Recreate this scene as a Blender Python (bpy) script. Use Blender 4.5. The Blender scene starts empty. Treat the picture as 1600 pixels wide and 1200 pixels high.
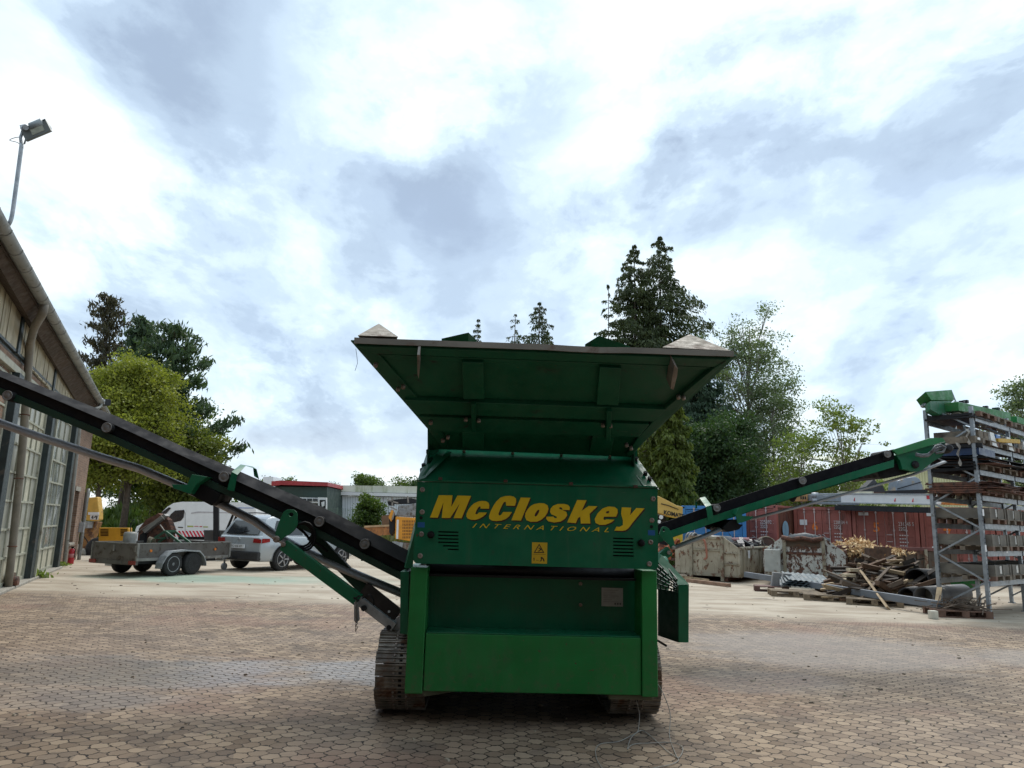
import bpy, bmesh, math, random
import numpy as np
from math import sin, cos, pi, atan, atan2, radians, sqrt
from mathutils import Vector, Matrix, noise
from mathutils.geometry import tessellate_polygon
random.seed(7)
V = Vector
SC = bpy.context.scene
COL = SC.collection
# ---------------------------------------------------------------- camera
F = 1150.0; CZ = 1.62; PIT = atan(220/F); ROLL = .027
cam = bpy.data.cameras.new('camera'); camo = bpy.data.objects.new('camera', cam); COL.objects.link(camo)
cam.sensor_width = 36; cam.lens = F/1600*36; cam.clip_end = 3000; cam.clip_start = .05
Xa = V((1,0,0)); Fa = V((0,cos(PIT),sin(PIT))); Ua = V((0,-sin(PIT),cos(PIT)))
cR = Xa*cos(ROLL)+Ua*sin(ROLL); cU = -Xa*sin(ROLL)+Ua*cos(ROLL)
M = Matrix((cR, cU, -Fa)).transposed().to_4x4(); M.translation = V((0,0,CZ)); camo.matrix_world = M
SC.camera = camo
SC.render.resolution_x = 1024; SC.render.resolution_y = 768
SC.view_settings.view_transform = 'Standard'; SC.view_settings.look = 'None'
SC.view_settings.exposure = 1.05; SC.view_settings.gamma = 1; SC.view_settings.use_curve_mapping = False
SUN_EL = radians(56); SUN_AZ = radians(12)     # sun behind the machine, a little right
# ---------------------------------------------------------------- node helper
class NT:
    def __init__(s, nt): s.nt = nt; s.n = nt.nodes; s.l = nt.links
    def new(s, t, **kw):
        n = s.n.new(t)
        for k, v in kw.items(): setattr(n, k, v)
        return n
    def link(s, a, b): s.l.new(a, b)
    def setin(s, sock, v):
        if hasattr(v, 'is_output'): s.l.new(v, sock)
        else: sock.default_value = v
    def math(s, op, a, b=0.0, c=0.0, clamp=False):
        n = s.new('ShaderNodeMath', operation=op); n.use_clamp = clamp
        s.setin(n.inputs[0], a); s.setin(n.inputs[1], b); s.setin(n.inputs[2], c); return n.outputs[0]
    def vmath(s, op, a, b=(0,0,0)):
        n = s.new('ShaderNodeVectorMath', operation=op)
        s.setin(n.inputs[0], a); s.setin(n.inputs[1], b)
        return n.outputs['Value'] if op in ('DOT_PRODUCT','LENGTH','DISTANCE') else n.outputs[0]
    def mix(s, f, a, b, mode='MIX'):
        n = s.new('ShaderNodeMix', data_type='RGBA', blend_type=mode)
        s.setin(n.inputs[0], f); s.setin(n.inputs[6], c4(a)); s.setin(n.inputs[7], c4(b)); return n.outputs[2]
    def noise(s, vec, scale, detail=4, rough=.55, dist=0.0):
        n = s.new('ShaderNodeTexNoise'); s.link(vec, n.inputs['Vector'])
        n.inputs['Scale'].default_value = scale; n.inputs['Detail'].default_value = detail
        n.inputs['Roughness'].default_value = rough; n.inputs['Distortion'].default_value = dist
        return n.outputs[0]
    def mapr(s, v, a, b, c=0.0, d=1.0, smooth=True):
        n = s.new('ShaderNodeMapRange'); n.interpolation_type = 'SMOOTHSTEP' if smooth else 'LINEAR'
        s.setin(n.inputs[0], v)
        for i, x in enumerate((a,b,c,d)): n.inputs[1+i].default_value = x
        return n.outputs[0]
    def sep(s, v):
        n = s.new('ShaderNodeSeparateXYZ'); s.link(v, n.inputs[0]); return n.outputs
    def comb(s, x, y, z):
        n = s.new('ShaderNodeCombineXYZ')
        for i, q in enumerate((x,y,z)): s.setin(n.inputs[i], q)
        return n.outputs[0]
def c4(c):
    if hasattr(c, 'is_output'): return c
    return (c[0], c[1], c[2], 1.0) if len(c) == 3 else c
# ---------------------------------------------------------------- pixel rays
def ray(px, py):
    u = (px-800)/F; v = (600-py)/F
    d = cR*u + cU*v + Fa
    return d
CAM = V((0,0,CZ))
def at(px, py, Y):
    d = ray(px, py); return CAM + d*(Y/d.y)
def gnd(px, py):
    d = ray(px, py); return CAM + d*(-CZ/d.z)
# ---------------------------------------------------------------- world
def dirv(px, py): return ray(px, py).normalized()
wd = bpy.data.worlds.new('World'); SC.world = wd; wd.use_nodes = True
nt = NT(wd.node_tree); nt.n.clear()
wo = nt.new('ShaderNodeOutputWorld'); bg = nt.new('ShaderNodeBackground'); nt.link(bg.outputs[0], wo.inputs[0])
sky = nt.new('ShaderNodeTexSky'); sky.sky_type = 'NISHITA'; sky.sun_disc = False
sky.sun_elevation = SUN_EL; sky.sun_rotation = SUN_AZ
tc = nt.new('ShaderNodeTexCoord').outputs['Generated']
dv = nt.vmath('NORMALIZE', tc); sx, sy, sz = nt.sep(dv)
den = nt.math('ADD', nt.math('MAXIMUM', sz, 0.0), .42)
pl = nt.comb(nt.math('DIVIDE', sx, den), nt.math('MULTIPLY', nt.math('DIVIDE', sy, den), .62), nt.math('MULTIPLY', sz, 1.3))
n1 = nt.noise(pl, 3.3, 9, .56, .12)
n2 = nt.noise(nt.vmath('ADD', pl, (3.1,7.7,1.3)), 7.5, 8, .62, .25)
n3 = nt.noise(nt.vmath('ADD', pl, (9.1,2.7,4.3)), 3.1, 4, .5, .2)
dens = nt.math('ADD', nt.math('MULTIPLY', n1, .66), nt.math('MULTIPLY', n2, .34))
wob = nt.vmath('ADD', dv, nt.vmath('MULTIPLY', nt.vmath('SUBTRACT', nt.comb(n1, n2, n3), (.5,.5,.5)), (.34,.34,.34)))
BLOB = [  # direction (as seen), radius, amount: >0 darker and thicker cloud, <0 bright break
 (620,280,.16,.17),(740,340,.10,.09),(800,110,.10,.16),(880,190,.09,.07),(310,70,.15,.22),(250,30,.12,.08),
 (1250,210,.20,.17),(1130,250,.12,.10),(1450,170,.17,.15),(1580,240,.16,.10),(440,610,.13,.20),(590,640,.13,.18),(60,90,.16,.07),
 (560,250,.12,.06),(1500,60,.10,.06),(1520,300,.10,.04),(200,310,.13,.07),(700,420,.15,.05),
 (1000,60,.17,-.20),(1050,130,.10,-.14),(640,60,.16,-.20),(120,220,.15,-.22),(250,230,.10,-.13),(950,290,.12,-.12),(420,560,.08,-.10),(620,170,.06,-.10),(720,170,.05,-.06),
 (1090,420,.14,-.08),(440,740,.25,-.12),(1250,10,.15,-.14),(60,160,.1,-.05),(1330,640,.22,-.08),(1580,420,.12,-.10),(380,650,.1,-.1)]
for (bx, by, br, am) in BLOB:
    d = nt.vmath('DISTANCE', wob, tuple(dirv(bx, by)))
    dens = nt.math('ADD', dens, nt.math('MULTIPLY', nt.mapr(d, 0.0, br*1.35, 1.0, 0.0), am*.60))
ramp = nt.new('ShaderNodeValToRGB'); nt.link(dens, ramp.inputs[0])
cr = ramp.color_ramp; cr.interpolation = 'EASE'
cols = [(.38,(.53,.565,.585)),(.445,(.455,.525,.56)),(.49,(.39,.475,.54)),(.54,(.33,.41,.495)),(.60,(.27,.34,.425)),(.70,(.205,.26,.34))]
cr.elements[0].position = cols[0][0]; cr.elements[0].color = c4(cols[0][1])
cr.elements[1].position = cols[-1][0]; cr.elements[1].color = c4(cols[-1][1])
for p_, c_ in cols[1:-1]:
    e = cr.elements.new(p_); e.color = c4(c_)
cloud = nt.mix(1.0, ramp.outputs[0], (10,10,10), 'MULTIPLY')
hz = nt.mapr(sz, 0.0, .17, .55, 0.0)
cloud = nt.mix(hz, cloud, (4.9,5.2,5.35))
thin = nt.mapr(n3, .35, .6, .10, .03)
skyc = nt.mix(thin, cloud, sky.outputs[0])
back = nt.mapr(sy, -.6, .3, .92, 1.0)          # sky dimmed behind the camera, added to shade faces turned towards it
skyc = nt.mix(1.0, skyc, nt.comb(back, back, back), 'MULTIPLY')
nt.link(skyc, bg.inputs[0]); bg.inputs[1].default_value = .1
# ---------------------------------------------------------------- sun
sl = bpy.data.lights.new('sun', 'SUN'); sl.energy = 1.3; sl.angle = radians(32); sl.color = (1,.95,.88)
so = bpy.data.objects.new('sun', sl); COL.objects.link(so)
sd = V((sin(SUN_AZ)*cos(SUN_EL), cos(SUN_AZ)*cos(SUN_EL), sin(SUN_EL)))
so.rotation_euler = sd.to_track_quat('Z', 'Y').to_euler()
# ---------------------------------------------------------------- materials
MATS = {}
def pbr(name, col, rough=.5, metal=0.0, var=.18, vs=3.0, col2=None, c2=(.5,.62), c2s=6.0, bump=0.0, bs=60.0, spec=.5, coat=0.0, streak=0.0, dust=0.0):
    """procedural painted / raw surface: base colour with soft mottling, an optional second colour (rust, dirt) in patches"""
    if name in MATS: return MATS[name]
    m = bpy.data.materials.new(name); m.use_nodes = True; t = NT(m.node_tree)
    b = t.n['Principled BSDF']; co = t.new('ShaderNodeTexCoord').outputs['Object']
    n = t.noise(co, vs, 6, .6)
    lo = tuple(x*(1-var) for x in col); hi = tuple(min(1, x*(1+var)) for x in col)
    c = t.mix(t.mapr(n, .3, .7), lo, hi)
    r = t.mapr(t.noise(co, vs*4, 4), .3, .7, rough*.8, min(1, rough*1.25))
    if col2:
        v2 = co
        if streak: v2 = t.vmath('MULTIPLY', co, (1,1,streak))
        n2 = t.noise(v2, c2s, 8, .65, .3)
        f = t.mapr(n2, c2[0], c2[1])
        c = t.mix(f, c, col2); r = t.math('MAXIMUM', r, t.math('MULTIPLY', f, .8))
    if dust:   # dry dust film with rain streaks, fine scratches and small chips down to the primer
        st = t.noise(t.vmath('MULTIPLY', co, (9,9,.7)), 1.6, 6, .7); pa = t.noise(t.vmath('ADD', co, (4,1,8)), 1.1, 6, .65, .4)
        df = t.math('MULTIPLY', t.math('ADD', t.math('MULTIPLY', t.mapr(st, .48, .72), .5), t.math('MULTIPLY', t.mapr(pa, .45, .75), .6)), dust*.42)
        c = t.mix(df, c, (.115,.125,.085)); r = t.math('ADD', r, t.math('MULTIPLY', df, .8))
        sc_ = t.noise(t.vmath('MULTIPLY', co, (1.5,1.5,60)), 3.0, 2, .5, .6); sm_ = t.noise(t.vmath('ADD', co, (7,7,7)), 2.3, 2)
        c = t.mix(t.math('MULTIPLY', t.math('MULTIPLY', t.mapr(sc_, .69, .73), t.mapr(sm_, .52, .62)), .55), c, (.10,.16,.11))
        zz = t.sep(co)[2]; mf = t.math('MULTIPLY', t.mapr(zz, .15, .85, 1.0, 0.0), t.math('ADD', t.mapr(t.noise(co, 16, 7, .7), .52, .64), t.math('MULTIPLY', t.mapr(t.noise(co, 3, 5, .6), .4, .7), .5)))
        c = t.mix(t.math('MULTIPLY', mf, .42, clamp=True), c, (.13,.105,.07)); r = t.math('ADD', r, t.math('MULTIPLY', mf, .3))
        ch_ = t.noise(co, 42, 2, .4); c = t.mix(t.math('MULTIPLY', t.mapr(ch_, .735, .755), t.mapr(sm_, .45, .6)), c, (.10,.05,.03))
    t.link(c, b.inputs['Base Color']); t.link(r, b.inputs['Roughness'])
    b.inputs['Metallic'].default_value = metal; b.inputs['Specular IOR Level'].default_value = spec
    b.inputs['Coat Weight'].default_value = coat; b.inputs['Coat Roughness'].default_value = .15
    if dust and not bump:
        bn = t.new('ShaderNodeBump'); bn.inputs['Strength'].default_value = .25; bn.inputs['Distance'].default_value = .03
        t.link(t.noise(co, 2.2, 2), bn.inputs['Height']); t.link(bn.outputs[0], b.inputs['Normal'])
    if bump:
        bn = t.new('ShaderNodeBump'); bn.inputs['Strength'].default_value = bump; bn.inputs['Distance'].default_value = .01
        t.link(t.noise(co, bs, 4), bn.inputs['Height']); t.link(bn.outputs[0], b.inputs['Normal'])
    MATS[name] = m; return m
def leafmat(name, a, b_, tr=.3, rough=.55):
    if name in MATS: return MATS[name]
    m = bpy.data.materials.new(name); m.use_nodes = True; t = NT(m.node_tree)
    g = t.new('ShaderNodeNewGeometry'); co = t.new('ShaderNodeTexCoord').outputs['Object']
    f = t.math('ADD', t.math('MULTIPLY', g.outputs['Random Per Island'], .6), t.math('MULTIPLY', t.mapr(t.noise(co, .7, 3), .35, .65), .4))
    c = t.mix(f, a, b_)
    b = t.n['Principled BSDF']; t.link(c, b.inputs['Base Color']); b.inputs['Roughness'].default_value = rough
    b.inputs['Specular IOR Level'].default_value = .3
    tl = t.new('ShaderNodeBsdfTranslucent'); t.link(t.mix(1.0, c, (1.25,1.35,.6), 'MULTIPLY'), tl.inputs[0])
    mx = t.new('ShaderNodeMixShader'); mx.inputs[0].default_value = tr
    t.link(b.outputs[0], mx.inputs[1]); t.link(tl.outputs[0], mx.inputs[2])
    t.link(mx.outputs[0], t.n['Material Output'].inputs[0])
    MATS[name] = m; return m
G_ = (.002,.128,.058)
GREEN = pbr('green_paint', G_, .36, 0, .14, 2.5, (.030,.085,.05), (.60,.78), 9, spec=.35, dust=.8)
GREEN2 = pbr('bright_green_paint', (.004,.182,.034), .45, 0, .12, 2.5, (.03,.10,.035), (.60,.75), 8, bump=.04, bs=90, dust=.55)
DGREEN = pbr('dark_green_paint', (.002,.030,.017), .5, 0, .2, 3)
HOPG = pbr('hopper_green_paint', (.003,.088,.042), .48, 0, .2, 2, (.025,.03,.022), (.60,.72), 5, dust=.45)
BELT = pbr('belt_rubber', (.014,.014,.016), .7, 0, .3, 6, (.075,.072,.066), (.5,.75), 3)
BELTG = pbr('worn_belt_rubber', (.028,.028,.031), .75, 0, .12, 2, (.055,.05,.045), (.56,.8), 1.2, spec=.2)
CGREEN = pbr('conveyor_green', (.003,.130,.056), .42, 0, .12, 2.5, (.03,.12,.06), (.60,.78), 9, spec=.4, dust=.4)
RETB = pbr('return_belt_grey', (.34,.35,.37), .38, 0, .12, 2, (.40,.40,.39), (.52,.75), 2)
BLACK = pbr('black_rubber', (.006,.006,.007), .65, spec=.25)
STEEL = pbr('worn_steel', (.26,.235,.21), .55, .35, .25, 8, (.16,.10,.07), (.55,.7), 10)
GALV = pbr('galvanised_steel', (.36,.38,.40), .45, .5, .2, 14, (.22,.21,.20), (.6,.75), 7)
RUST = pbr('rusty_steel', (.13,.055,.035), .8, 0, .35, 8, (.05,.03,.025), (.5,.6), 12, bump=.3)
TRACKM = pbr('track_steel', (.24,.21,.18), .5, .4, .35, 10, (.16,.080,.045), (.50,.64), 4)
ROLL_M = pbr('roller_end', (.20,.195,.19), .6, .2, .2, 30)
BOLT = pbr('bolt_steel', (.30,.26,.23), .5, .5, .25, 30, (.18,.10,.07), (.5,.65), 40)
YEL = pbr('logo_yellow', (.82,.55,.010), .45, 0, .05, 10)
DRED = pbr('logo_shadow_red', (.045,.012,.010), .5)
STY = pbr('sticker_yellow', (.66,.42,.02), .4, 0, .06, 8)
INK = pbr('ink_black', (.012,.012,.012), .5)
STB = pbr('sticker_blue', (.02,.13,.38), .4)
DARK = pbr('dark_steel', (.020,.021,.024), .55, .1, spec=.3)
WHITE = pbr('white_paint', (.75,.76,.77), .35, 0, .05, 3)
GLASS = pbr('dark_glass', (.02,.024,.028), .06, 0, .3, 2, spec=.8)
TYRE = pbr('tyre_rubber', (.018,.018,.019), .75, 0, .3, 12)
WOOD = pbr('grey_timber', (.20,.165,.125), .85, 0, .35, 4, (.09,.07,.055), (.5,.62), 3, bump=.3)
WOODL = pbr('fresh_timber', (.42,.31,.19), .8, 0, .3, 5)
YELM = pbr('machine_yellow', (.62,.32,.025), .45, 0, .12, 3, (.25,.13,.06), (.58,.7), 6)
# ---------------------------------------------------------------- mesh builder
class MB:
    def __init__(s): s.v = []; s.f = []; s.sm = []
    def add(s, vs, fs, sm=False):
        o = len(s.v); s.v += [V(p) for p in vs]; s.f += [tuple(i+o for i in f) for f in fs]; s.sm += [sm]*len(fs); return s
    def hexa(s, p):  # 8 pts: bottom 4 ccw, top 4
        return s.add(p, [(3,2,1,0),(4,5,6,7),(0,1,5,4),(1,2,6,5),(2,3,7,6),(3,0,4,7)])
    def box(s, x0, x1, y0, y1, z0, z1, m=None):
        if x0 > x1: x0, x1 = x1, x0
        if y0 > y1: y0, y1 = y1, y0
        if z0 > z1: z0, z1 = z1, z0
        p = [V(q) for q in ((x0,y0,z0),(x1,y0,z0),(x1,y1,z0),(x0,y1,z0),(x0,y0,z1),(x1,y0,z1),(x1,y1,z1),(x0,y1,z1))]
        if m is not None: p = [m @ q for q in p]
        return s.hexa(p)
    def bar(s, a, b, w, h, up=V((0,0,1))):
        a = V(a); b = V(b); d = (b-a).normalized(); r = d.cross(V(up))
        if r.length < 1e-4: r = d.cross(V((0,1,0)))
        r.normalize(); u = r.cross(d); r = r*(w/2); u = u*(h/2)
        return s.hexa([a-r-u, a+r-u, b+r-u, b-r-u, a-r+u, a+r+u, b+r+u, b-r+u])
    def tube(s, pts, r, n=10, cap=True, rz=None, ref=None):
        pts = [V(p) for p in pts]; m = len(pts); rs = r if isinstance(r, (list,tuple)) else [r]*m
        vs = []; pr = None
        for i, p in enumerate(pts):
            d = (pts[min(i+1,m-1)]-pts[max(i-1,0)]).normalized()
            if ref is not None: q = V(ref)
            elif pr is None: q = V((0,0,1)) if abs(d.z) < .9 else V((1,0,0))
            else: q = pr
            a = d.cross(q)
            if a.length < 1e-5: a = d.cross(V((1,.3,.2)))
            a.normalize(); b = a.cross(d); pr = b
            k = 1 if rz is None else rz
            for j in range(n):
                t = 2*pi*j/n; vs.append(p + a*cos(t)*rs[i] + b*sin(t)*rs[i]*k)
        fs = [(i*n+j, i*n+(j+1)%n, (i+1)*n+(j+1)%n, (i+1)*n+j) for i in range(m-1) for j in range(n)]
        s.add(vs, fs, True)
        if cap:
            s.add(vs[:n], [tuple(range(n))[::-1]]); s.add(vs[-n:], [tuple(range(n))])
        return s
    def cyl(s, a, b, r, n=16, r2=None): return s.tube([a,b], [r, r if r2 is None else r2], n)
    def poly3(s, pts, off=None, holes=()):
        """planar polygon (with holes) extruded by vector off"""
        loops = [[V(p) for p in pts]] + [[V(p) for p in h] for h in holes]
        tr = tessellate_polygon(loops); flat = [p for l in loops for p in l]
        if off is None: return s.add(flat, [tuple(t) for t in tr])
        off = V(off); n = len(flat)
        s.add(flat + [p+off for p in flat], [tuple(t) for t in tr] + [tuple(i+n for i in t)[::-1] for t in tr])
        k = 0; fl = flat
        for l in loops:
            m = len(l); b = [p for p in l]
            for i in range(m):
                j = (i+1) % m
                s.add([b[i], b[j], b[j]+off, b[i]+off], [(0,1,2,3)])
            k += m
        return s
    def lathe(s, c, ax, prof, n=24):
        """prof: list of (along, radius)"""
        ax = V(ax).normalized(); q = V((0,0,1)) if abs(ax.z) < .9 else V((1,0,0)); a = ax.cross(q).normalized(); b = a.cross(ax); c = V(c)
        vs = [c + ax*h + (a*cos(2*pi*j/n)+b*sin(2*pi*j/n))*r for h, r in prof for j in range(n)]
        fs = [(i*n+j, i*n+(j+1)%n, (i+1)*n+(j+1)%n, (i+1)*n+j) for i in range(len(prof)-1) for j in range(n)]
        s.add(vs, fs, True)
        s.add(vs[:n], [tuple(range(n))[::-1]]); s.add(vs[-n:], [tuple(range(n))]); return s
    def build(s, name, mat, parent=None, bevel=0.0, label=None):
        me = bpy.data.meshes.new(name); me.from_pydata([tuple(p) for p in s.v], [], s.f)
        me.polygons.foreach_set('use_smooth', s.sm); me.materials.append(mat)
        bm = bmesh.new(); bm.from_mesh(me); bmesh.ops.remove_doubles(bm, verts=bm.verts, dist=1e-5)
        bmesh.ops.recalc_face_normals(bm, faces=bm.faces); bm.to_mesh(me); bm.free()
        o = bpy.data.objects.new(name, me); COL.objects.link(o)
        if parent is not None: o.parent = parent
        if bevel:
            b = o.modifiers.new('bevel', 'BEVEL'); b.width = bevel; b.segments = 2; b.limit_method = 'ANGLE'; b.angle_limit = radians(40); b.harden_normals = False
        if label: o['label'] = label
        return o
def tag(o, label=None, cat=None, group=None, kind=None):
    if label: o['label'] = label
    if cat: o['category'] = cat
    if group: o['group'] = group
    if kind: o['kind'] = kind
    return o
def thing(name, label, cat, loc=(0,0,0), rz=0, group=None, mtx=None):
    o = bpy.data.objects.new(name, None); COL.objects.link(o); o.empty_display_size = .2
    if mtx is not None: o.matrix_world = mtx
    else: o.location = loc; o.rotation_euler = (0,0,rz)
    return tag(o, label, cat, group)
def copy_tree(o, parent=None):
    c = o.copy(); COL.objects.link(c)
    if parent is not None: c.parent = parent
    for ch in list(o.children): copy_tree(ch, c)
    return c
_tc = {}
def textgeo(s, shear=0.0, bold=0.0, sp=1.0):
    k = (s, shear, bold, sp)
    if k in _tc: return _tc[k]
    cu = bpy.data.curves.new('t', 'FONT'); cu.body = s; cu.shear = shear; cu.offset = bold; cu.space_character = sp; cu.resolution_u = 3
    o = bpy.data.objects.new('t', cu); COL.objects.link(o); dg = bpy.context.evaluated_depsgraph_get()
    me = bpy.data.meshes.new_from_object(o.evaluated_get(dg))
    vs = [v.co.copy() for v in me.vertices]; fs = [tuple(p.vertices) for p in me.polygons]
    bpy.data.objects.remove(o); bpy.data.curves.remove(cu); bpy.data.meshes.remove(me)
    x0 = min(v.x for v in vs); x1 = max(v.x for v in vs); y0 = min(v.y for v in vs); y1 = max(v.y for v in vs)
    vs = [((v.x-x0)/(x1-x0), (v.y-y0)/(y1-y0)) for v in vs]
    _tc[k] = (vs, fs); return vs, fs
def addtext(mb, s, o, xv, zv, **kw):
    """text filling the parallelogram at o spanned by xv, zv"""
    vs, fs = textgeo(s, **kw); o = V(o); xv = V(xv); zv = V(zv)
    return mb.add([o + xv*a + zv*b for a, b in vs], fs)
def zc(x0, y0, sc, pts): return [(x0+a/sc, y0+b/sc) for a, b in pts]
# ================================================================= GROUND
def ground():
    m = bpy.data.materials.new('paving'); m.use_nodes = True; t = NT(m.node_tree); b = t.n['Principled BSDF']
    pos = t.new('ShaderNodeNewGeometry').outputs['Position']; x, y, z = t.sep(pos)
    # wavy, roughly hexagonal interlocking pavers laid in offset columns
    w, L = .104, .134
    wx = t.noise(pos, 2.2, 3); wy = t.noise(t.vmath('ADD', pos, (5,9,2)), 2.2, 3)
    x1 = t.math('ADD', x, t.math('MULTIPLY', t.math('SUBTRACT', wx, .5), .10))
    y1 = t.math('ADD', y, t.math('MULTIPLY', t.math('SUBTRACT', wy, .5), .10))
    fx = t.noise(pos, 17, 3); fy = t.noise(t.vmath('ADD', pos, (1,3,7)), 17, 3)
    x1 = t.math('ADD', x1, t.math('MULTIPLY', t.math('SUBTRACT', fx, .5), .060))
    y1 = t.math('ADD', y1, t.math('MULTIPLY', t.math('SUBTRACT', fy, .5), .060))
    cy = t.math('COSINE', t.math('MULTIPLY', y1, 2*pi/L)); cx = t.math('COSINE', t.math('MULTIPLY', x1, pi/w))
    xs = t.math('ADD', x1, t.math('MULTIPLY', t.math('MULTIPLY', cy, cx), w*.21))
    br = t.new('ShaderNodeTexBrick'); t.link(t.comb(y1, xs, 0.0), br.inputs[0])
    br.inputs['Scale'].default_value = 1; br.inputs['Brick Width'].default_value = L; br.inputs['Row Height'].default_value = w
    br.inputs['Mortar Size'].default_value = .0078; br.inputs['Mortar Smooth'].default_value = .35; br.inputs['Bias'].default_value = 0
    br.inputs['Color1'].default_value = (.0,.0,.0,1); br.inputs['Color2'].default_value = (1,1,1,1); br.inputs['Mortar'].default_value = (.5,.5,.5,1)
    pv = t.sep(br.outputs['Color'])[0]; mort = br.outputs['Fac']
    big = t.noise(pos, .35, 5, .6, .4); med = t.noise(t.vmath('MULTIPLY', pos, (.6,1.6,1)), 1.2, 5, .6, .6); fine = t.noise(pos, 28, 5, .7)
    base = t.mix(pv, (.165,.113,.073), (.370,.277,.190))
    vor = t.new('ShaderNodeTexVoronoi'); t.link(pos, vor.inputs['Vector']); vor.inputs['Scale'].default_value = 3.1; base = t.mix(t.math('MULTIPLY', t.mapr(t.sep(vor.outputs['Color'])[0], .80, .86), .45), base, (.10,.075,.06))
    base = t.mix(t.math('MULTIPLY', t.mapr(big, .40, .62), .35), base, (.275,.215,.175))
    base = t.mix(t.math('MULTIPLY', t.mapr(med, .52, .66), .6), base, (.115,.085,.067))
    redp = t.noise(t.vmath('ADD', pos, (40,11,0)), .5, 3, .5)
    base = t.mix(t.math('MULTIPLY', t.mapr(redp, .50, .66), .45), base, (.26,.145,.105))
    base = t.mix(t.math('MULTIPLY', t.mapr(fine, .5, .7), .3), base, (.30,.235,.165))
    jc = t.mix(t.mapr(t.noise(pos, 9, 3), .48, .68), (.022,.016,.012), (.13,.095,.065))
    base = t.mix(mort, base, jc)
    # pale grey dusty patches where the pavers are filled and polished
    def ell(cx_, cy_, rx, ry, ns=.55):
        dx = t.math('DIVIDE', t.math('SUBTRACT', x, cx_), rx); dy = t.math('DIVIDE', t.math('SUBTRACT', y, cy_), ry)
        d = t.math('SQRT', t.math('ADD', t.math('MULTIPLY', dx, dx), t.math('MULTIPLY', dy, dy)))
        d = t.math('ADD', d, t.math('MULTIPLY', t.math('SUBTRACT', t.noise(t.vmath('MULTIPLY', pos, (.7,1.7,1)), 1.1, 5, .6, .5), .5), ns*2.6))
        return t.mapr(d, .55, 1.1, 1.0, 0.0)
    polish = t.math('MAXIMUM', t.math('MAXIMUM', ell(-3.9, 8.2, 2.3, 1.0), ell(-1.3, 8.6, 1.3, .9)), t.math('MULTIPLY', ell(-4.6, 7.0, 1.8, .6), .7))
    pm = t.math('MULTIPLY', polish, t.math('SUBTRACT', 1.0, mort))
    base = t.mix(t.math('MULTIPLY', pm, .35), base, (.22,.21,.205))
    dust = t.math('MAXIMUM', t.math('MAXIMUM', ell(4.6, 11.0, 2.6, 2.0, .35), ell(8.0, 10.4, 2.0, 1.4, .35)), t.math('MULTIPLY', ell(2.9, 8.6, 1.0, .8, .4), .6))
    base = t.mix(t.math('MULTIPLY', dust, .55), base, t.mix(fine, (.24,.215,.20), (.34,.31,.285)))
    # beyond about fifteen metres the yard is sandy concrete
    edge = t.math('ADD', t.math('ADD', y, t.math('MULTIPLY', t.math('SUBTRACT', t.noise(t.vmath('MULTIPLY', pos, (.35,1,1)), .6, 5, .65, .3), .5), 3.4)), t.math('MULTIPLY', x, .06))
    far = t.mapr(edge, 14.3, 15.9)
    cn = t.noise(t.vmath('MULTIPLY', pos, (.5,1.3,1)), .9, 7, .65, .4)
    conc = t.mix(t.mapr(cn, .36, .64), (.31,.25,.185), (.46,.40,.315))
    conc = t.mix(t.math('MULTIPLY', t.mapr(t.noise(t.vmath('MULTIPLY', pos, (.35,1.5,1)), 1.6, 6, .7, .6), .56, .68), .6), conc, (.17,.13,.095))
    base = t.mix(far, base, conc)
    # pale turquoise paint overspray beside the trailer
    gs = t.math('MAXIMUM', ell(-7.9, 20.2, 3.4, 1.5, .5), t.math('MULTIPLY', ell(-5.2, 21.0, 2.6, 1.2, .5), .6))
    base = t.mix(t.math('MULTIPLY', gs, .50), base, (.16,.33,.27))
    # oil stains
    base = t.mix(t.math('MULTIPLY', t.mapr(t.noise(t.vmath('ADD', pos, (17,3,0)), .8, 4, .6, .3), .63, .72), .5), base, (.07,.055,.045))
    t.link(base, b.inputs['Base Color'])
    ro = t.mix(pm, (.78,.78,.78), (.30,.30,.30)); t.link(ro, b.inputs['Roughness'])
    b.inputs['Specular IOR Level'].default_value = .35
    h = t.math('SUBTRACT', t.math('ADD', t.math('MULTIPLY', fine, .25), t.math('MULTIPLY', pv, .45)), t.math('MULTIPLY', mort, 1.0))
    h = t.math('MULTIPLY', h, t.math('SUBTRACT', 1.0, t.math('MULTIPLY', far, .8)))
    bn = t.new('ShaderNodeBump'); bn.inputs['Strength'].default_value = .7; bn.inputs['Distance'].default_value = .012
    t.link(h, bn.inputs['Height']); t.link(bn.outputs[0], b.inputs['Normal'])
    mb = MB(); n = 40
    xs_ = [-300,-60]+[-40+80*i/n for i in range(n+1)]+[60,300]; ys_ = [-30,-8]+[0+60*i/n for i in range(n+1)]+[90,150,400]
    vs = []
    for yy in ys_:
        for xx in xs_:
            zz = 0.0
            if yy < 90 and abs(xx) < 50: zz = (noise.noise(V((xx*.21,yy*.21,0)))*.025) * min(1, max(0, (yy-16)/8)) - .0
            vs.append((xx,yy,zz-.0))
    k = len(xs_)
    mb.add(vs, [(j*k+i, j*k+i+1, (j+1)*k+i+1, (j+1)*k+i) for j in range(len(ys_)-1) for i in range(k-1)], True)
    o = mb.build('ground', m); tag(o, kind='structure')
ground()
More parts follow.
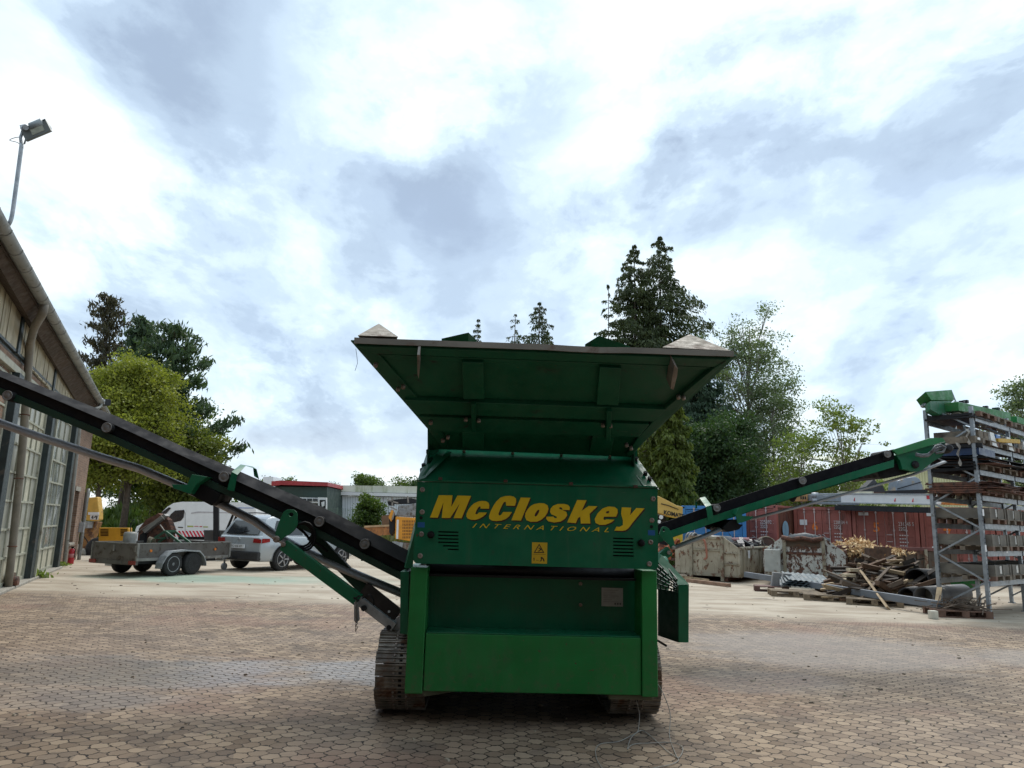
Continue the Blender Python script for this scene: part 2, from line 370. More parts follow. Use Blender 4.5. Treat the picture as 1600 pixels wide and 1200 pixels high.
def litter():   # grit, leaf crumbs and wood splinters strewn over the pavers
    rng = np.random.default_rng(3); mb = MB(); rnd = random.Random(3)
    for k in range(420):
        y = rnd.uniform(4.6, 24); x = rnd.uniform(-.75, .75)*y; s = rnd.uniform(.004, .013)*(1+y*.03); a = rnd.random()*6.3; h = s*rnd.uniform(.2,.7); l = rnd.uniform(1,2.4)
        c, d = cos(a)*s*l, sin(a)*s*l; e, f_ = -sin(a)*s, cos(a)*s
        b = [V((x+c+e,y+d+f_,.0)), V((x-c+e*.7,y-d+f_*.7,.0)), V((x-c-e,y-d-f_,.0)), V((x+c*.8-e,y+d*.8-f_,.0))]
        mb.hexa(b+[p*1.0+V(((x-p.x)*.35,(y-p.y)*.35,h+.006)) for p in b])
    tag(mb.build('litter', pbr('grit', (.17,.135,.10), .9, 0, .5, 3, (.40,.34,.26), (.46,.56), 2)), 'grit, crumbs and splinters strewn over the paving', 'litter', None, 'stuff')
litter()
# ================================================================= SCREENING MACHINE
MY = radians(2.0); MO = V((.18, 6.35, 0))
MM = Matrix.Translation(MO) @ Matrix.Rotation(MY, 4, 'Z'); MI = MM.inverted()
mach = thing('screening_plant', 'big dark green tracked screening machine with flared hopper and yellow lettering', 'screening machine', mtx=MM)
CL = MI @ CAM
def mp(px, py, yl):
    d = MI.to_3x3() @ ray(px, py); return CL + d*((yl-CL.y)/d.y)
def msz(px0, py0, px1, py1, yl):
    """centre and half sizes of a pixel rectangle at local depth yl"""
    xm = (px0+px1)/2; ym = (py0+py1)/2
    c = mp(xm, ym, yl); hw = abs(mp(px1,ym,yl).x-mp(px0,ym,yl).x)/2; hh = abs(mp(xm,py0,yl).z-mp(xm,py1,yl).z)/2
    return c, hw, hh
def lbox(mb, px0, py0, px1, py1, y0, y1):
    c, hw, hh = msz(px0, py0, px1, py1, y0); return mb.box(c.x-hw, c.x+hw, y0, y1, c.z-hh, c.z+hh)
def prism(mb, pts, y0, y1, holes=()):
    return mb.poly3([mp(a, b, y0) for a, b in pts], (0, y1-y0, 0), [[mp(a, b, y0) for a, b in h] for h in holes])

# --- front frame, beam, body
f = MB(); lbox(f, 637, 885, 664, 1083, 0, .30); f.build('front_post', GREEN2, mach, .008)
f = MB(); lbox(f, 1003, 890, 1027.5, 1088, 0, .30); f.build('front_post', GREEN2, mach, .008)
xl = mp(637,980,0).x; xr = mp(1027.5,980,0).x
f = MB(); c, hw, hh = msz(664, 993, 1003, 1083, .015); f.box(c.x-hw-.0, c.x+hw, .015, .11, c.z-hh, c.z+hh)
f.build('lower_beam', GREEN2, mach, .006)
bz0 = c.z-hh; bz1 = c.z+hh
f = MB(); f.box(c.x-hw+.002, c.x+hw-.002, .02, .34, bz1+.001, bz1+.012); f.build('beam_flange', GREEN, mach, .003)
f = MB(); f.box(xl+.05, xr-.05, .36, .38, bz1-.1, mp(830,890,.36).z); rp = f.build('rear_panel', GREEN, mach)
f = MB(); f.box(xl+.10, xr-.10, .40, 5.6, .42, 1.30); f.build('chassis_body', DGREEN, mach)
f = MB(); f.box(xl+.12, xr-.12, .385, 3.6, 1.32, 1.95); f.build('screen_box', GREEN, mach)
# rolled conveyor plate glimpsed in the slot above the recess
f = MB(); p = mp(668,884,.36); q = mp(990,906,.36)
f.box(xl+.14, xr-.14, .20, .358, q.z-.0, q.z+.02); f.tube([(xl+.14,.30,q.z+.06),(xr-.14,.30,q.z+.06)], .045, 14)
f.build('slot_roller', DARK, mach)
for (px, py) in ((907,912),(907,945)):
    c = mp(px, py, .36); MB().cyl(c, c-V((0,.012,0)), .016, 12).build('rivet', BOLT, rp)
f = MB(); lbox(f, 940, 918.5, 973.5, 947.5, .353, .359); pl_ = f.build('data_plate', pbr('plate_grey', (.34,.34,.33), .4, .3, .08, 20), rp)
f = MB()
for k in range(7):
    yy = 922+k*3.0; f.box(mp(943,yy,.35).x, mp(966-(k%3)*5,yy,.35).x, .3505, .3525, mp(943,yy,.35).z-.0012, mp(943,yy,.35).z+.0012)
for k in range(3): lbox(f, 960+k*4, 942.0, 962.6+k*4, 945, .3505, .3525)
f.build('plate_print', pbr('print_grey', (.10,.10,.10), .5), pl_)
# posts: corner seam and dirt foot
f = MB(); f.poly3([(xl+.12,.02,bz0-.001),(xl+.46,.30,bz0-.001),(xl+.46,.30,bz0-.05),(xl+.16,.05,bz0-.05)], (0,.25,0)); f.build('skid_foot', pbr('dusty_steel', (.14,.14,.09), .8), mach, .01); f = MB(); f.box(xr-.40, xr-.03, .05, .30, bz0-.045, bz0-.002)
f.build('skid_foot', pbr('dusty_steel', (.14,.14,.09), .8), mach, .01)
# --- upper panel with rounded lower corners
pz = -.06
A, B, C_, D = mp(649.5,751,pz), mp(1028.5,765,pz), mp(1027.5,889,pz), mp(648,881,pz)
xa = (A.x+D.x)/2; xb = (B.x+C_.x)/2; zt = (A.z+B.z)/2; zb = (C_.z+D.z)/2; rr = .03
pts = [(xa,pz,zt),(xb,pz,zt),(xb,pz,zb+rr),(xb-rr*.3,pz,zb+rr*.3),(xb-rr,pz,zb),(xa+rr,pz,zb),(xa+rr*.3,pz,zb+rr*.3),(xa,pz,zb+rr)]
def rect(x0, x1, z0, z1, y=pz): return [(x0,y,z0),(x1,y,z0),(x1,y,z1),(x0,y,z1)]
holes = []
for (vx, vy) in ((684.5, 829.8),(958, 840)):
    for k in range(6):
        a = mp(vx, vy+k*5.4, pz); b_ = mp(vx+32, vy+k*5.4+.2, pz); h = .0115
        x0 = a.x + (.04 if (k >= 4 and vx < 800) else 0)*(k-3)
        holes.append(rect(x0, b_.x, a.z-h, a.z))
f = MB(); f.poly3(pts, (0,.035,0), holes); pan = f.build('name_panel', GREEN, mach, .004)
for (vx, vy) in ((684.5, 829.8),(958, 840)):
    f = MB(); a = mp(vx-3, vy-3, pz+.05); b_ = mp(vx+36, vy+33, pz+.05); f.box(a.x, b_.x, pz+.045, pz+.06, b_.z, a.z); f.build('vent_backing', BLACK, pan)
f = MB(); f.box(xa-.004, xb+.004, pz-.012, pz+.04, zt+.003, zt+.016); f.build('panel_lip', pbr('scuffed_green', (.06,.13,.085), .5, 0, .3, 12, (.16,.11,.07), (.55,.7), 9), pan, .003)
for (px, py) in ((660,765),(659.5,800),(658.5,834.5),(656.5,868.5),(1020.5,779.5),(1018.5,813),(1016.5,847),(1014.5,881)):
    c = mp(px, py, pz); MB().lathe(c+V((0,.001,0)), (0,-1,0), [(0,.022),(.004,.022),(.007,.016),(.008,.010),(.003,.008)], 16).build('screw', BOLT, pan)
for (px, py) in ((673.5,835.5),(1001.5,848.5)):
    c = mp(px, py, pz); MB().lathe(c, (0,-1,0), [(0,.030),(.02,.030),(.035,.026),(.045,.014)], 20).build('panel_knob', BLACK, pan)  # plain round black knobs on the panel
for (px, py) in ((658,820),(1018,832.5)):
    f = MB(); lbox(f, px-5.5, py-4, px+5.5, py+4, pz-.0015, pz-.0004); f.build('blue_sticker', STB, pan)
for (px, py) in ((658,809),(1018,823)):
    c = mp(px, py, pz); MB().cyl(c, c-V((0,.004,0)), .014, 12).build('plug', BLACK, pan)
# logo
ZL = lambda q: zc(660, 760, 8.889, q)
def ZR(q): return zc(840, 760, 8.889, q)
GL = [
 ('L',[(105,432),(228,122),(418,124),(400,285),(488,126),(676,132),(545,442),(432,440),(520,235),(385,440),(268,438),(292,220),(215,434)],[]),
 ('L',[(925,310),(930,262),(918,225),(880,204),(830,200),(780,208),(720,235),(678,270),(640,320),(615,375),(610,415),(628,445),(680,464),(735,465),(790,448),(840,420),(875,392),(895,362),(785,362),(768,382),(745,390),(735,378),(748,340),(772,298),(792,278),(808,280),(806,308)],[]),
 ('L',[(1285,270),(1303,215),(1300,170),(1270,142),(1215,130),(1150,134),(1085,155),(1030,205),(985,270),(948,345),(925,410),(930,450),(965,474),(1030,482),(1100,474),(1160,452),(1205,415),(1245,355),(1120,355),(1092,398),(1068,405),(1055,385),(1075,330),(1110,255),(1133,218),(1158,212),(1164,268)],[]),
 ('L',[(1235,470),(1365,155),(1500,158),(1370,474)],[]),
 ('L',[(1425,425),(1432,370),(1460,320),(1500,275),(1550,246),(1620,232),(1690,235),(1738,262),(1752,310),(1740,360),(1705,415),(1650,465),(1590,490),(1500,492),(1445,468)],[[(1558,405),(1572,420),(1592,405),(1618,360),(1625,330),(1610,322),(1590,340),(1565,380)]]),
 ('R',[(445,330),(448,290),(425,258),(370,243),(280,244),(215,268),(180,310),(172,355),(195,390),(245,410),(270,425),(262,440),(235,440),(222,420),(125,420),(118,450),(150,485),(230,502),(320,488),(380,450),(412,400),(400,355),(350,330),(305,312),(300,296),(318,288),(342,300),(345,326)],[]),
 ('R',[(410,500),(550,188),(680,192),(612,340),(710,272),(832,276),(722,380),(732,515),(600,515),(592,418),(562,440),(530,510)],[]),
 ('R',[(1090,420),(1113,365),(1108,315),(1070,285),(980,279),(900,308),(835,372),(792,455),(806,508),(860,535),(945,532),(1020,502),(1068,462),(955,458),(928,466),(914,452),(922,420)],[[(950,358),(962,345),(990,340),(998,352),(985,374),(950,374)]]),
 ('R',[(1170,290),(1300,295),(1285,400),(1372,300),(1485,305),(1330,490),(1262,580),(1225,608),(1180,617),(1065,614),(1095,560),(1140,562),(1185,535),(1185,470),(1160,380)],[])]
f = MB(); g = MB()
for sd_, o_, hs in GL:
    Z = ZL if sd_ == 'L' else ZR
    def P_(q, dx=0, dy=0, y=pz-.0030): return [mp(a+dx, b+dy, y) for a, b in Z(q)]
    f.poly3(P_(o_), (0,.0012,0), [P_(h) for h in hs])
    g.poly3(P_(o_, 1.6, 1.9, pz-.0012), (0,.0008,0))
f.build('logo', YEL, pan); g.build('logo_shadow', DRED, pan)
f = MB()
a = mp(738,824.6,pz-.0016); b_ = mp(951.5,831.6,pz-.0016); top = mp(740,817.6,pz-.0016)
addtext(f, 'INTERNATIONAL', a, b_-a, V((0,0,top.z-a.z)), shear=.45, sp=1.7); f.build('logo_subline', YEL, pan)
# warning sticker
f = MB(); lbox(f, 831, 847.5, 855, 880.5, pz-.0018, pz-.0005); stk = f.build('warning_sticker', STY, pan)
f = MB(); S = lambda q: [mp(a, b, pz-.0026) for a, b in zc(820, 835, 21.82, q)]
f.poly3(S([(490,315),(670,632),(305,632)]), (0,.0005,0), [S([(490,372),(622,605),(352,605)])])
f.poly3(S([(465,455),(500,450),(560,500),(570,540),(520,545),(500,580),(440,585),(500,530),(520,500),(470,480)]), (0,.0005,0))
for q in ([(270,682),(715,684),(715,690),(270,688)], [(295,800),(330,800),(325,905),(305,905)], [(385,872),(480,878),(480,890),(385,886)], [(545,775),(575,765),(640,810),(675,905),(650,935),(630,900),(600,830),(580,830),(575,900),(520,925),(510,900),(550,880)]):
    f.poly3(S(q), (0,.0005,0))
f.build('pictogram', INK, stk)
# --- hood above the panel
hd = MB()
def T(*pts): return [mp(a, b, y) for a, b, y in pts]
LTh = (0,.0,-.01)
hd.poly3(T((655,750,-.05),(1023,763.5,-.05),(984,713,.42),(688,700,.42)), (0,.012,-.012))
hood = hd.build('hood', GREEN, mach, .002)
f = MB(); f.add(T((664,746.5,-.045),(706,707,.30),(690,697,.55),(677,707,.50)), [(0,1,2,3)]); f.build('corner_gusset', GREEN, hood)
f = MB(); f.add(T((652.5,749.5,-.05),(664,747,-.045),(676.5,706,.50),(668,704.5,.62)), [(0,1,2,3)]); f.build('corner_gusset', GREEN, hood)
f = MB(); f.add(T((1007,761,-.05),(1030,764.5,-.05),(995,714,.62),(972,712,.45)), [(0,1,2,3)]); f.build('corner_gusset', GREEN, hood)
f = MB()
a = mp(655,748.8,-.055); b_ = mp(1024,762.3,-.055)
f.box(a.x, b_.x, -.075, -.03, min(a.z,b_.z)+.0, min(a.z,b_.z)+.014); f.build('hood_flange', GREEN, hood, .002)
for (px, py, y) in ((688,748.3,-.08),(790,752,-.08),(892,756,-.08),(993,760.5,-.08)):
    c = mp(px, py, y); f = MB(); f.box(c.x-.016, c.x+.016, -.092, -.06, c.z-.010, c.z+.014); f.build('hood_catch', pbr('brown_catch', (.09,.045,.03), .7), hood)
for (px, py, y) in ((725,704,.35),(801,706.5,.35),(877,709,.35),(953,712,.35)):
    c = mp(px, py, y); MB().cyl(c+V((0,.02,-.02)), c-V((0,.02,-.02)), .014, 12).build('hood_bolt', BOLT, hood)
for (px, py, y) in ((669,708.5,.5),(662,730.5,.25),(659.5,738,.2),(993,720,.4),(1008,743,.15),(1014.5,751.5,.08)):
    c = mp(px, py, y); MB().cyl(c, c+V((0,-.02,.03)), .019, 6).build('hood_nut', DARK, hood)
f = MB(); f.box(xl+.07, xr-.07, .43, 3.6, 1.955, mp(835,700,.42).z+.25); f.build('hopper_base', GREEN, mach)
# --- hopper
hop = MB()
P0 = mp(548,533,-.90); P1 = mp(1151,556,-.90); P2 = mp(688,702,.32); 
zt_ = (P0.z+P1.z)/2
N_ = (V((P1.x,-.90,zt_))-V((P0.x,-.90,zt_))).cross(V((P2.x,.32,P2.z))-V((P0.x,-.90,zt_))).normalized()
if N_.y > 0: N_ = -N_        # outward, towards the viewer
Q0 = V((P0.x,-.90,zt_))
def hp(px, py, off=0.0):
    d = MI.to_3x3() @ ray(px, py); return CL + d*((Q0+N_*off-CL).dot(N_)/d.dot(N_))
out = [(548,533),(1151,556),(996,700),(985,714),(688,702),(668,704),(668,670)]
hop.poly3([hp(*p) for p in out], N_*-.012)
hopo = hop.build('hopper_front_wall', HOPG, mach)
def hrib(mb, pts, off=.07, bot=.0):
    off = off*.7 if bot == 0 else off*.75; bot = bot*.7
    return mb.poly3([hp(a, b, off) for a, b in pts], N_*(bot-off))
ribs = [
 ('top_rail', [(556,541),(1142,562),(1120,574),(586,553)], .05),
 ('top_rail', [(586,553.5),(1120,574.5),(1095,578),(620,562)], .02),
 ('upper_cross_rail', [(632,625),(1042,640),(1020,659),(652,647)], .07),
 ('lower_cross_rail', [(655,651),(1015,663),(998,683),(674,674)], .07),
 ('upright_rib', [(722,566),(755,567),(757,624),(724,624)], .065),
 ('upright_rib', [(937,574),(971,576),(966,634),(932,633)], .065),
 ('upright_rib', [(722,676),(757,676),(755,703),(722,701)], .065),
 ('upright_rib', [(926,681),(960,682),(954,710),(921,709)], .065),
 ('edge_rail', [(560,543),(592,553),(652,622),(688,668),(700,700),(690,701),(670,672)], .03),
 ('edge_rail', [(1136,563),(1116,575),(1040,638),(1000,680),(978,712),(986,713),(1010,688)], .06)]
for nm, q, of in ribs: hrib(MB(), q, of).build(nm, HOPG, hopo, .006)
for q in ([(736,632),(744,632),(743,676),(737,676)], [(948,643),(956,643),(954,690),(947,690)]):
    hrib(MB(), q, .12, .07).build('hinge_rib', HOPG, hopo, .003)
for px, py in ((728,656),(748,658),(942,665),(954,666),(673,661),(692,689),(700,684),(587,571),(622,609),(630,605),(979,696),(986,701),(1068,622),(1060,621)):
    c = hp(px, py, .075); MB().lathe(c-N_*.02, N_, [(0,.017),(.03,.017),(.036,.010)], 10).build('hopper_bolt', BOLT, hopo)
# lifting lugs
f = MB(); f.poly3([hp(a,b,.02) for a,b in ((653.5,539),(657.5,539),(657.5,560),(656,577),(654,570))], N_*.10); f.build('lifting_lug', STEEL, hopo, .003)
f = MB(); f.poly3([hp(a,b,.02) for a,b in ((1047,554),(1052.5,561),(1051.5,572),(1046,594),(1041,592),(1044,572))], N_*.10+V((.02,0,0))); f.build('lifting_lug', STEEL, hopo, .003)
# rim and side / rear walls
rimz = zt_+.012
f = MB(); f.tube([V((P0.x+.05,-.905,rimz+.02)), V((.27,-.90,rimz+.028)), V((.32,-.90,rimz+.018)), V((P1.x-.05,-.905,rimz+.015))], .001, 4)
f = MB(); n_ = 14
for i in range(n_):
    xa_ = P0.x+.03+(P1.x-P0.x-.06)*i/n_; xb_ = P0.x+.03+(P1.x-P0.x-.06)*(i+1)/n_
    dz = lambda x: .006*noise.noise(V((x*2.3,0,3))) - (.008 if .15 < x < .5 else 0)
    f.hexa([(xa_,-.93,rimz-.030+dz(xa_)),(xb_,-.93,rimz-.030+dz(xb_)),(xb_,-.86,rimz-.02+dz(xb_)),(xa_,-.86,rimz-.02+dz(xa_)),(xa_,-.925,rimz+.016+dz(xa_)),(xb_,-.925,rimz+.016+dz(xb_)),(xb_,-.86,rimz+.02+dz(xb_)),(xa_,-.86,rimz+.02+dz(xa_))])
f.build('hopper_rim', pbr('rim_steel', (.24,.215,.18), .6, .2, .2, 3, (.17,.12,.09), (.55,.68), 5), mach)
BL = mp(668,670,.15); BR = mp(996,690,.15); YB = 3.3; ZS = BL.z; XS = -1.02+.02; XR2 = BR.x
sw4 = [V(P0)+V((.07,.01,0)), V((P0.x+.50,YB,zt_-.05)), V((BL.x+.10,YB,ZS)), V((BL.x+.10,.17,ZS))]; f = MB(); f.add(sw4, [(0,1,2,3)]); f.add([V(p)+V((.012,0,0)) for p in sw4], [(3,2,1,0)])
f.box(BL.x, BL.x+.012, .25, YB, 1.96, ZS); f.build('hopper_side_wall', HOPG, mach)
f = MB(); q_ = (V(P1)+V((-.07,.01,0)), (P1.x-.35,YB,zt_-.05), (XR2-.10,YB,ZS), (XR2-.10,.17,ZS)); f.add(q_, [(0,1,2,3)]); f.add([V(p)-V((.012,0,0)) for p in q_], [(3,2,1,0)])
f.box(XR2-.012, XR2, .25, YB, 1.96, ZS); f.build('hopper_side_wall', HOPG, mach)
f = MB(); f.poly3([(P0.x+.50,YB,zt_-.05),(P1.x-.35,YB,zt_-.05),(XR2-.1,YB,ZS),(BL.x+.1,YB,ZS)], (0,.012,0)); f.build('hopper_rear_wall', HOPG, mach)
RIMW = pbr('corner_steel', (.22,.195,.155), .7, .1, .3, 4, (.13,.09,.065), (.48,.62), 5, bump=.3, streak=.4)
for tri, yb, mt in (([(559,524),(622,526),(592,505.5)], .5, RIMW), ([(1035,542.5),(1142,548),(1078,522)], .5, RIMW)):
    a = mp(*tri[0], -.92); b_ = mp(*tri[1], -.92); c = mp(*tri[2], -.92+yb); d_ = c+V((0,.35,-.35))
    f = MB(); f.add([a, b_, c, d_], [(0,1,2),(1,3,2),(3,0,2),(1,0,3)]); f.build('corner_plate', mt, mach)
for tri in ([(690,529),(745,531.5),(732,519.5)], [(914,538),(984,541),(936,524.5)]):
    a = mp(*tri[0], 3.0); b_ = mp(*tri[1], 3.0); c = mp(*tri[2], 2.75); d_ = c+V((0,.55,-.3))
    a = a-V((0,0,.6)); b_ = b_-V((0,0,.6)); a0 = mp(*tri[0], 3.0); b0 = mp(*tri[1], 3.0)
    f = MB(); f.add([a0, b0, c, d_, a, b_], [(0,1,2),(1,3,2),(3,0,2),(4,5,1,0),(5,3,1),(4,0,3)]); f.build('corner_plate', HOPG, mach)
w0 = mp(556,545,-.88); f = MB(); f.tube([w0, w0+V((.012,0,-.06)), w0+V((.02,0,-.11)), w0+V((.005,0,-.17))], .0018, 5); f.build('loose_wire', DARK, mach)
# --- side covers
def extr(mb, pts, y0, y1): return prism(mb, pts, y0, y1)
f = MB(); extr(f, [(625,990),(625.5,893),(639,893),(637,992)], .10, 2.6); f.build('side_cover', GREEN, mach, .004)
f = MB(); f.add([mp(633,888,.08), mp(645,888,.08), mp(650,822,.05), mp(648,815,.9), mp(631,885,.9)], [(0,1,2),(0,2,3,4)]); f.build('side_cover_top', GREEN, mach)
# --- right hand open guard door
t0 = mp(1027.5,862,.55); t1 = mp(1076,914,.42); 
xa_, xb_ = mp(1027,900,1.0).x, mp(1060,930,.42).x
dr = MB()
I0 = mp(1028,993,.85); I1 = mp(1060,1004,.42); O1 = mp(1076,1004,.42)
J0 = mp(1028,878,.85); J1 = mp(1060,914,.42); K1 = mp(1076.5,913,.42); J2 = mp(1026,862,.9)
Gb0 = mp(1028,922,.85); Gb1 = mp(1056,925,.46)
iw = lambda a, b: (a, b)
dr.add([I0, I1, mp(1060,927,.42), mp(1028,921,.85)], [(0,1,2,3)]); e = V((.02,.03,0)); dr.add([p+e for p in (I0, I1, mp(1060,927,.42), mp(1028,921,.85))], [(3,2,1,0)])
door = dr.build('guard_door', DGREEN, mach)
f = MB(); f.hexa([I1, O1, O1+V((.03,.2,0)), I1+V((.0,.2,0)), J1, K1, K1+V((.03,.2,0)), J1+V((.0,.2,0))]); f.build('door_edge_flange', GREEN, door, .004)
f = MB(); tl = mp(1026,861,.62); tl2 = mp(1028,876,.66)
f.add([J1+V((0,-.004,0)), K1+V((0,-.004,0)), mp(1034,867,.72), mp(1027,862,.72), mp(1028,878,.66)], [(0,1,2,3,4)]); f.build('door_sloped_flange', GREEN, door)
f = MB()
def gp(u, v):  # grille plane, u 0..1 left-right, v 0..1 bottom-top
    a = mp(1024,919,.85).lerp(mp(1057.5,926,.44), u); b_ = mp(1024,862,.85).lerp(mp(1057.5,905,.44), u); return a.lerp(b_, v)
for k in range(8):
    v = k/7.; f.bar(gp(0,v), gp(1,v), .01, .010)
for k in range(7):
    for j in range(5):
        u = (j+.5*(k%2))/4.; 
        if u <= 1: f.bar(gp(u,k/7.), gp(u,(k+1)/7.), .012, .01, (0,1,0))
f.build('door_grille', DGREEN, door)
f = MB(); c = mp(1033,897,1.4); f.cyl(c-V((.02,0,0)), c+V((.05,0,0)), .18, 20); f.build('drive_pulley', GREEN, mach)
f = MB(); a = mp(1026,1000,.6); f.bar(a, a+V((.09,0,-.05)), .02, .02); f.build('door_stay', DARK, door)
# --- tracks
def track(x0, x1, lab):
    r = .335; ya, yb = .52, 3.3; trk = MB()
    L_ = (yb-ya)*2+2*pi*r; n_ = int(L_/.105); 
    def pt(s, rad):
        s = s % L_
        if s < pi*r: a = s/r; return (ya-sin(a)*rad, r+.015+cos(a)*rad, a)     # front curve top->bottom
        s -= pi*r
        if s < yb-ya: return (ya+s, r+.015-rad, pi)
        s -= yb-ya
        if s < pi*r: a = s/r; return (yb+sin(a)*rad, r+.015-cos(a)*rad, pi+a)
        s -= pi*r; return (yb-s, r+.015+rad, 0)
    base = MB()
    for i in range(n_):
        s0 = L_*i/n_; s1 = s0+L_/n_*.93
        y0, z0, _ = pt(s0, r-.02); y1, z1, _ = pt(s1, r-.02); y2, z2, _ = pt(s1, r-.035); y3, z3, _ = pt(s0, r-.035)
        j = .004*((i*7)%3-1)
        base.hexa([(x0+j,y3,z3),(x1,y3,z3),(x1,y2,z2),(x0+j,y2,z2),(x0+j,y0,z0),(x1,y0,z0),(x1,y1,z1),(x0+j,y1,z1)])
        for q, hgt in ((.06,.012),(.5,.008),(.93,.012)):
            sa = s0+(s1-s0)*q-.006; sb = sa+.012
            a0 = pt(sa, r-.021); a1 = pt(sb, r-.021); b0 = pt(sb, r-.021+hgt); b1 = pt(sa, r-.021+hgt)
            base.hexa([(x0+j,a0[0],a0[1]),(x1,a0[0],a0[1]),(x1,a1[0],a1[1]),(x0+j,a1[0],a1[1]),(x0+j,b1[0],b1[1]),(x1,b1[0],b1[1]),(x1,b0[0],b0[1]),(x0+j,b0[0],b0[1])])
    tb = base.build('track_belt', TRACKM, mach)
    bolts = MB()
    xm = (x0+x1)/2
    for i in range(n_):
        s0 = L_*i/n_; sm_ = s0+L_/n_*.28; sn = s0+L_/n_*.70
        for sm2 in (sm_, sn):
            y0, z0, _ = pt(sm2, r-.022); y1, z1, _ = pt(sm2, r-.008)
            for xx in (xm-.055, xm+.055): bolts.cyl((xx,y0,z0), (xx,y1,z1), .010, 8)
    bolts.build('track_bolt', BOLT, tb)['kind'] = 'stuff'
    hol = MB()
    for i in range(n_):
        s0 = L_*i/n_
        for q in (.28,.70):
            a = pt(s0+L_/n_*q-.009, r-.0195); b_ = pt(s0+L_/n_*q+.009, r-.0195)
            a2 = pt(s0+L_/n_*q-.009, r-.0175); b2 = pt(s0+L_/n_*q+.009, r-.0175)
            hol.hexa([(xm-.013,a[0],a[1]),(xm+.013,a[0],a[1]),(xm+.013,b_[0],b_[1]),(xm-.013,b_[0],b_[1]),(xm-.013,a2[0],a2[1]),(xm+.013,a2[0],a2[1]),(xm+.013,b2[0],b2[1]),(xm-.013,b2[0],b2[1])])
    hol.build('track_hole', BLACK, tb)['kind'] = 'stuff'
    rl = MB(); rl.box(x0+.12, x1-.12, ya, yb, .16, .55)
    for y_ in (ya, yb): rl.cyl((x0+.06,y_,r+.015), (x1-.06,y_,r+.015), .27, 24)
    for k in range(5): y_ = ya+.4+k*.5; rl.cyl((x0+.08,y_,.13), (x1-.08,y_,.13), .09, 14)
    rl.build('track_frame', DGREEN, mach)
xtl = mp(586,1085,.3).x; xtr = mp(1030.5,1085,.3).x
track(xtl, xtl+.42, 'l'); track(xtr-.42, xtr, 'r')
# --- left conveyor
CY = .62
def strip(mb, top, bot, ya_, yb_):   # ribbon between two pixel polylines
    a = [mp(x, y, ya_) for x, y in top]; b_ = [mp(x, y, yb_) for x, y in bot]; n_ = len(a)
    mb.add(a+b_, [(i, i+1, n_+i+1, n_+i) for i in range(n_-1)]); return mb
topl = [(-130,536),(0,582),(175,652),(362,734),(500,793),(640,864)]
lc = MB()
def lz(x): 
    for (x0,y0),(x1,y1) in zip(topl, topl[1:]):
        if x <= x1: return y0+(y1-y0)*(x-x0)/(x1-x0)
    return topl[-1][1]
xs_ = [-130,0,90,175,270,362,430,500,570,640]
def wid(x): return 6.5+13*max(0,min(1,x/580.))**1.2
loT = [mp(x, lz(x)+wid(x), CY) for x in xs_]
W2 = .98
def flap(mb):
    lo = loT; hi = [p+V((0,.10,wid(x)*.0060+(.018 if x < 200 else .006 if x < 400 else 0))) for p, x in zip(lo, xs_)]
    n_ = len(lo); rows = [lo, hi, [p+V((0,.18,-.04)) for p in lo], [p+V((0,.27,-.07)) for p in lo], [p+V((0,.36,-.06)) for p in lo], [p+V((0,.42,-.05)) for p in lo], [p+V((0,.46,-.09)) for p in lo]]
    vs = [p for r_ in rows for p in r_]; fs = [(j*n_+i, j*n_+i+1, (j+1)*n_+i+1, (j+1)*n_+i) for j in range(len(rows)-1) for i in range(n_-1)]
    mb.add(vs, fs)
f = MB(); flap(f); cbelt = f.build('side_conveyor_belt', BELTG, mach)
f = MB()
for yy in (.03, .42):
    a = [p+V((0,yy,-.004-(.08 if yy > .1 else 0))) for p in loT]; b_ = [p+V((0,yy,-.105)) for p in loT]; n_ = len(a)
    f.add(a+b_, [(i, n_+i, n_+i+1, i+1) for i in range(n_-1)]); 
    a = [p+V((0,yy+.02,-.004-(.08 if yy > .1 else 0))) for p in loT]; b_ = [p+V((0,yy+.02,-.105)) for p in loT]; f.add(a+b_, [(i, i+1, n_+i+1, n_+i) for i in range(n_-1)])
f.build('conveyor_skirt', BLACK, cbelt)
f = MB()
for yy in (-.01, .40):
    for i in range(len(loT)-1):
        a, b_ = loT[i]+V((0,yy,0)), loT[i+1]+V((0,yy,0)); hb = V((0,0,-.100)); hb2 = V((0,0,-.165)); w_ = V((0,.07,0))
        f.hexa([a+hb2, b_+hb2, b_+hb2+w_, a+hb2+w_, a+hb, b_+hb, b_+hb+w_, a+hb+w_])
for i in range(0, 9, 2): f.bar(loT[i]+V((0,.0,-.15)), loT[i]+V((0,.47,-.15)), .05, .03)
f.build('conveyor_frame', DGREEN, mach)
def roller(px, py, y0, y1, r, nm='conveyor_roller', par=None):
    c = mp(px, py, y0); f = MB(); f.lathe(c, (0,1,0), [(0,r*.5),(.001,r*.8),(.004,r*.86),(-.004,r*.9),(-.004,r),(y1-y0,r)], 22)
    o = f.build(nm, BLACK, par or mach); f = MB(); f.lathe(c-V((0,.004,0)), (0,1,0), [(.006,r*1.0),(-.006,r*.99),(-.007,r*.84),(-.003,r*.78),(-.003,r*.52),(-.006,r*.47),(-.006,r*.05)], 22); f.build('roller_cap', ROLL_M, o)
for px, py in ((167,668),(350,745),(499,815),(570,850),(12,618)):
    roller(px, py, CY-.05, CY+.3, .047)
f = MB()   # return belt, slack, edge curled down
rb = [(-60,632),(0,661),(60,682),(100,695),(160,715),(220,733),(291,763),(340,785),(400,815),(432,838),(480,863),(560,899),(640,932)]
f.tube([mp(x, y, CY+.22) for x, y in rb], .115, 18, True, .33, (0,0,1)); 
f.build('return_belt', RETB, mach)
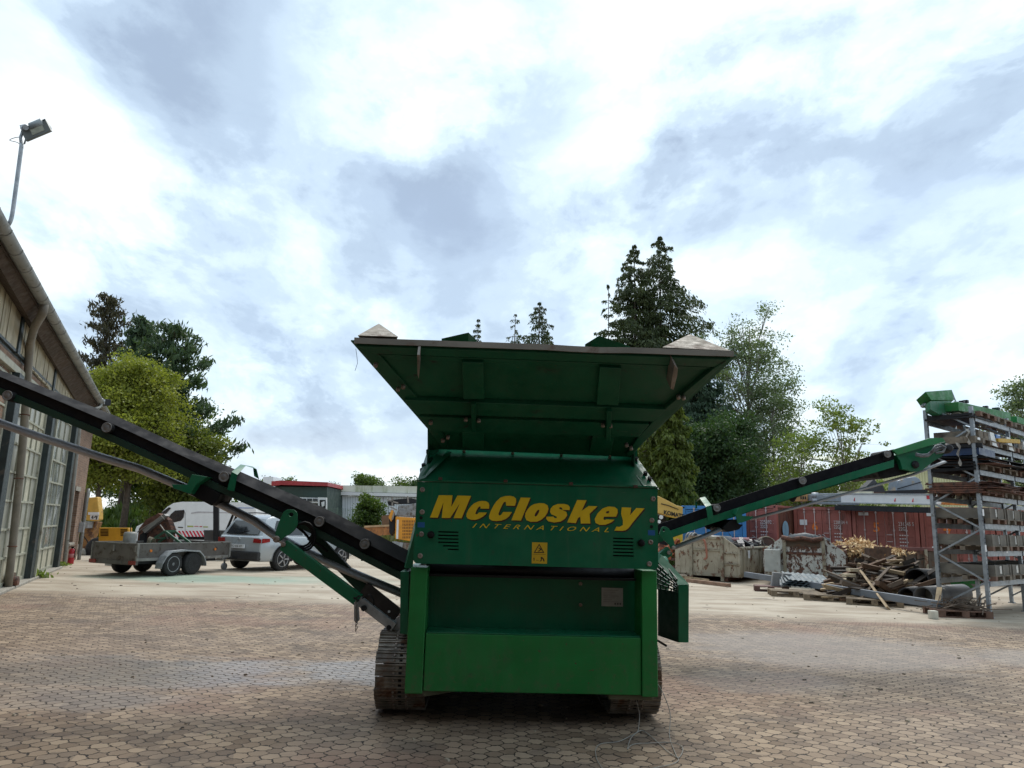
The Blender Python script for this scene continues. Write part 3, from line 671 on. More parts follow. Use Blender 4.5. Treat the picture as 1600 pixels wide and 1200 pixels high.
f = MB(); prism(f, [(268,757),(292,757.5),(300,741),(324,745),(307,757),(297,772),(271,763)], CY-.12, CY+.05); f.build('belt_guard_bracket', GREEN, mach, .003)
f = MB(); prism(f, [(272,764),(298,773),(330,790),(337,785),(345,772),(318,757)], CY-.02, CY+.35); f.build('belt_guard_box', BLACK, mach, .003)
def strap(mb, pts, y0, y1, th=.008):
    q = [mp(a, b, y0) for a, b in pts]
    for a, b_ in zip(q, q[1:]):
        d = (b_-a).normalized(); n_ = V((-d.z,0,d.x))*th; w_ = V((0,y1-y0,0)); mb.hexa([a, b_, b_+w_, a+w_, a+n_, b_+n_, b_+n_+w_, a+n_+w_])
    return mb
f = MB(); c0 = [mp(x,y,CY-.06) for x,y in ((357,767),(366,739),(376,727))]
f.hexa([mp(355,765,CY-.06), mp(366,768,CY-.06), mp(366,768,CY-.05), mp(355,765,CY-.05), mp(362,737,CY-.06), mp(371,742,CY-.06), mp(371,742,CY-.05), mp(362,737,CY-.05)])
a, b_, c, d_ = mp(362,737,CY-.06), mp(371,742,CY-.06), mp(384,728,CY+.3), mp(376,725.5,CY+.3)
f.add([a,b_,c,d_], [(0,1,2,3)]); e_, g_ = mp(395,729,CY+.7), mp(401,733,CY+.7); f.add([d_,c,g_,e_], [(0,1,2,3)])
f.add([e_, g_, mp(405,749,CY+.7), mp(397,744,CY+.7)], [(0,1,2,3)]); f.build('belt_arch_guard', GREEN, mach)
# lug, strut
Z6 = lambda q: zc(400, 730, 6.154, q)
lug = Z6([(180,690),(190,610),(215,540),(240,480),(265,430),(290,411),(330,404),(370,412),(390,432),(397,470),(395,560),(370,605),(325,645),(270,672),(240,705),(215,718),(192,714)])
hole = Z6([(312,455),(320,440),(338,434),(355,440),(361,456),(352,470),(336,476),(320,470)])
f = MB(); prism(f, lug, CY-.13, CY-.11, [hole]); lg = f.build('pivot_lug', CGREEN, mach, .002)
c = mp(432.5,842.5,CY-.13); MB().lathe(c, (0,-1,0), [(-.02,.03),(.02,.03),(.022,.02)], 18).build('pivot_pin', BOLT, lg)
f = MB(); f.bar(mp(444,851,CY-.11), mp(561,938,CY-.11), .09, .105, (0,0,1)); st = f.build('support_strut', CGREEN, mach, .006)
c = mp(443,850.5,CY-.158); MB().lathe(c, (0,-1,0), [(0,.022),(.012,.022),(.014,.012)], 14).build('strut_bolt', BOLT, st)
f = MB(); f.bar(mp(556,934,CY-.11), mp(616,980,CY-.11), .065, .08); f.build('telescopic_tube', GALV, st, .005)
c = mp(569,950,CY-.145); MB().cyl(c, c-V((0,.03,0)), .026, 8).build('strut_bolt', DARK, st)
f = MB(); prism(f, [(604,984),(612,972),(628,960),(632,985),(612,990)], CY-.10, CY-.08); f.build('strut_foot_plate', GALV, mach, .003)
c = mp(608,980,CY-.12); MB().cyl(c, c-V((0,.03,0)), .022, 10).build('strut_bolt', DARK, mach)
f = MB(); f.bar(mp(487,836,CY+.2), mp(574,926,CY+.2), .08, .10); f.build('inner_arm', DGREEN, mach, .004)
f = MB(); f.bar(mp(568,919,CY+.1), mp(622,962,CY+.1), .06, .125); f.build('inner_arm_tube', pbr('brown_channel', (.045,.035,.03), .7, .2, .3, 8), mach, .004)
c = mp(608,955.5,CY+.065); MB().cyl(c, c-V((0,.004,0)), .012, 10).build('pin_hole_plug', WHITE, mach)
f = MB()
for k, (px, py) in enumerate(((553,936),(561,939),(566,935))):
    c = mp(px, py, CY-.2); f.bar(c, c+V((.05*(-1)**k,0,.03)), .012, .012)
f.tube([mp(571,934,CY-.17), mp(578,929,CY-.17), mp(583,936,CY-.17), mp(584,946,CY-.17)], .008, 8)
f.build('locking_clip', DARK, mach)
f = MB(); prism(f, [(553,941),(560,941),(562,968),(557,974),(553,970)], CY-.20, CY-.19); f.build('chain_tag', GALV, mach, .002)
def torus(mb, c, u, v, R1, R2, r=.003, n=10, m=5):
    c = V(c); u = V(u); v = V(v); w_ = u.cross(v); vs = []
    for i in range(n):
        t = 2*pi*i/n; p = c+u*cos(t)*R1+v*sin(t)*R2; d = (u*cos(t)+v*sin(t)).normalized()
        for j in range(m): s_ = 2*pi*j/m; vs.append(p+d*cos(s_)*r+w_*sin(s_)*r)
    mb.add(vs, [(i*m+j, i*m+(j+1)%m, ((i+1)%n)*m+(j+1)%m, ((i+1)%n)*m+j) for i in range(n) for j in range(m)], True)
f = MB()
for k in range(13):
    c = mp(556+ (1.2 if k%2 else 0), 941+k*3.6, CY-.215); torus(f, c, V((1,0,0)) if k%2 else V((.2,1,0)).normalized(), V((0,0,1)), .007, .014)
f.build('safety_chain', STEEL, mach)
f = MB()
for k in range(3):
    pts = [mp(471+17*cos(a)+k*2.5, 836+(18+k*2)*sin(a)+k, CY-.03-.02*k) for a in [(-2.4+i*.42) for i in range(12)]]
    f.tube(pts, .010, 8)
f.tube([mp(x, y, CY+.05) for x, y in ((463,822),(475,832),(486,845),(500,852),(512,862))], .012, 8)
f.build('hydraulic_hose', BLACK, mach)
# --- right conveyor
RY = 3.35
topr = [(1026,820.5),(1100,794),(1200,761.5),(1300,730.5),(1397,701.5)]
def quadstrip(mb, t_, b0, b1, ya_, yb_):
    a = [mp(x, y+b0, ya_) for x, y in t_]; b_ = [mp(x, y+b1, ya_) for x, y in t_]; w_ = V((0,yb_-ya_,0))
    for i in range(len(a)-1): mb.hexa([b_[i], b_[i+1], b_[i+1]+w_, b_[i]+w_, a[i], a[i+1], a[i+1]+w_, a[i]+w_])
    return mb
def offstrip(mb, t_, b0, b1, ya_, yb_, dy):
    k = len(mb.v); quadstrip(mb, t_, b0, b1, ya_, yb_)
    for i in range(k, len(mb.v)): mb.v[i] = mb.v[i]+V((0,dy,-.07))
f = quadstrip(MB(), topr, 0, 16.5, RY, RY+.02); offstrip(f, topr, 0, 16.5, RY, RY+.02, .62); rcb = f.build('conveyor_skirt', pbr('black_steel', (.005,.005,.008), .7, spec=.2), mach)
f = quadstrip(MB(), topr, 16.5, 28, RY-.02, RY+.06); offstrip(f, topr, 16.5, 28, RY-.02, RY+.06, .62)
for px, py in ((1060,830),(1130,807),(1230,775),(1330,744)): 
    a = mp(px, py, RY); f.bar(a, a+V((0,.6,-.05)), .06, .04)
f.build('conveyor_frame', GREEN, mach)
f = MB(); a = [mp(x, y+3, RY+.03) for x, y in topr]; n_ = len(a); rows = [[p+V((0,0,-.03)) for p in a], [p+V((0,.2,-.10)) for p in a], [p+V((0,.4,-.12)) for p in a], [p+V((0,.58,-.09)) for p in a]]
f.add([p for r_ in rows for p in r_], [(j*n_+i, j*n_+i+1, (j+1)*n_+i+1, (j+1)*n_+i) for j in range(3) for i in range(n_-1)]); f.build('side_conveyor_belt', BELT, mach)
for px, py in ((1120,793.5),(1254,751),(1386.5,709.5)): roller(px, py, RY-.05, RY+.3, .050)
f = MB()
for px, py in ((1120,797),(1254,754),(1386,713)): 
    a = mp(px, py, RY-.03); f.cyl(a, a+V((-.05,.25,-.22)), .04, 14)
f.build('roller_cover', BLACK, mach)
# head
f = MB(); hd_ = zc(1200, 660, 5.333, [(1040,228),(1350,130),(1458,128),(1478,158),(1080,272)]); prism(f, hd_, RY-.06, RY-.02); f.build('head_guard_top', pbr('fresh_green', (.020,.20,.06), .4, 0, .15, 4, (.08,.14,.08), (.55,.7), 7), mach, .003)
f = MB(); hd_ = zc(1200, 660, 5.333, [(1065,272),(1478,160),(1505,230),(1440,290),(1385,320),(1290,395),(1240,412),(1120,388),(1100,320)]); prism(f, hd_, RY-.03, RY+1.0); f.build('head_guard', CGREEN, mach, .003)
f = MB(); prism(f, zc(1200, 660, 5.333, [(905,395),(1090,340),(1120,388),(1200,400),(1150,430),(975,468),(935,455)]), RY+.05, RY+.9); f.build('tail_box', BLACK, mach, .003)
c = mp(1429.5,726,RY-.03); MB().lathe(c, (0,-1,0), [(0,.05),(.02,.05),(.03,.03),(.05,.03)], 14).build('head_bearing', DARK, mach)
f = MB()
for dy in (0, 2.2): f.tube([mp(x, y+dy, RY-.12) for x, y in ((1431,709),(1440,711),(1450,710),(1457,704),(1466,700),(1473,698))], .017, 8)
f.tube([mp(x, y, RY-.16) for x, y in ((1455,706),(1462,697),(1470,695),(1477,699),(1474,706),(1462,708))], .016, 8)
f.build('hydraulic_hose', pbr('grey_hose', (.16,.17,.18), .4, .3, .2, 20), mach)
c = mp(1477,701,RY-.04); MB().lathe(c, (0,-1,0), [(-.05,.07),(.04,.07),(.06,.05),(.10,.05),(.11,.03)], 16).build('drive_motor', DARK, mach)
# brackets of the right conveyor
Z1 = lambda q: zc(1020, 760, 7.5, q)
f = MB(); prism(f, Z1([(622,240),(686,218),(712,380),(650,392)]), RY-.10, RY-.085); a = [mp(x, y, RY-.1) for x, y in Z1([(622,240),(686,218)])]; b_ = [mp(x, y, RY+.25) for x, y in Z1([(548,135),(612,120)])]; f.add(a+b_, [(0,1,3,2)])
d_ = [mp(x, y, RY+.75) for x, y in Z1([(498,185),(520,170)])]; f.add(b_+d_, [(0,1,3,2)]); d2 = [mp(x, y, RY+.75) for x, y in Z1([(498,262),(520,255)])]; f.add(d_+d2, [(0,1,3,2)])
f.build('belt_arch_guard', GREEN, mach)
f = MB(); prism(f, Z1([(975,330),(1010,250),(1032,300),(1050,345),(1150,350),(1180,350),(1150,385),(1060,420),(995,432)]), RY-.12, RY-.10); a = [mp(x, y, RY-.12) for x, y in Z1([(975,335),(1010,252)])]; b_ = [mp(x, y, RY+.1) for x, y in Z1([(880,320),(875,285)])]; f.add(a+b_, [(0,1,3,2)]); f.build('belt_guard_bracket', CGREEN, mach)
f = MB(); prism(f, Z1([(830,480),(900,410),(980,385),(1010,440),(1060,450),(1010,505),(880,535),(835,505)]), RY-.05, RY+.6); f.build('belt_guard_box', BLACK, mach, .004)
lug = Z1([(75,560),(100,490),(120,470),(150,470),(190,495),(225,560),(250,640),(262,720),(235,742),(205,720),(190,685),(130,630)])
f = MB(); prism(f, lug, RY-.14, RY-.12, [Z1([(110,512),(120,498),(135,498),(145,512),(138,526),(120,528)])]); lg = f.build('pivot_lug', CGREEN, mach, .002)
c = mp(*Z1([(238,720)])[0], RY-.14); MB().lathe(c, (0,-1,0), [(-.02,.026),(.02,.026),(.022,.015)], 16).build('pivot_pin', BOLT, lg)
f = MB(); prism(f, Z1([(70,790),(180,708),(232,790),(225,810),(150,860),(100,850)]), RY-.16, RY-.04); st = f.build('support_strut', CGREEN, mach, .004)
c = mp(*Z1([(187,775)])[0], RY-.165); MB().cyl(c, c-V((0,.02,0)), .025, 12).build('strut_bolt', BOLT, st)
f = MB()
f.tube([mp(x, y, RY+.15) for x, y in ((1052,856),(1100,838),(1140,820),(1160,811))], .10, 14, True, .27, (0,0,1))
f.tube([mp(x, y, RY+.15) for x, y in ((1172,811),(1240,794),(1300,777.5),(1360,760.5),(1425,742),(1475,722))], .055, 12, True, .33, (0,0,1))
f.build('return_belt', RETB, mach)
# --- power cable trailing on the pavers
cb = MB()
def cpt(px, py, z=.008):
    d = ray(px, py); return CAM + d*((z-CZ)/d.z)
a = MM @ mp(1027,1068,.1)
pts = [a, at(1037,1085,6.45), at(1047,1115,6.42), cpt(1046,1150), cpt(1053,1172), cpt(1060,1184), cpt(1067,1172), cpt(1062,1164), cpt(1045,1160), cpt(1020,1161), cpt(990,1163), cpt(980,1171)]
def smooth(p, n=6):
    o = []
    for i in range(len(p)-1):
        p0 = p[max(i-1,0)]; p1 = p[i]; p2 = p[i+1]; p3 = p[min(i+2,len(p)-1)]
        for j in range(n):
            t = j/n; o.append(.5*((2*p1)+(p2-p0)*t+(2*p0-5*p1+4*p2-p3)*t*t+(3*p1-p0-3*p2+p3)*t**3))
    return o+[p[-1]]
cb.tube(smooth(pts), .0032, 6)
pts = [at(993.5,1093,6.5), at(999,1115,6.5), at(998,1135,6.42), cpt(996,1143), cpt(985,1150), cpt(965,1159), cpt(940,1162), cpt(931,1170), cpt(932,1185), cpt(938,1196), cpt(945,1206)]
cb.tube(smooth(pts), .0032, 6)
pts = [cpt(980,1171), cpt(986,1153), cpt(1000,1142), cpt(1010,1145), cpt(1030,1162), cpt(1045,1176), cpt(1060,1186), cpt(1050,1194), cpt(1020,1200)]
cb.tube(smooth(pts), .0032, 6)
tag(cb.build('cable', pbr('pale_cable', (.30,.29,.26), .5)), 'thin pale cable looping over the pavers below the right track of the machine', 'cable')
# ================================================================= WORKSHOP BUILDING (left)
G0 = gnd(0,922); G1 = gnd(118,874); dB = (G1-G0).normalized(); nB = V((-dB.y, dB.x, 0))
WM = Matrix((dB, nB, V((0,0,1)))).transposed().to_4x4(); WM.translation = G0; WI = WM.inverted(); CW = WI @ CAM
def bw(px, py, off=0.0):
    d = WI.to_3x3() @ ray(px, py); return CW + d*((off-CW.y)/d.y)
ws = thing('workshop_building', 'long old brick and timber workshop with tall glazed doors and deep eaves at the left', 'building', mtx=WM)
S0, S1 = -15.0, 12.2
def brickmat(name, a, b_, mo, vert='xz'):
    m = bpy.data.materials.new(name); m.use_nodes = True; t = NT(m.node_tree); b = t.n['Principled BSDF']
    co = t.new('ShaderNodeTexCoord').outputs['Object']; x, y, z = t.sep(co)
    br = t.new('ShaderNodeTexBrick'); t.link(t.comb(t.math('ADD', x, y), z, 0.0), br.inputs[0]); br.inputs['Scale'].default_value = 1
    br.inputs['Brick Width'].default_value = .23; br.inputs['Row Height'].default_value = .075; br.inputs['Mortar Size'].default_value = .006
    br.inputs['Color1'].default_value = c4(a); br.inputs['Color2'].default_value = c4(b_); br.inputs['Mortar'].default_value = c4(mo)
    n_ = t.noise(co, 1.2, 6); c = t.mix(t.math('MULTIPLY', t.mapr(n_, .5, .7), .5), br.outputs['Color'], (.09,.06,.045))
    t.link(c, b.inputs['Base Color']); b.inputs['Roughness'].default_value = .85
    bn = t.new('ShaderNodeBump'); bn.inputs['Strength'].default_value = .4; bn.inputs['Distance'].default_value = .01; bn.invert = True
    t.link(br.outputs['Fac'], bn.inputs['Height']); t.link(bn.outputs[0], b.inputs['Normal']); return m
BRICK = brickmat('old_brick', (.17,.095,.06), (.26,.16,.105), (.26,.22,.18))
CREAM = pbr('cream_boards', (.42,.37,.26), .7, 0, .15, 3, (.22,.18,.12), (.52,.68), 4, bump=.1, streak=.2)
FRAMEC = pbr('pale_grey_green_frame', (.34,.34,.27), .6, 0, .15, 4, (.16,.14,.10), (.55,.7), 5)
PANE = pbr('dusty_pane', (.34,.34,.29), .35, 0, .12, .6, (.40,.39,.32), (.48,.7), .8)
PANE2 = pbr('clear_dusty_pane', (.25,.27,.26), .12, 0, .15, .6, (.36,.37,.34), (.5,.7), .8, spec=1.0)
PANEC = pbr('painted_pane', (.46,.44,.34), .6, 0, .12, 3, (.25,.22,.16), (.56,.7), 5)
PDARK = pbr('dark_green_post', (.022,.034,.036), .5, 0, .3, 5, (.08,.07,.06), (.58,.7), 6)
SOFF = pbr('brown_soffit', (.060,.038,.025), .75, 0, .3, 2, (.05,.032,.022), (.5,.65), 4, bump=.3)
ZINC = pbr('zinc_gutter', (.27,.275,.26), .5, .4, .2, 2, (.15,.14,.12), (.55,.7), 8)
def ztop(s): return 5.27-.055*s
f = MB()
# brick wall, left open where the doors and doorway stand
segs = [(S0,-2.1),(7.15,9.55),(10.6,S1)]
for a, b_ in segs: f.hexa([V((a,0,-.1)),V((b_,0,-.1)),V((b_,.3,-.1)),V((a,.3,-.1)),V((a,0,ztop(a))),V((b_,0,ztop(b_))),V((b_,.3,ztop(b_))),V((a,.3,ztop(a)))])
f.box(9.55, 10.6, .0, .3, 2.35, 4.9)
f.box(9.55, 10.6, .0, .3, -.1, .62)
a, b_ = -2.1, 7.15; f.hexa([V((a,0,4.30)),V((b_,0,4.30)),V((b_,.3,4.30)),V((a,.3,4.30)),V((a,0,ztop(a))),V((b_,0,ztop(b_))),V((b_,.3,ztop(b_))),V((a,.3,ztop(a)))])
f.box(S1-.3, S1, .3, 9, -.1, 4.87)
f.poly3([(S1-.15,.2,4.87),(S1-.15,9,4.87),(S1-.15,9,8.3)], (.1,0,0))
f.build('brick_wall', BRICK, ws)
f = MB(); f.box(9.55, 10.6, .12, .2, .62, 2.35); f.build('dark_window', GLASS, ws)
f = MB(); f.box(9.45, 10.7, -.06, .1, .56, .64); f.build('window_sill', pbr('concrete_trim', (.30,.28,.24), .8, 0, .2, 5, (.15,.13,.1), (.55,.7), 5), ws, .01)
f = MB(); f.box(9.45, 10.7, -.03, .1, 2.35, 2.5); f.build('window_lintel', MATS['concrete_trim'], ws, .005)
# cladding boards between the brick band and the eaves
f = MB(); s = -14.6; k = 0
while s < 8.4:
    w_ = .50
    f.box(s, s+w_-.055, -.045-.004*(k%3), -.005, 4.62-.022*s, ztop(s)+.02); s += w_; k += 1
f.build('timber_cladding', CREAM, ws)
f = MB(); f.box(-14.6, 8.4, -.004, -.001, 4.6, 4.8); f.build('cladding_backing', PDARK, ws)
for s in (-10.7,-6.4,-2.1,2.3,6.6,8.3):
    f = MB(); f.box(s-.06, s+.16, -.08, -.0, 4.62-.01*s, ztop(s)+.02); f.build('cladding_post', PDARK, ws)
f = MB(); f.box(-14.6, 8.5, -.09, .02, 4.28, 4.42); f.build('lintel_band', FRAMEC, ws, .01)
f = MB(); f.box(-14.6, 8.5, -.055, -.0, 4.655, 4.71); f.build('cladding_sill', PDARK, ws)
# piers
for s, w_ in ((-2.1,.45),(2.3,.42),(6.6,.42),(-6.4,.5)):
    f = MB(); f.box(s, s+w_, -.16, .22, 0, 4.28); f.build('pier', PDARK, ws, .01)
# tall doors
def tall_door(s0, s1, ncol, kinds):
    d = MB(); z0, z1 = .05, 4.26; fw = .12; nr = 7; rh = (z1-z0-.1)/nr; cw = (s1-s0-2*fw)/ncol
    d.box(s0, s0+fw, -.03, .06, z0, z1); d.box(s1-fw, s1, -.03, .06, z0, z1)
    for j in range(nr+1): d.box(s0+fw, s1-fw, -.025, .05, z0+j*rh, z0+j*rh+(.09 if j in (0,) else .045))
    for i in range(1, ncol): d.box(s0+fw+i*cw-.016, s0+fw+i*cw+.016, -.02, .045, z0+.09, z1-.02)
    dr_ = d.build('tall_door', FRAMEC, ws)
    for j in range(nr):
        for i in range(ncol):
            mt = kinds(i, j); p = MB(); tl_ = (random.random()-.5)*.02
            a = s0+fw+i*cw; p.hexa([V((a,.01+tl_,z0+j*rh+.02)),V((a+cw,.01-tl_,z0+j*rh+.02)),V((a+cw,.02-tl_,z0+j*rh+.02)),V((a,.02+tl_,z0+j*rh+.02)),V((a,.01+tl_*.5,z0+(j+1)*rh)),V((a+cw,.01,z0+(j+1)*rh)),V((a+cw,.02,z0+(j+1)*rh)),V((a,.02+tl_*.5,z0+(j+1)*rh))])
            p.build('pane', mt, dr_)
    return dr_
random.seed(3)
tall_door(-1.65, 2.3, 6, lambda i, j: PANEC if j == 0 or (i, j) in ((5,1),) or random.random() < .12 else (PANE if random.random() < .8 or j < 3 else PANEC))
tall_door(2.72, 6.6, 4, lambda i, j: PANEC if j == 0 else (PANE2 if random.random() < .75 else PANE))
tall_door(-5.8, -2.1, 5, lambda i, j: PANEC if j == 0 else PANE)
f = MB(); f.box(2.73, 2.84, -.2, -.03, 0, 4.26); f.build('door_jamb', FRAMEC, ws)
f = MB(); f.box(7.13, 7.3, -.1, .0, 0, 4.26); f.build('door_jamb', FRAMEC, ws)
f = MB(); f.box(-14, 7.2, -.22, .02, -.05, .06); f.build('kerb', MATS['concrete_trim'], ws, .02)
# eaves, gutter, roof
def gz(s): return 5.44-.031*s
OV = -.42
f = MB(); a, b_ = S0, S1+.55
f.hexa([V((a,OV,gz(a)-.08)),V((b_,OV,gz(b_)-.08)),V((b_,.0,ztop(b_)-.02)),V((a,.0,ztop(a)-.02)),V((a,OV,gz(a)-.03)),V((b_,OV,gz(b_)-.03)),V((b_,.0,ztop(b_)+.03)),V((a,.0,ztop(a)+.03))]); f.build('soffit', SOFF, ws)
f = MB(); s = S0
while s < b_: f.box(s, s+.06, OV+.01, -.01, 0, .001); s += 50
f = MB(); f.hexa([V((a,OV-.14,gz(a)+.08)),V((b_,OV-.14,gz(b_)+.08)),V((b_,6,gz(b_)+2.3)),V((a,6,gz(a)+2.3)),V((a,OV-.14,gz(a)+.12)),V((b_,OV-.14,gz(b_)+.12)),V((b_,6,gz(b_)+2.36)),V((a,6,gz(a)+2.36))]); f.build('roof', pbr('dark_roofing', (.05,.045,.042), .8, 0, .2, 3), ws)
f = MB(); n_ = 10; rg = .11
vs = []
for s in (a, b_):
    for j in range(n_+1):
        t = pi*j/n_; vs.append((s, OV-.09-rg*cos(t)*-1*-1, gz(s)+.04-rg*sin(t)))
f.add(vs, [(j, j+1, n_+1+j+1, n_+1+j) for j in range(n_)], True); f.build('gutter', ZINC, ws)
s = S0+.3
gb = MB()
while s < b_:
    pts_ = [V((s, OV-.09-(rg+.004)*cos(pi*j/10), gz(s)+.04-(rg+.004)*sin(pi*j/10))) for j in range(11)]; gb.tube(pts_, .007, 5); s += .82
gb.build('gutter_bracket', ZINC, ws)
def dpipe(pts, r, nm='downpipe', mt=ZINC):
    f = MB(); f.tube(smooth([V(p) for p in pts], 5), r, 12); f.build(nm, mt, ws)
PIPEC = pbr('pipe_paint', (.21,.19,.155), .6, .0, .2, 3, (.18,.15,.11), (.5,.7), 6)
dpipe([(-2.9,OV-.1,gz(-3)+.0),(-2.88,OV-.1,gz(-3)-.2),(-2.35,-.33,gz(-2)-.34),(-1.55,-.15,gz(-1)-.5),(-1.32,-.12,4.75),(-1.1,-.12,4.2),(-.5,-.12,2.6),(.1,-.12,0.05)], .075, mt=PIPEC)
dpipe([(8.2,OV-.1,gz(8)+.0),(8.15,OV-.1,gz(8)-.18),(7.6,-.26,gz(8)-.40),(7.25,-.13,gz(8)-.6),(7.5,-.12,4.0),(7.9,-.12,2),(8.3,-.12,0.02)], .06)
dpipe([(11.9,-.12,2.5),(11.9,-.12,1.2),(11.9,-.12,0.0)], .06)
f = MB()
for z in (.9,2.3,3.6): f.tube([V((.12-.27*z+.085*cos(t),-.12+.085*sin(t),z)) for t in [2*pi*i/12 for i in range(13)]], .012, 5)
f.build('pipe_clip', RUST, ws)
f = MB(); f.cyl((.32,-.25,.16), (.32,-.08,.16), .10, 10); f.cyl((.6,-.22,.12), (.6,-.08,.12), .07, 10); f.build('door_wheel', RUST, ws)
f = MB(); f.box(.1,.9,-.10,-.04,.02,.30); f.build('door_wheel_plate', pbr('muddy_brown', (.10,.07,.045), .9, 0, .4, 6), ws)
f = MB(); f.box(11.75,11.95,-.16,-.0,.95,1.3); f.build('meter_box', GALV, ws, .01)
# floodlights
hb = thing('unseen_shade_hall', 'unseen dark grey hall added behind the camera to shade the near yard', 'building', (0,-2.4,0))  # unseen hall, added to keep light off the machine front and foreground
MB().box(-16, 13, -.3, 0, 0, 8.5).build('wall', pbr('shade_hall_wall', (.06,.06,.06), .8, 0, .2, 1), hb)
MB().box(-16.2, 13.2, -9, .25, 8.502, 8.7).build('roof', MATS['dark_roofing'], hb)
for k in range(4): MB().box(-13+k*6.6, -9+k*6.6, .004, .05, 0, 4.4).build('door', PDARK, hb, .01)
def W_(s, y, z): return WM @ V((s, y, z))
fl = thing('floodlight', 'grey floodlight on a bent pole rising above the workshop gutter', 'lamp', W_(-6.0, OV, gz(-6)))
YL = W_(-6.6, OV-.1, 0).y
p = [at(-14,366,YL), at(2,362,YL), at(14,350,YL), at(19,335,YL), at(24,300,YL), at(30,255,YL), at(34,224,YL)]
iv = fl.location.copy()
def rel(q): return [x-iv for x in q]
f = MB(); f.tube(rel(smooth(p, 4)), .028, 12); f.build('pole', GALV, fl)
c = at(57,204,YL)-iv; r_ = (at(81,187,YL)-at(38,205,YL)); ux = r_.normalized(); uf = V((.35,-1,-.1)); uf = (uf-ux*uf.dot(ux)).normalized(); uz = ux.cross(uf)
if uz.z < 0: uz = -uz
hw, hh = .195, .085
def bx(mb, x0, x1, y0, y1, z0, z1): return mb.hexa([c+ux*a+uf*b_+uz*d for a, b_, d in ((x0,y0,z0),(x1,y0,z0),(x1,y1,z0),(x0,y1,z0),(x0,y0,z1),(x1,y0,z1),(x1,y1,z1),(x0,y1,z1))])
f = MB(); bx(f, -hw, hw, -.02, .03, -hh-.01, hh-.01); hdm = f.build('lamp_housing', pbr('lamp_grey', (.17,.18,.17), .5, .2, .15, 9), fl, .005)
f = MB(); n_ = 12; pr = [(-.02-.13*sin(pi*j/n_), hh-.02+.0*j) for j in range(n_+1)]
pts_ = []
for x in (-hw*.75, hw*.95):
    for j in range(n_+1):
        t = pi*j/n_; pts_.append(c+ux*(x)+uf*(-.01-.09*sin(t))+uz*(hh*cos(t)*1.0+.03))
f.add(pts_, [(j,j+1,n_+1+j+1,n_+1+j) for j in range(n_)]+[tuple(range(n_+1)), tuple(range(n_+1, 2*n_+2))[::-1]], True); 
f.cyl(c+ux*(-.05)+uz*hh*.9, c+ux*.14+uz*hh*.9, .06, 16)
f.build('lamp_back', pbr('lamp_back_grey', (.33,.36,.37), .45, .2, .1, 9), hdm)
f = MB(); bx(f, -.07, .12, .031, .034, -.055, .045); f.build('lamp_glass', pbr('lamp_glass', (.42,.42,.34), .15, 0, .2, 20), hdm)
f = MB(); f.tube(rel([at(34,232,YL), at(32,215,YL), at(36,204,YL), at(33,197,YL), at(40,196,YL)]), .022, 8); f.tube(rel([at(38,225,YL), at(42,212,YL), at(38,205,YL)]), .012, 6); f.cyl(at(36,200,YL)-iv, at(40,199,YL-.1)-iv, .04, 12); f.build('lamp_bracket', GALV, fl)
f = MB(); f.tube(rel(smooth([at(33,214,YL), at(24,215,YL), at(15,219,YL), at(28,223,YL), at(36,231,YL)], 4)), .005, 5); f.build('lamp_wire', BLACK, fl)
e_ = at(163,629,24.0); fl2 = thing('floodlight', 'small white floodlight hanging under the far corner of the workshop eaves', 'lamp', e_)
f = MB(); f.box(-.20,.20,-.1,.1,-.10,.10, Matrix.Rotation(radians(-25),4,'Z')); f.build('lamp_housing', DARK, fl2, .01)
f = MB(); f.box(-.17,.17,-.115,-.1,-.08,.08, Matrix.Rotation(radians(-25),4,'Z')); f.build('lamp_glass', WHITE, fl2)
f = MB(); f.bar((-.3,.1,.28),(0,0,.05),.03,.03); f.build('lamp_bracket', GALV, fl2)
# fire extinguisher
RED = pbr('extinguisher_red', (.42,.02,.03), .35, 0, .1, 8)
p = gnd(110,881); fe = thing('fire_extinguisher', 'red fire extinguisher standing by the brick wall beside the downpipe', 'fire extinguisher', p)
MB().lathe((0,0,0), (0,0,1), [(0,.085),(.02,.09),(.40,.09),(.46,.07),(.49,.03)], 18).build('cylinder', RED, fe)
f = MB(); f.box(-.03,.03,-.02,.02,.49,.55); f.bar((-.02,0,.54),(.10,0,.57),.02,.015); f.build('valve', BLACK, fe)
f = MB(); f.tube([(.03,0,.53),(.11,-.02,.45),(.11,-.03,.2)], .012, 6); f.build('hose', BLACK, fe)
f = MB(); f.lathe((0,0,.2), (0,0,1), [(0,.0915),(.12,.0915)], 18); f.build('paper_label', pbr('label_pink', (.5,.2,.2), .5), fe)
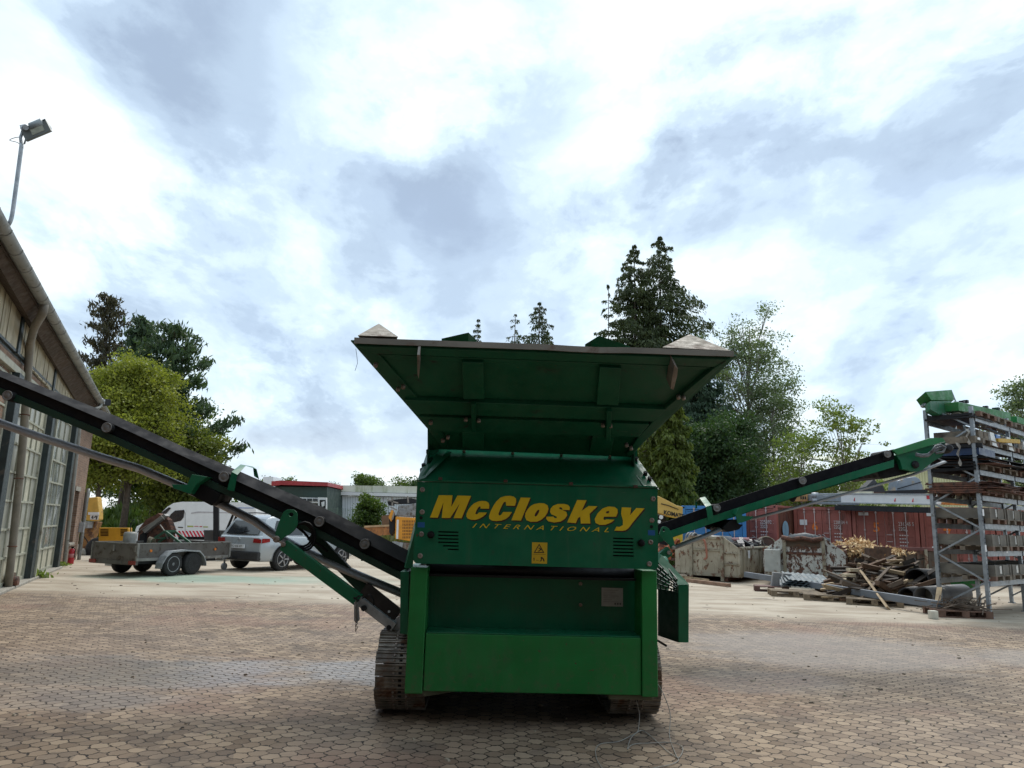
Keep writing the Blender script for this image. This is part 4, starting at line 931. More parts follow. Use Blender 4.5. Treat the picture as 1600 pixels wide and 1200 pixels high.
# ================================================================= LEAF TOOLS
def leafmesh(name, P, N_, S, mat, parent=None, asp=1.6, tilt=None):
    """P centres (n,3), S sizes (n), random oriented rhombic leaves; N_ optional long-axis directions"""
    n_ = len(P); rng = np.random.default_rng(len(P))
    if N_ is None:
        A = rng.normal(size=(n_,3))
    else: A = N_ + rng.normal(size=(n_,3))*.28
    A /= np.linalg.norm(A, axis=1)[:,None]+1e-9
    B = rng.normal(size=(n_,3)); B -= A*(A*B).sum(1)[:,None]; B /= np.linalg.norm(B, axis=1)[:,None]+1e-9
    s = S[:,None]
    vs = np.stack([P-A*s*asp/2, P+B*s*.38-A*s*.05, P+A*s*asp/2, P-B*s*.38-A*s*.05], 1).reshape(-1,3)
    me = bpy.data.meshes.new(name); me.vertices.add(n_*4); me.vertices.foreach_set('co', vs.astype(np.float32).ravel())
    me.loops.add(n_*4); me.loops.foreach_set('vertex_index', np.arange(n_*4, dtype=np.int32))
    me.polygons.add(n_); me.polygons.foreach_set('loop_start', np.arange(0, n_*4, 4, dtype=np.int32)); me.polygons.foreach_set('loop_total', np.full(n_, 4, dtype=np.int32))
    me.update(); me.validate(); me.materials.append(mat)
    o = bpy.data.objects.new(name, me); COL.objects.link(o)
    if parent: o.parent = parent
    return o
BARK = pbr('bark', (.085,.065,.048), .9, 0, .35, 6, bump=.5, bs=20)
BARKL = pbr('pale_bark', (.22,.20,.17), .9, 0, .35, 6)
L_YG = leafmat('leaf_yellow_green', (.14,.175,.025), (.30,.31,.060), .4)
L_MID = leafmat('leaf_mid_green', (.040,.080,.018), (.125,.175,.035), .35)
L_DARK = leafmat('leaf_dark_green', (.022,.052,.022), (.065,.115,.035), .3)
L_PINE = leafmat('needle_pine', (.030,.058,.034), (.08,.125,.06), .25)
L_SPR = leafmat('needle_spruce', (.028,.045,.018), (.080,.100,.035), .25)
L_SPL = leafmat('needle_light_spruce', (.065,.095,.018), (.150,.185,.035), .3)
L_BIR = leafmat('leaf_poplar', (.080,.125,.060), (.21,.26,.14), .35)
L_LT = leafmat('leaf_light', (.10,.15,.04), (.23,.29,.08), .4)
def tree(name, label, cat, base, H, W, mat, n=14000, leaf=.16, seed=1, trunk=.18, zlow=.25, shape=.0, bark=BARK, clump=.55, nb=60, group=None, top=1.0, up=.35, dens=1.0, lean=(0,0), jag=1.0, asym=0.0):
    """broadleaf: a tapered trunk with forking limbs, leaf clumps at the ends of the twigs"""
    rng = np.random.default_rng(seed); rnd = random.Random(seed); n = int(n*1.9); leaf = leaf*.70
    t_ = thing(name, label, cat, base, 0, group)
    tr = MB(); hs = [0,.2,.45,.7,.92]; wob_ = [V((lean[0]*h*H+rnd.uniform(-.02,.02)*H*h, lean[1]*h*H+rnd.uniform(-.02,.02)*H*h, H*h)) for h in hs]
    tr.tube(wob_, [trunk, trunk*.8, trunk*.55, trunk*.3, trunk*.08], 10)
    def trunk_at(h):
        h = max(0, min(.92, h)); 
        for i in range(4):
            if h <= hs[i+1]: return wob_[i].lerp(wob_[i+1], (h-hs[i])/(hs[i+1]-hs[i]))
        return wob_[-1]
    tips = []
    for k in range(nb):
        h = zlow + (1-zlow)*((k+.5)/nb)*.9
        a = k*2.399+rnd.uniform(-.4,.4); u = (h-zlow)/(1-zlow)
        prof = (sin(pi*min(1, .12+u*.88))**(.6) if shape == 0 else (1-u)**shape*.9+.1)
        R_ = W*prof*rnd.uniform(.55,1.05)*(1+asym*cos(a))
        st = trunk_at(h*.8); en = trunk_at(h) + V((cos(a)*R_, sin(a)*R_, up*R_*rnd.uniform(.2,1.3)))
        mid = st.lerp(en, .5)+V((0,0,R_*.08))
        tr.tube([st, mid, en], [trunk*.28*(1-u*.6), trunk*.14, trunk*.03], 5, False)
        for q in range(5):
            e2 = mid.lerp(en, rnd.uniform(0,1.05)) + V((rnd.gauss(0,1), rnd.gauss(0,1), rnd.gauss(.2,.8)))*R_*.22*jag
            tr.tube([mid.lerp(en, rnd.uniform(0,.8)), e2], [trunk*.05, trunk*.015], 4, False); tips.append((e2, R_))
    tr.build('trunk', bark, t_)
    T_ = np.array([tuple(p) for p, _ in tips]); m = len(T_); wts = rng.uniform(.35,1.6,m)**1.4; idx = rng.choice(m, n, p=wts/wts.sum())
    cs = rng.uniform(.6,1.35,m)[idx][:,None]
    P_ = T_[idx] + np.clip(rng.normal(size=(n,3)),-1.7,1.7)*np.array([1,1,.55])*clump*.78*cs
    ok = (P_[:,2] > H*zlow*.55); P_ = P_[ok]
    S_ = leaf*rng.uniform(.6,1.5,len(P_))
    leafmesh('foliage', P_, None, S_, mat, t_, 1.35)
    return t_
def spruce(name, label, base, H, W, mat, seed=1, n_w=26, leaf=.30, droop=.35, group=None, zlow=.12, dens=1.0, cone=.9, thin=0.0, tr_r=.2):
    rng = np.random.default_rng(seed); rnd = random.Random(seed)
    t_ = thing(name, label, 'tree', base, 0, group); tr = MB()
    tr.tube([V((0,0,0)), V((rnd.uniform(-.1,.1),0,H*.5)), V((0,0,H))], [tr_r, tr_r*.5, .02], 8)
    Ps = []; As = []; Ss = []
    for k in range(n_w):
        u = k/(n_w-1); z = H*(zlow+(1-zlow)*u**.95); R0 = W*((1-u)**cone)*.95+.18
        nb = max(4, int(7-2*u))
        for j in range(nb):
            if rnd.random() < thin: continue
            a = j*2*pi/nb+k*1.1+rnd.uniform(-.35,.35); R_ = R0*rnd.uniform(.55,1.15)
            pts = []
            for i in range(6):
                q = i/5.; pts.append(V((cos(a)*R_*q, sin(a)*R_*q, z + R_*(.10*q - droop*q*q + .22*q**4))))
            tr.tube(pts, [.035*(1-u)+.012, .03*(1-u)+.01, .02, .015, .01, .004], 4, False)
            nl = int((22+R_*48)*dens)
            q = rng.uniform(.12,1.03,nl)**.8
            x = cos(a)*R_*q; y = sin(a)*R_*q; zz = z+R_*(.10*q-droop*q*q+.22*q**4)
            side = rng.normal(size=nl)*R_*.16*(1.1-q*.5); hang = -np.abs(rng.normal(size=nl))*.20*(.5+R_*.25)
            P = np.stack([x-sin(a)*side, y+cos(a)*side, zz+hang], 1)
            Ps.append(P); d = np.stack([np.full(nl,cos(a)*.35)-sin(a)*np.sign(side)*.3, np.full(nl,sin(a)*.35)+cos(a)*np.sign(side)*.3, np.full(nl,-.75)], 1); As.append(d)
            Ss.append(leaf*.78*rng.uniform(.6,1.35,nl)*(.7+.5*(1-u)))
    tr.build('trunk', BARK, t_)
    leafmesh('foliage', np.concatenate(Ps), np.concatenate(As), np.concatenate(Ss), mat, t_, 2.0)
    return t_
def pine(name, label, base, H, W, mat, seed=1, nb=30, leaf=.3, zlow=.35, group=None, flip=0, cone=.75, dens=1.0):
    rng = np.random.default_rng(seed); rnd = random.Random(seed)
    t_ = thing(name, label, 'tree', base, 0, group); tr = MB(); tr.tube([V((0,0,0)), V((.15,0,H*.5)), V((0,0,H*.97))], [.28,.18,.03], 8)
    Ps = []; As = []; Ss = []
    for k in range(nb):
        u = (k+.5)/nb; z = H*(zlow+(1-zlow)*u); a = k*2.399+rnd.uniform(-.3,.3)
        R_ = W*(1-u)**cone*rnd.uniform(.6,1.1)+.25
        if flip: R_ *= 1+.35*cos(a)*flip
        en = V((cos(a)*R_, sin(a)*R_, z+R_*rnd.uniform(.05,.4))); st = V((0,0,z-.1*R_))
        mid = st.lerp(en, .55)-V((0,0,R_*.05)); tr.tube([st, mid, en], [.07*(1-u)+.02,.04,.015], 5, False)
        nt_ = max(3, int(R_*3.0))
        for j in range(nt_):
            q = (j+.7)/nt_; c = st.lerp(mid, min(1, q*2)) if q < .5 else mid.lerp(en, q*2-1)
            sd = rnd.gauss(0, R_*.16); c = c+V((-sin(a)*sd, cos(a)*sd, abs(rnd.gauss(0,.15))))
            m = int(85*dens); P = np.array(tuple(c))+rng.normal(size=(m,3))*np.array([.24,.24,.17]); A = rng.normal(size=(m,3))*.5+np.array([cos(a)*.4,sin(a)*.4,.9])
            Ps.append(P); As.append(A); Ss.append(leaf*rng.uniform(.6,1.3,m))
    tr.build('trunk', BARK, t_); leafmesh('foliage', np.concatenate(Ps), np.concatenate(As), np.concatenate(Ss), mat, t_, 2.6); return t_
def pxbase(px, Y): d = ray(px, 810); return V((d.x/d.y*Y, Y, 0))
def htop(px, py, Y): return at(px, py, Y).z
def wpx(w, Y): return w/F*Y
# pines and broadleaves behind the workshop
pine('pine_tree', 'thin tall pine with brownish needles just right of the workshop roof', pxbase(128,50), htop(127,466,50), wpx(40,50), leafmat('needle_brown', (.035,.040,.022), (.09,.075,.04), .15), 11, 42, .15, .3, None, 0, .35, .55)
pine('pine_tree', 'pine with a pointed dark green top between the thin pine and the wide pine', pxbase(186,47), htop(181,503,47), wpx(52,47), L_PINE, 12, 34, .17, .3, None, 0, .7, .9)
pine('pine_tree', 'wide dark pine with long upswept boughs reaching right, behind the yellow green tree', pxbase(238,43), htop(235,515,43), wpx(98,43), leafmat('needle_pine_light', (.030,.060,.034), (.085,.13,.06), .25), 17, 34, .16, .30, None, .40, .48, .75)
tree('broadleaf_tree', 'yellow green feathery tree beside the end of the workshop', 'tree', pxbase(194,38), htop(190,546,38), wpx(100,38), L_YG, 20000, .15, 21, .2, .36, .8, BARK, .46, 74, up=.3, jag=1.35)
tree('broadleaf_tree', 'yellow green tree growing close behind the brick corner of the workshop', 'tree', pxbase(150,37), htop(160,560,37), wpx(50,37), L_YG, 12000, .15, 22, .16, .34, 0, BARK, .5, 40)
tree('broadleaf_tree', 'mid green oak with autumn tinted crown above the trailer and van', 'tree', pxbase(280,41), htop(292,668,41), wpx(52,41), leafmat('leaf_oak', (.07,.10,.018), (.20,.22,.045), .35), 22000, .17, 23, .22, .20, 0, BARK, .55, 60, asym=.1)
tree('broadleaf_tree', 'darker green tree filling the gap under the pine, behind the yellow green tree', 'tree', pxbase(235,52), htop(235,620,52), wpx(85,52), L_MID, 16000, .2, 24, .22, .12, 0, BARK, .7, 60)
# ================================================================= GRASS BANK
def grassfield(name, label, x0, x1, y0, y1, hf, n, h, mat, seed=2):
    rng = np.random.default_rng(seed); x = rng.uniform(x0, x1, n); y = rng.uniform(y0, y1, n)
    z = np.array([hf(a, b_) for a, b_ in zip(x, y)]); ok = z > .03; x, y, z = x[ok], y[ok], z[ok]; n = len(x)
    hh = h*rng.uniform(.4,1.3,n)*(.6+.8*rng.random(n)**2)
    P = np.stack([x, y, z+hh*.35], 1); A = np.tile(np.array([0,0,1.]), (n,1))+rng.normal(size=(n,3))*.2
    o = leafmesh(name, P, A, hh*.42, mat, None, 2.6); return tag(o, label, 'grass', None, 'stuff')
def bankh(x, y):
    u = max(0, min(1, (y-40)/7)); e = max(0, min(1, (x+27)/3))*max(0, min(1, (-14.2-x)/3)); return 2.0*u*e*(1+.25*noise.noise(V((x*.5,y*.5,0))))+.04*(e > 0)*(u > 0)
f = MB(); nx, ny = 40, 14
vs = [(-30+24*i/nx, 38.5+14*j/ny, bankh(-30+24*i/nx, 38.5+14*j/ny)-.06) for j in range(ny+1) for i in range(nx+1)]
f.add(vs, [(j*(nx+1)+i, j*(nx+1)+i+1, (j+1)*(nx+1)+i+1, (j+1)*(nx+1)+i) for j in range(ny) for i in range(nx)], True)
tag(f.build('earth_bank', pbr('earth', (.11,.085,.05), .95, 0, .3, 2, (.06,.075,.025), (.45,.6), 3)), kind='structure')
GRS = leafmat('grass_blades', (.075,.095,.028), (.22,.20,.09), .3); GRG = leafmat('grass_green', (.05,.10,.02), (.13,.18,.05), .3)
grassfield('grass', 'rough grass on the bank behind the van', -28, -8, 40, 50, bankh, 15000, .55, GRG)
def flat_h(x, y): return .04 + .25*max(0, min(1, (y-40)/8))
grassfield('grass', 'tall dry grass on the verge in front of the pale hall', -13.5, -4, 41, 60, flat_h, 16000, .75, GRS, 5)
f = MB(); f.box(-14, 40, 43, 64, -.1, .035); tag(f.build('verge', MATS['earth']), kind='structure')
rng0 = np.random.default_rng(77)
for k, (px, py, lb) in enumerate(((55,903,'green weed tuft growing at the foot of the dark door post'),(84,886,'green weed tuft beside the kerb below the second dark post'))):
    b0 = gnd(px, py); w_ = thing('weed', lb, 'plant', b0); n_ = 220
    P = rng0.normal(size=(n_,3))*np.array([.16,.12,.04])+np.array([0,0,.08]); P[:,2] = np.abs(P[:,2])
    leafmesh('leaves', P, np.tile(np.array([0,0,1.]), (n_,1))+rng0.normal(size=(n_,3))*.7, rng0.uniform(.04,.09,n_), L_LT, w_, 1.8)
# ================================================================= WORLD PIXEL PRISMS
def wpr(mb, pts, Y0, dY, holes=()):
    return mb.poly3([at(a, b_, Y0) for a, b_ in pts], (0, dY, 0), [[at(a, b_, Y0) for a, b_ in h] for h in holes])
def wth(name, label, cat, px, Y, z=0, group=None):
    b0 = pxbase(px, Y); b0.z = z; return thing(name, label, cat, b0, 0, group)
def relb(mb, t_, name, mat, par=None, bevel=0):
    l = t_.location; mb.v = [v-l for v in mb.v]; return mb.build(name, mat, par or t_, bevel)
# ---- wheel builder (axis along local x), R tyre radius
def wheel(par, c, R_, W_t, side, rim=None, spokes=0):
    """side +1: outer face towards +x"""
    w_ = MB().lathe(V(c), (side,0,0), [(-W_t,R_*.6),(-W_t,R_*.9),(-W_t*.9,R_*.98),(-W_t*.5,R_),(-W_t*.1,R_*.98),(0,R_*.92),(0.004,R_*.68)], 28).build('wheel', TYRE, par)
    r_ = MB(); rr_ = R_*.66
    r_.lathe(V(c), (side,0,0), [(-.05,rr_*.98),(.006,rr_),(.006,rr_*.93),(-.035,rr_*.86),(-.045,rr_*.5),(-.01,rr_*.34),(.004,rr_*.2)], 24)
    if spokes:
        for k in range(spokes):
            a = 2*pi*k/spokes; d = V((0,cos(a),sin(a))); p = V(c)+V((side*.004,0,0)); r_.bar(p+d*rr_*.15, p+d*rr_*.93, .035, R_*.20, d.cross(V((1,0,0))).cross(d) if False else V((1,0,0)))
    o = r_.build('rim', rim or GALV, w_)
    if not spokes:
        h = MB()
        for k in range(12):
            a = 2*pi*k/12; d = V((0,cos(a),sin(a))); p = V(c)+V((side*-.0385,0,0))+d*rr_*.72; h.cyl(p, p+V((side*.004,0,0)), rr_*.09, 8)
        h.build('rim_slots', BLACK, w_)
    return w_
# ================================================================= TRAILER
TF = V((.375,.927,0)).normalized(); TR = V((TF.y,-TF.x,0))
def frame_at(p, fwd):
    r_ = V((fwd.y,-fwd.x,0)); m = Matrix((r_, fwd, V((0,0,1)))).transposed().to_4x4(); m.translation = p; return m
pc = gnd(283,899); tm = frame_at(pc - TR*.95 , TF)
tr_ = thing('flatbed_trailer', 'low grey twin axle trailer with scratched drop sides, hitched behind the silver car', 'trailer', mtx=tm)
TGREY = pbr('trailer_grey', (.115,.105,.095), .55, .2, .2, 3, (.06,.045,.035), (.5,.65), 5); TEDGE = pbr('trailer_edge', (.24,.235,.22), .5, .4, .2, 5, (.1,.07,.05), (.55,.7), 6)
hwT, zb0, zb1, yr, yf = .80, .44, .86, -1.45, 1.95
f = MB(); f.box(-hwT, hwT, yr, yf, zb0, zb0+.06); f.build('bed', TGREY, tr_)
for x in (-hwT, hwT-.03):
    f = MB(); f.box(x, x+.03, yr, yf, zb0+.06, zb1); sb = f.build('side_board', TGREY, tr_, .003)
    f = MB(); f.box(x-.01, x+.04, yr, yf, zb1, zb1+.025); f.build('board_rail', TEDGE, sb)
for y in (yr, yf-.03):
    f = MB(); f.box(-hwT+.03, hwT-.03, y, y+.03, zb0+.06, zb1-.003); sb = f.build('end_board', TGREY, tr_, .003)
    f = MB(); f.box(-hwT+.05, hwT-.05, y-.012, y+.042, zb1-.001, zb1+.024); f.build('board_rail', TEDGE, sb)
f = MB(); f.box(-hwT-.015, hwT+.015, yr-.02, yr+.08, zb0-.12, zb0+.0); rb_ = f.build('light_bar', TGREY, tr_, .005)
f = MB(); f.box(-.35, .35, yr-.035, yr-.022, zb0-.10, zb0-.02); f.build('number_plate', pbr('blank_plate_grey', (.10,.10,.09), .5), rb_)
LRED = pbr('lamp_red', (.20,.02,.015), .3, 0, .1, 10); LAMB = pbr('lamp_amber', (.65,.18,.02), .3)
for x in (-.72, .72): f = MB(); f.box(x-.12, x+.12, yr-.04, yr-.022, zb0-.11, zb0-.01); f.build('tail_light', LRED, rb_)
f = MB(); f.box(hwT+.0, hwT+.02, yr, yf, zb0-.02, zb0+.055); f.build('chassis_rail', TEDGE, tr_)
for y in (yr+.45, yf-.62): MB().cyl((hwT+.031,y,zb0+.24), (hwT+.001,y,zb0+.24), .035, 12).build('side_lamp', LAMB, tr_)
for x, y in ((hwT,yr),(hwT,yf-.04),(-hwT-.03,yr)): f = MB(); f.box(x, x+.04, y-.015, y+.05, zb0, zb1+.02); f.build('corner_post', TEDGE, tr_)
for x, y in ((.0,yr-.03),(.78,yr-.03),(-.8,yr-.03)): f = MB(); f.box(x-.02, x+.02, y, y+.03, zb0+.22, zb0+.38); f.build('board_latch', TEDGE, tr_)
for y in (-.36, .36):
    wheel(tr_, (1.0,y,.32), .32, .18, 1, GALV if y < 0 else DARK); wheel(tr_, (-1.0,y,.32), .32, .18, -1)
for sx_ in (1,-1):
    f = MB(); pr = [(-.80,.22),(-.78,.33),(-.66,.52),(-.50,.64),(0,.67),(.50,.64),(.66,.52),(.78,.33),(.80,.24)]
    for (y0,z0),(y1,z1) in zip(pr, pr[1:]): f.hexa([V((sx_*.805,y0,z0-.012)),V((sx_*1.05,y0,z0-.012)),V((sx_*1.05,y1,z1-.012)),V((sx_*.805,y1,z1-.012)),V((sx_*.805,y0,z0+.03)),V((sx_*1.05,y0,z0+.03)),V((sx_*1.05,y1,z1+.03)),V((sx_*.805,y1,z1+.03))])
    f.build('mudguard', GALV, tr_)
f = MB(); f.bar((-.5,yf,.38),(0,yf+.95,.40),.07,.07); f.bar((.5,yf,.38),(0,yf+.95,.40),.07,.07); f.bar((0,yf+.9,.41),(0,yf+1.25,.42),.08,.08); f.build('drawbar', GALV, tr_)
f = MB(); f.tube([(.14,yf+.55,.70),(.14,yf+.55,.16)], .03, 10); f.cyl((.10,yf+.55,.11), (.18,yf+.55,.11), .10, 14); f.build('jockey_wheel', GALV, tr_)
f = MB(); f.box(-.7,.7,-1.3,1.5,.34,.43); f.cyl((-.8,-.36,.31),(.8,-.36,.31),.04,8); f.cyl((-.8,.36,.31),(.8,.36,.31),.04,8); f.build('underframe', DARK, tr_)
def tl(x, y, z): return tm @ V((x, y, z))
# load
d_ = thing('metal_drum', 'pale grey cylinder standing at the rear of the trailer bed', 'drum', tl(.0,-1.0,.49))
MB().lathe((0,0,0),(0,0,1),[(0,.16),(.02,.17),(.60,.17),(.66,.15),(.67,.05)],20).build('shell', pbr('drum_grey', (.27,.27,.25), .6, .2, .2, 6, (.16,.1,.06), (.56,.7), 8), d_)
f = MB(); f.tube([(.0,.0,.67),(-.03,0,.9),(.06,0,1.0)], .012, 6); f.build('pipe_stub', DARK, d_)
w_ = MB()
for k in range(5): torus(w_, tl(.25+.03*k,-.55,.82-.01*k), V((0,.95,.3)).normalized(), V((0,-.3,.95)).normalized(), .15+.01*k, .22, .008, 18, 5)
tag(w_.build('wire_coil', pbr('wire_tan', (.16,.14,.09), .6)), 'upright coil of thin wire beside the grey cylinder in the trailer', 'wire coil')
sc_ = thing('rusty_plate', 'large rust brown bent steel plate leaning in the trailer bed', 'scrap metal', tl(0,0,.49))
f = MB(); o_ = sc_.location; q = [at(x, y, 22.0)-o_ for x, y in ((214,850),(217,826),(228,812),(247,802),(262,812),(268,828),(262,850))]; f.poly3(q, (.1,.10,0)); f.build('plate', RUST, sc_)
f = MB(); q = [at(x, y, 21.8)-o_ for x, y in ((222,828),(256,803),(259,806),(226,833))]; f.poly3(q, (0,.25,0)); f.build('bent_edge', TEDGE, sc_)
f = MB(); q = [at(x, y, 21.9)-o_ for x, y in ((218,850),(218,836),(226,830),(228,850))]; f.poly3(q, (0,.15,0)); f.build('dark_sheet', DARK, sc_)
f = MB(); f.tube([at(x, y, 21.7)-o_ for x, y in ((214,832),(225,824),(240,815),(252,806),(257,812))], .012, 6); f.tube([at(x, y, 21.6)-o_ for x, y in ((250,820),(257,830),(262,842))], .02, 6); f.build('loose_rod', STEEL, sc_)
gf = thing('angle_iron_frame', 'green triangular steel frame lying in the trailer in front of the rusty plate', 'frame', tl(.3,.2,.49)); o_ = gf.location
FG = pbr('faded_green_steel', (.03,.10,.055), .5, 0, .2, 5, (.09,.06,.03), (.55,.7), 8)
A1, A2, A3 = [at(x, y, 21.6)-o_ for x, y in ((232,848),(258,830),(284,850))]
f = MB(); f.bar(A1, A2, .06, .07, (0,1,0)); f.bar(A2, A3, .06, .07, (0,1,0)); dd = V((.1,.4,0)); f.bar(A1+dd, A2+dd, .06, .07, (0,1,0)); f.bar(A2+dd, A3+dd, .06, .07, (0,1,0)); f.bar(A2, A2+dd, .06, .06); f.bar(A1.lerp(A2,.4), A1.lerp(A2,.4)+dd, .04, .04); f.build('angle_bar', FG, gf)
# ================================================================= SILVER CAR
SILV = pbr('silver_car_paint', (.42,.455,.48), .30, .3, .02, .3, coat=.5); CF = V((.45,.89,0)).normalized()
pr_ = gnd(436,892); cm = frame_at(pr_ - V((CF.y,-CF.x,0))*.86, CF)
car = thing('parked_car', 'silver estate car with dark rear window and roof rails, parked in front of the trailer', 'car', mtx=cm)
def loft(mb, secs, sm=True, capf=True):
    n_ = len(secs[0]); vs = [V(p) for s_ in secs for p in s_]
    mb.add(vs, [(i*n_+j, i*n_+(j+1)%n_, (i+1)*n_+(j+1)%n_, (i+1)*n_+j) for i in range(len(secs)-1) for j in range(n_)], sm)
    if capf: mb.add(vs[:n_], [tuple(range(n_))]); mb.add(vs[-n_:], [tuple(range(n_))[::-1]])
    return mb
def body_sec(y, zb, zs, w, cut=.0):
    """lower body section: ring in xz"""
    return [(-w*.94,y,zb),(w*.94,y,zb),(w,y,zb+.10),(w,y,zb+(zs-zb)*.55),(w*.975,y,zs-.06),(w*.93,y,zs),(-w*.93,y,zs),(-w*.975,y,zs-.06),(-w,y,zb+(zs-zb)*.55),(-w,y,zb+.10)]
f = MB(); ys = [(-.86,.60,.86,.80),(-.92,.34,1.02,.88),(-.84,.30,1.08,.93),(-.45,.30,1.09,.95),(.45,.30,1.07,.955),(1.5,.30,1.05,.955),(2.4,.30,1.02,.955),(3.05,.32,.98,.94),(3.5,.35,.90,.90),(3.78,.42,.78,.80),(3.83,.5,.70,.70)]
loft(f, [body_sec(y, zb, zs, w) for y, zb, zs, w in ys[1:]]); bd = f.build('car_body', SILV, car, .02)
def cab(y, z0, z1, w0, w1): return [(-w0,y,z0),(w0,y,z0),(w0*.995,y,z0+.02),(w1+.05,y,z1-.10),(w1,y,z1-.02),(w1*.8,y,z1),(-w1*.8,y,z1),(-w1,y,z1-.02),(-w1-.05,y,z1-.10),(-w0*.995,y,z0+.02)]
f = MB()
def slant(y0, y1, z0, z1, w0, w1):  # ring with bottom at y0 and top at y1
    r_ = cab(0, z0, z1, w0, w1); return [(x, y0+(y1-y0)*((z-z0)/(z1-z0)), z) for x, _, z in r_]
loft(f, [slant(-.86,-.52,1.03,1.60,.89,.66), slant(-.60,-.30,1.04,1.69,.90,.68), slant(.5,.5,1.04,1.72,.90,.70), slant(1.6,1.25,1.03,1.69,.90,.69), slant(2.35,1.55,1.0,1.60,.88,.66)])
gh = f.build('car_cabin', SILV, car, .02)
f = MB(); f.add([(-.68,-.815,1.12),(.68,-.815,1.12),(.60,-.555,1.53),(-.60,-.555,1.53)], [(0,1,2,3)]); e = V((0,-.03,0)); f.v = [v+e for v in f.v]; f.build('rear_window', GLASS, gh)
for sx_ in (-1, 1):
    def sp(y, z): w0 = .90-(z-1.04)/.68*.20; return (sx_*(w0+.012), y, z)
    for nm, q in (('side_window', [(-.42,1.10),(.10,1.10),(.12,1.54),(-.18,1.55)]), ('side_window', [(.18,1.10),(.92,1.10),(.90,1.56),(.20,1.56)]), ('side_window', [(1.0,1.10),(1.95,1.10),(1.42,1.54),(.98,1.56)])):
        f = MB(); f.add([sp(*p) for p in q], [(0,1,2,3)]); f.build(nm, GLASS, gh)
    f = MB(); f.tube([(sx_*.62,-.35,1.76),(sx_*.64,.3,1.79),(sx_*.64,1.1,1.77)], .018, 8); f.build('roof_rail', DARK, gh)
    f = MB(); f.bar((sx_*.98,1.75,1.12),(sx_*1.10,1.78,1.14),.16,.12); f.build('wing_mirror', SILV, car, .01)
f = MB(); f.add([(-.75,2.33,1.04),(.75,2.33,1.04),(.62,1.62,1.57),(-.62,1.62,1.57)], [(0,1,2,3)]); f.v = [v+V((0,.05,.02)) for v in f.v]; f.build('windscreen', GLASS, gh)
f = MB(); f.box(-.90,.90,-1.0,-.84,.33,.60); f.build('rear_bumper', pbr('bumper_plastic', (.035,.035,.037), .6), car, .04)
for sx_ in (-1,1):
    for w0, w1, y0, y1 in ((.93,.957,-.3,-.3),):
        pass
    f = MB(); f.poly3([(sx_*.955,y,z) for y, z in ((.38,.30),(2.47,.30),(2.47,.42),(.38,.42))], (sx_*.012,0,0)); f.build('sill', MATS['bumper_plastic'], car)
    f = MB(); f.poly3([(sx_*.60,-.925,.87),(sx_*.90,-.90,.86),(sx_*.90,-.90,.98),(sx_*.63,-.925,1.0)], (0,-.03,0)); f.build('tail_light', pbr('tail_red', (.28,.012,.012), .2, 0, .3, 14), car, .005)
    f = MB(); f.poly3([(sx_*.93,-.90,.86),(sx_*.965,-.62,.90),(sx_*.965,-.62,1.0),(sx_*.93,-.90,1.0)], (sx_*.02,0,0)); f.build('tail_light', MATS['tail_red'], car)
    for y in (0.0, 2.85):
        f = MB()   # dark wheel arch lip
        pts_ = [V((sx_*.962, y+.43*cos(t), .37+.43*sin(t))) for t in [pi*i/14 for i in range(15)]]+[V((sx_*.962,y-.43,.28)), V((sx_*.962,y+.43,.28))]
        f.poly3(pts_, (sx_*.006,0,0)); f.build('wheel_arch', BLACK, car)
        wheel(car, (sx_*.975, y, .365), .365, .24, sx_, pbr('alloy', (.45,.45,.46), .35, .7), 5)
f = MB(); f.box(-.29,.29,-1.012,-.95,.69,.81); pl2 = f.build('number_plate', WHITE, car)
f = MB(); addtext(f, 'FO KE 87', (-.23,-1.0145,.715), (.46,0,0), (0,0,.07)); f.build('plate_text', INK, pl2)
torus_mb = MB(); torus(torus_mb, (0,-.945,.95), V((1,0,0)), V((0,0,1)), .055, .055, .006, 20, 5)
for a, b_ in (((-.04,.035),(-.012,-.035)),((-.012,-.035),(0,-.0)),((0,0),(.012,-.035)),((.012,-.035),(.04,.035))): torus_mb.bar((a[0],-.948,.95+a[1]),(b_[0],-.948,.95+b_[1]),.008,.01)
torus_mb.build('badge', pbr('chrome', (.6,.6,.6), .15, 1.0), car)
f = MB(); f.bar((-.05,-.93,1.14),(.38,-.90,1.22),.02,.02); f.build('rear_wiper', BLACK, gh)
f = MB(); f.bar((0,-.92,.36),(0,-1.12,.42),.05,.05); f.build('tow_bar', DARK, car)
# ================================================================= WHITE VAN
YV = 36.0; van = wth('white_van', 'white high roof delivery van with red and white chevrons along its side', 'van', 300, YV)
f = MB(); Zv = lambda q: zc(120, 760, 6.154, q)
prof = Zv([(560,560),(562,420),(575,385),(640,350),(740,325),(800,265),(870,195),(930,160),(1010,148),(1300,150),(1700,158),(1720,170),(1722,560)])
wpr(f, prof, YV, 2.0); vb = relb(f, van, 'van_body', WHITE, None, .05)
f = MB(); wpr(f, Zv([(865,360),(862,330),(905,265),(945,232),(1030,226),(1036,240),(1025,300),(1000,330)]), YV-.02, .018); relb(f, van, 'cab_window', GLASS, vb)
f = MB(); wpr(f, Zv([(738,322),(800,262),(885,200),(905,208),(855,265),(800,315),(760,328)]), YV-.03, 2.06); relb(f, van, 'windscreen', GLASS, vb)
f = MB(); wpr(f, Zv([(900,425),(1720,428),(1720,485),(940,482)]), YV-.012, .01); ch_ = relb(f, van, 'chevron_band', WHITE, vb)
REDC = pbr('chevron_red', (.55,.02,.05), .4); f = MB()
for k in range(24):
    x = 905+k*34; wpr(f, Zv([(x,427),(x+18,427),(x+50,483),(x+32,483)]), YV-.018, .005)
relb(f, van, 'chevron_stripe', REDC, ch_)
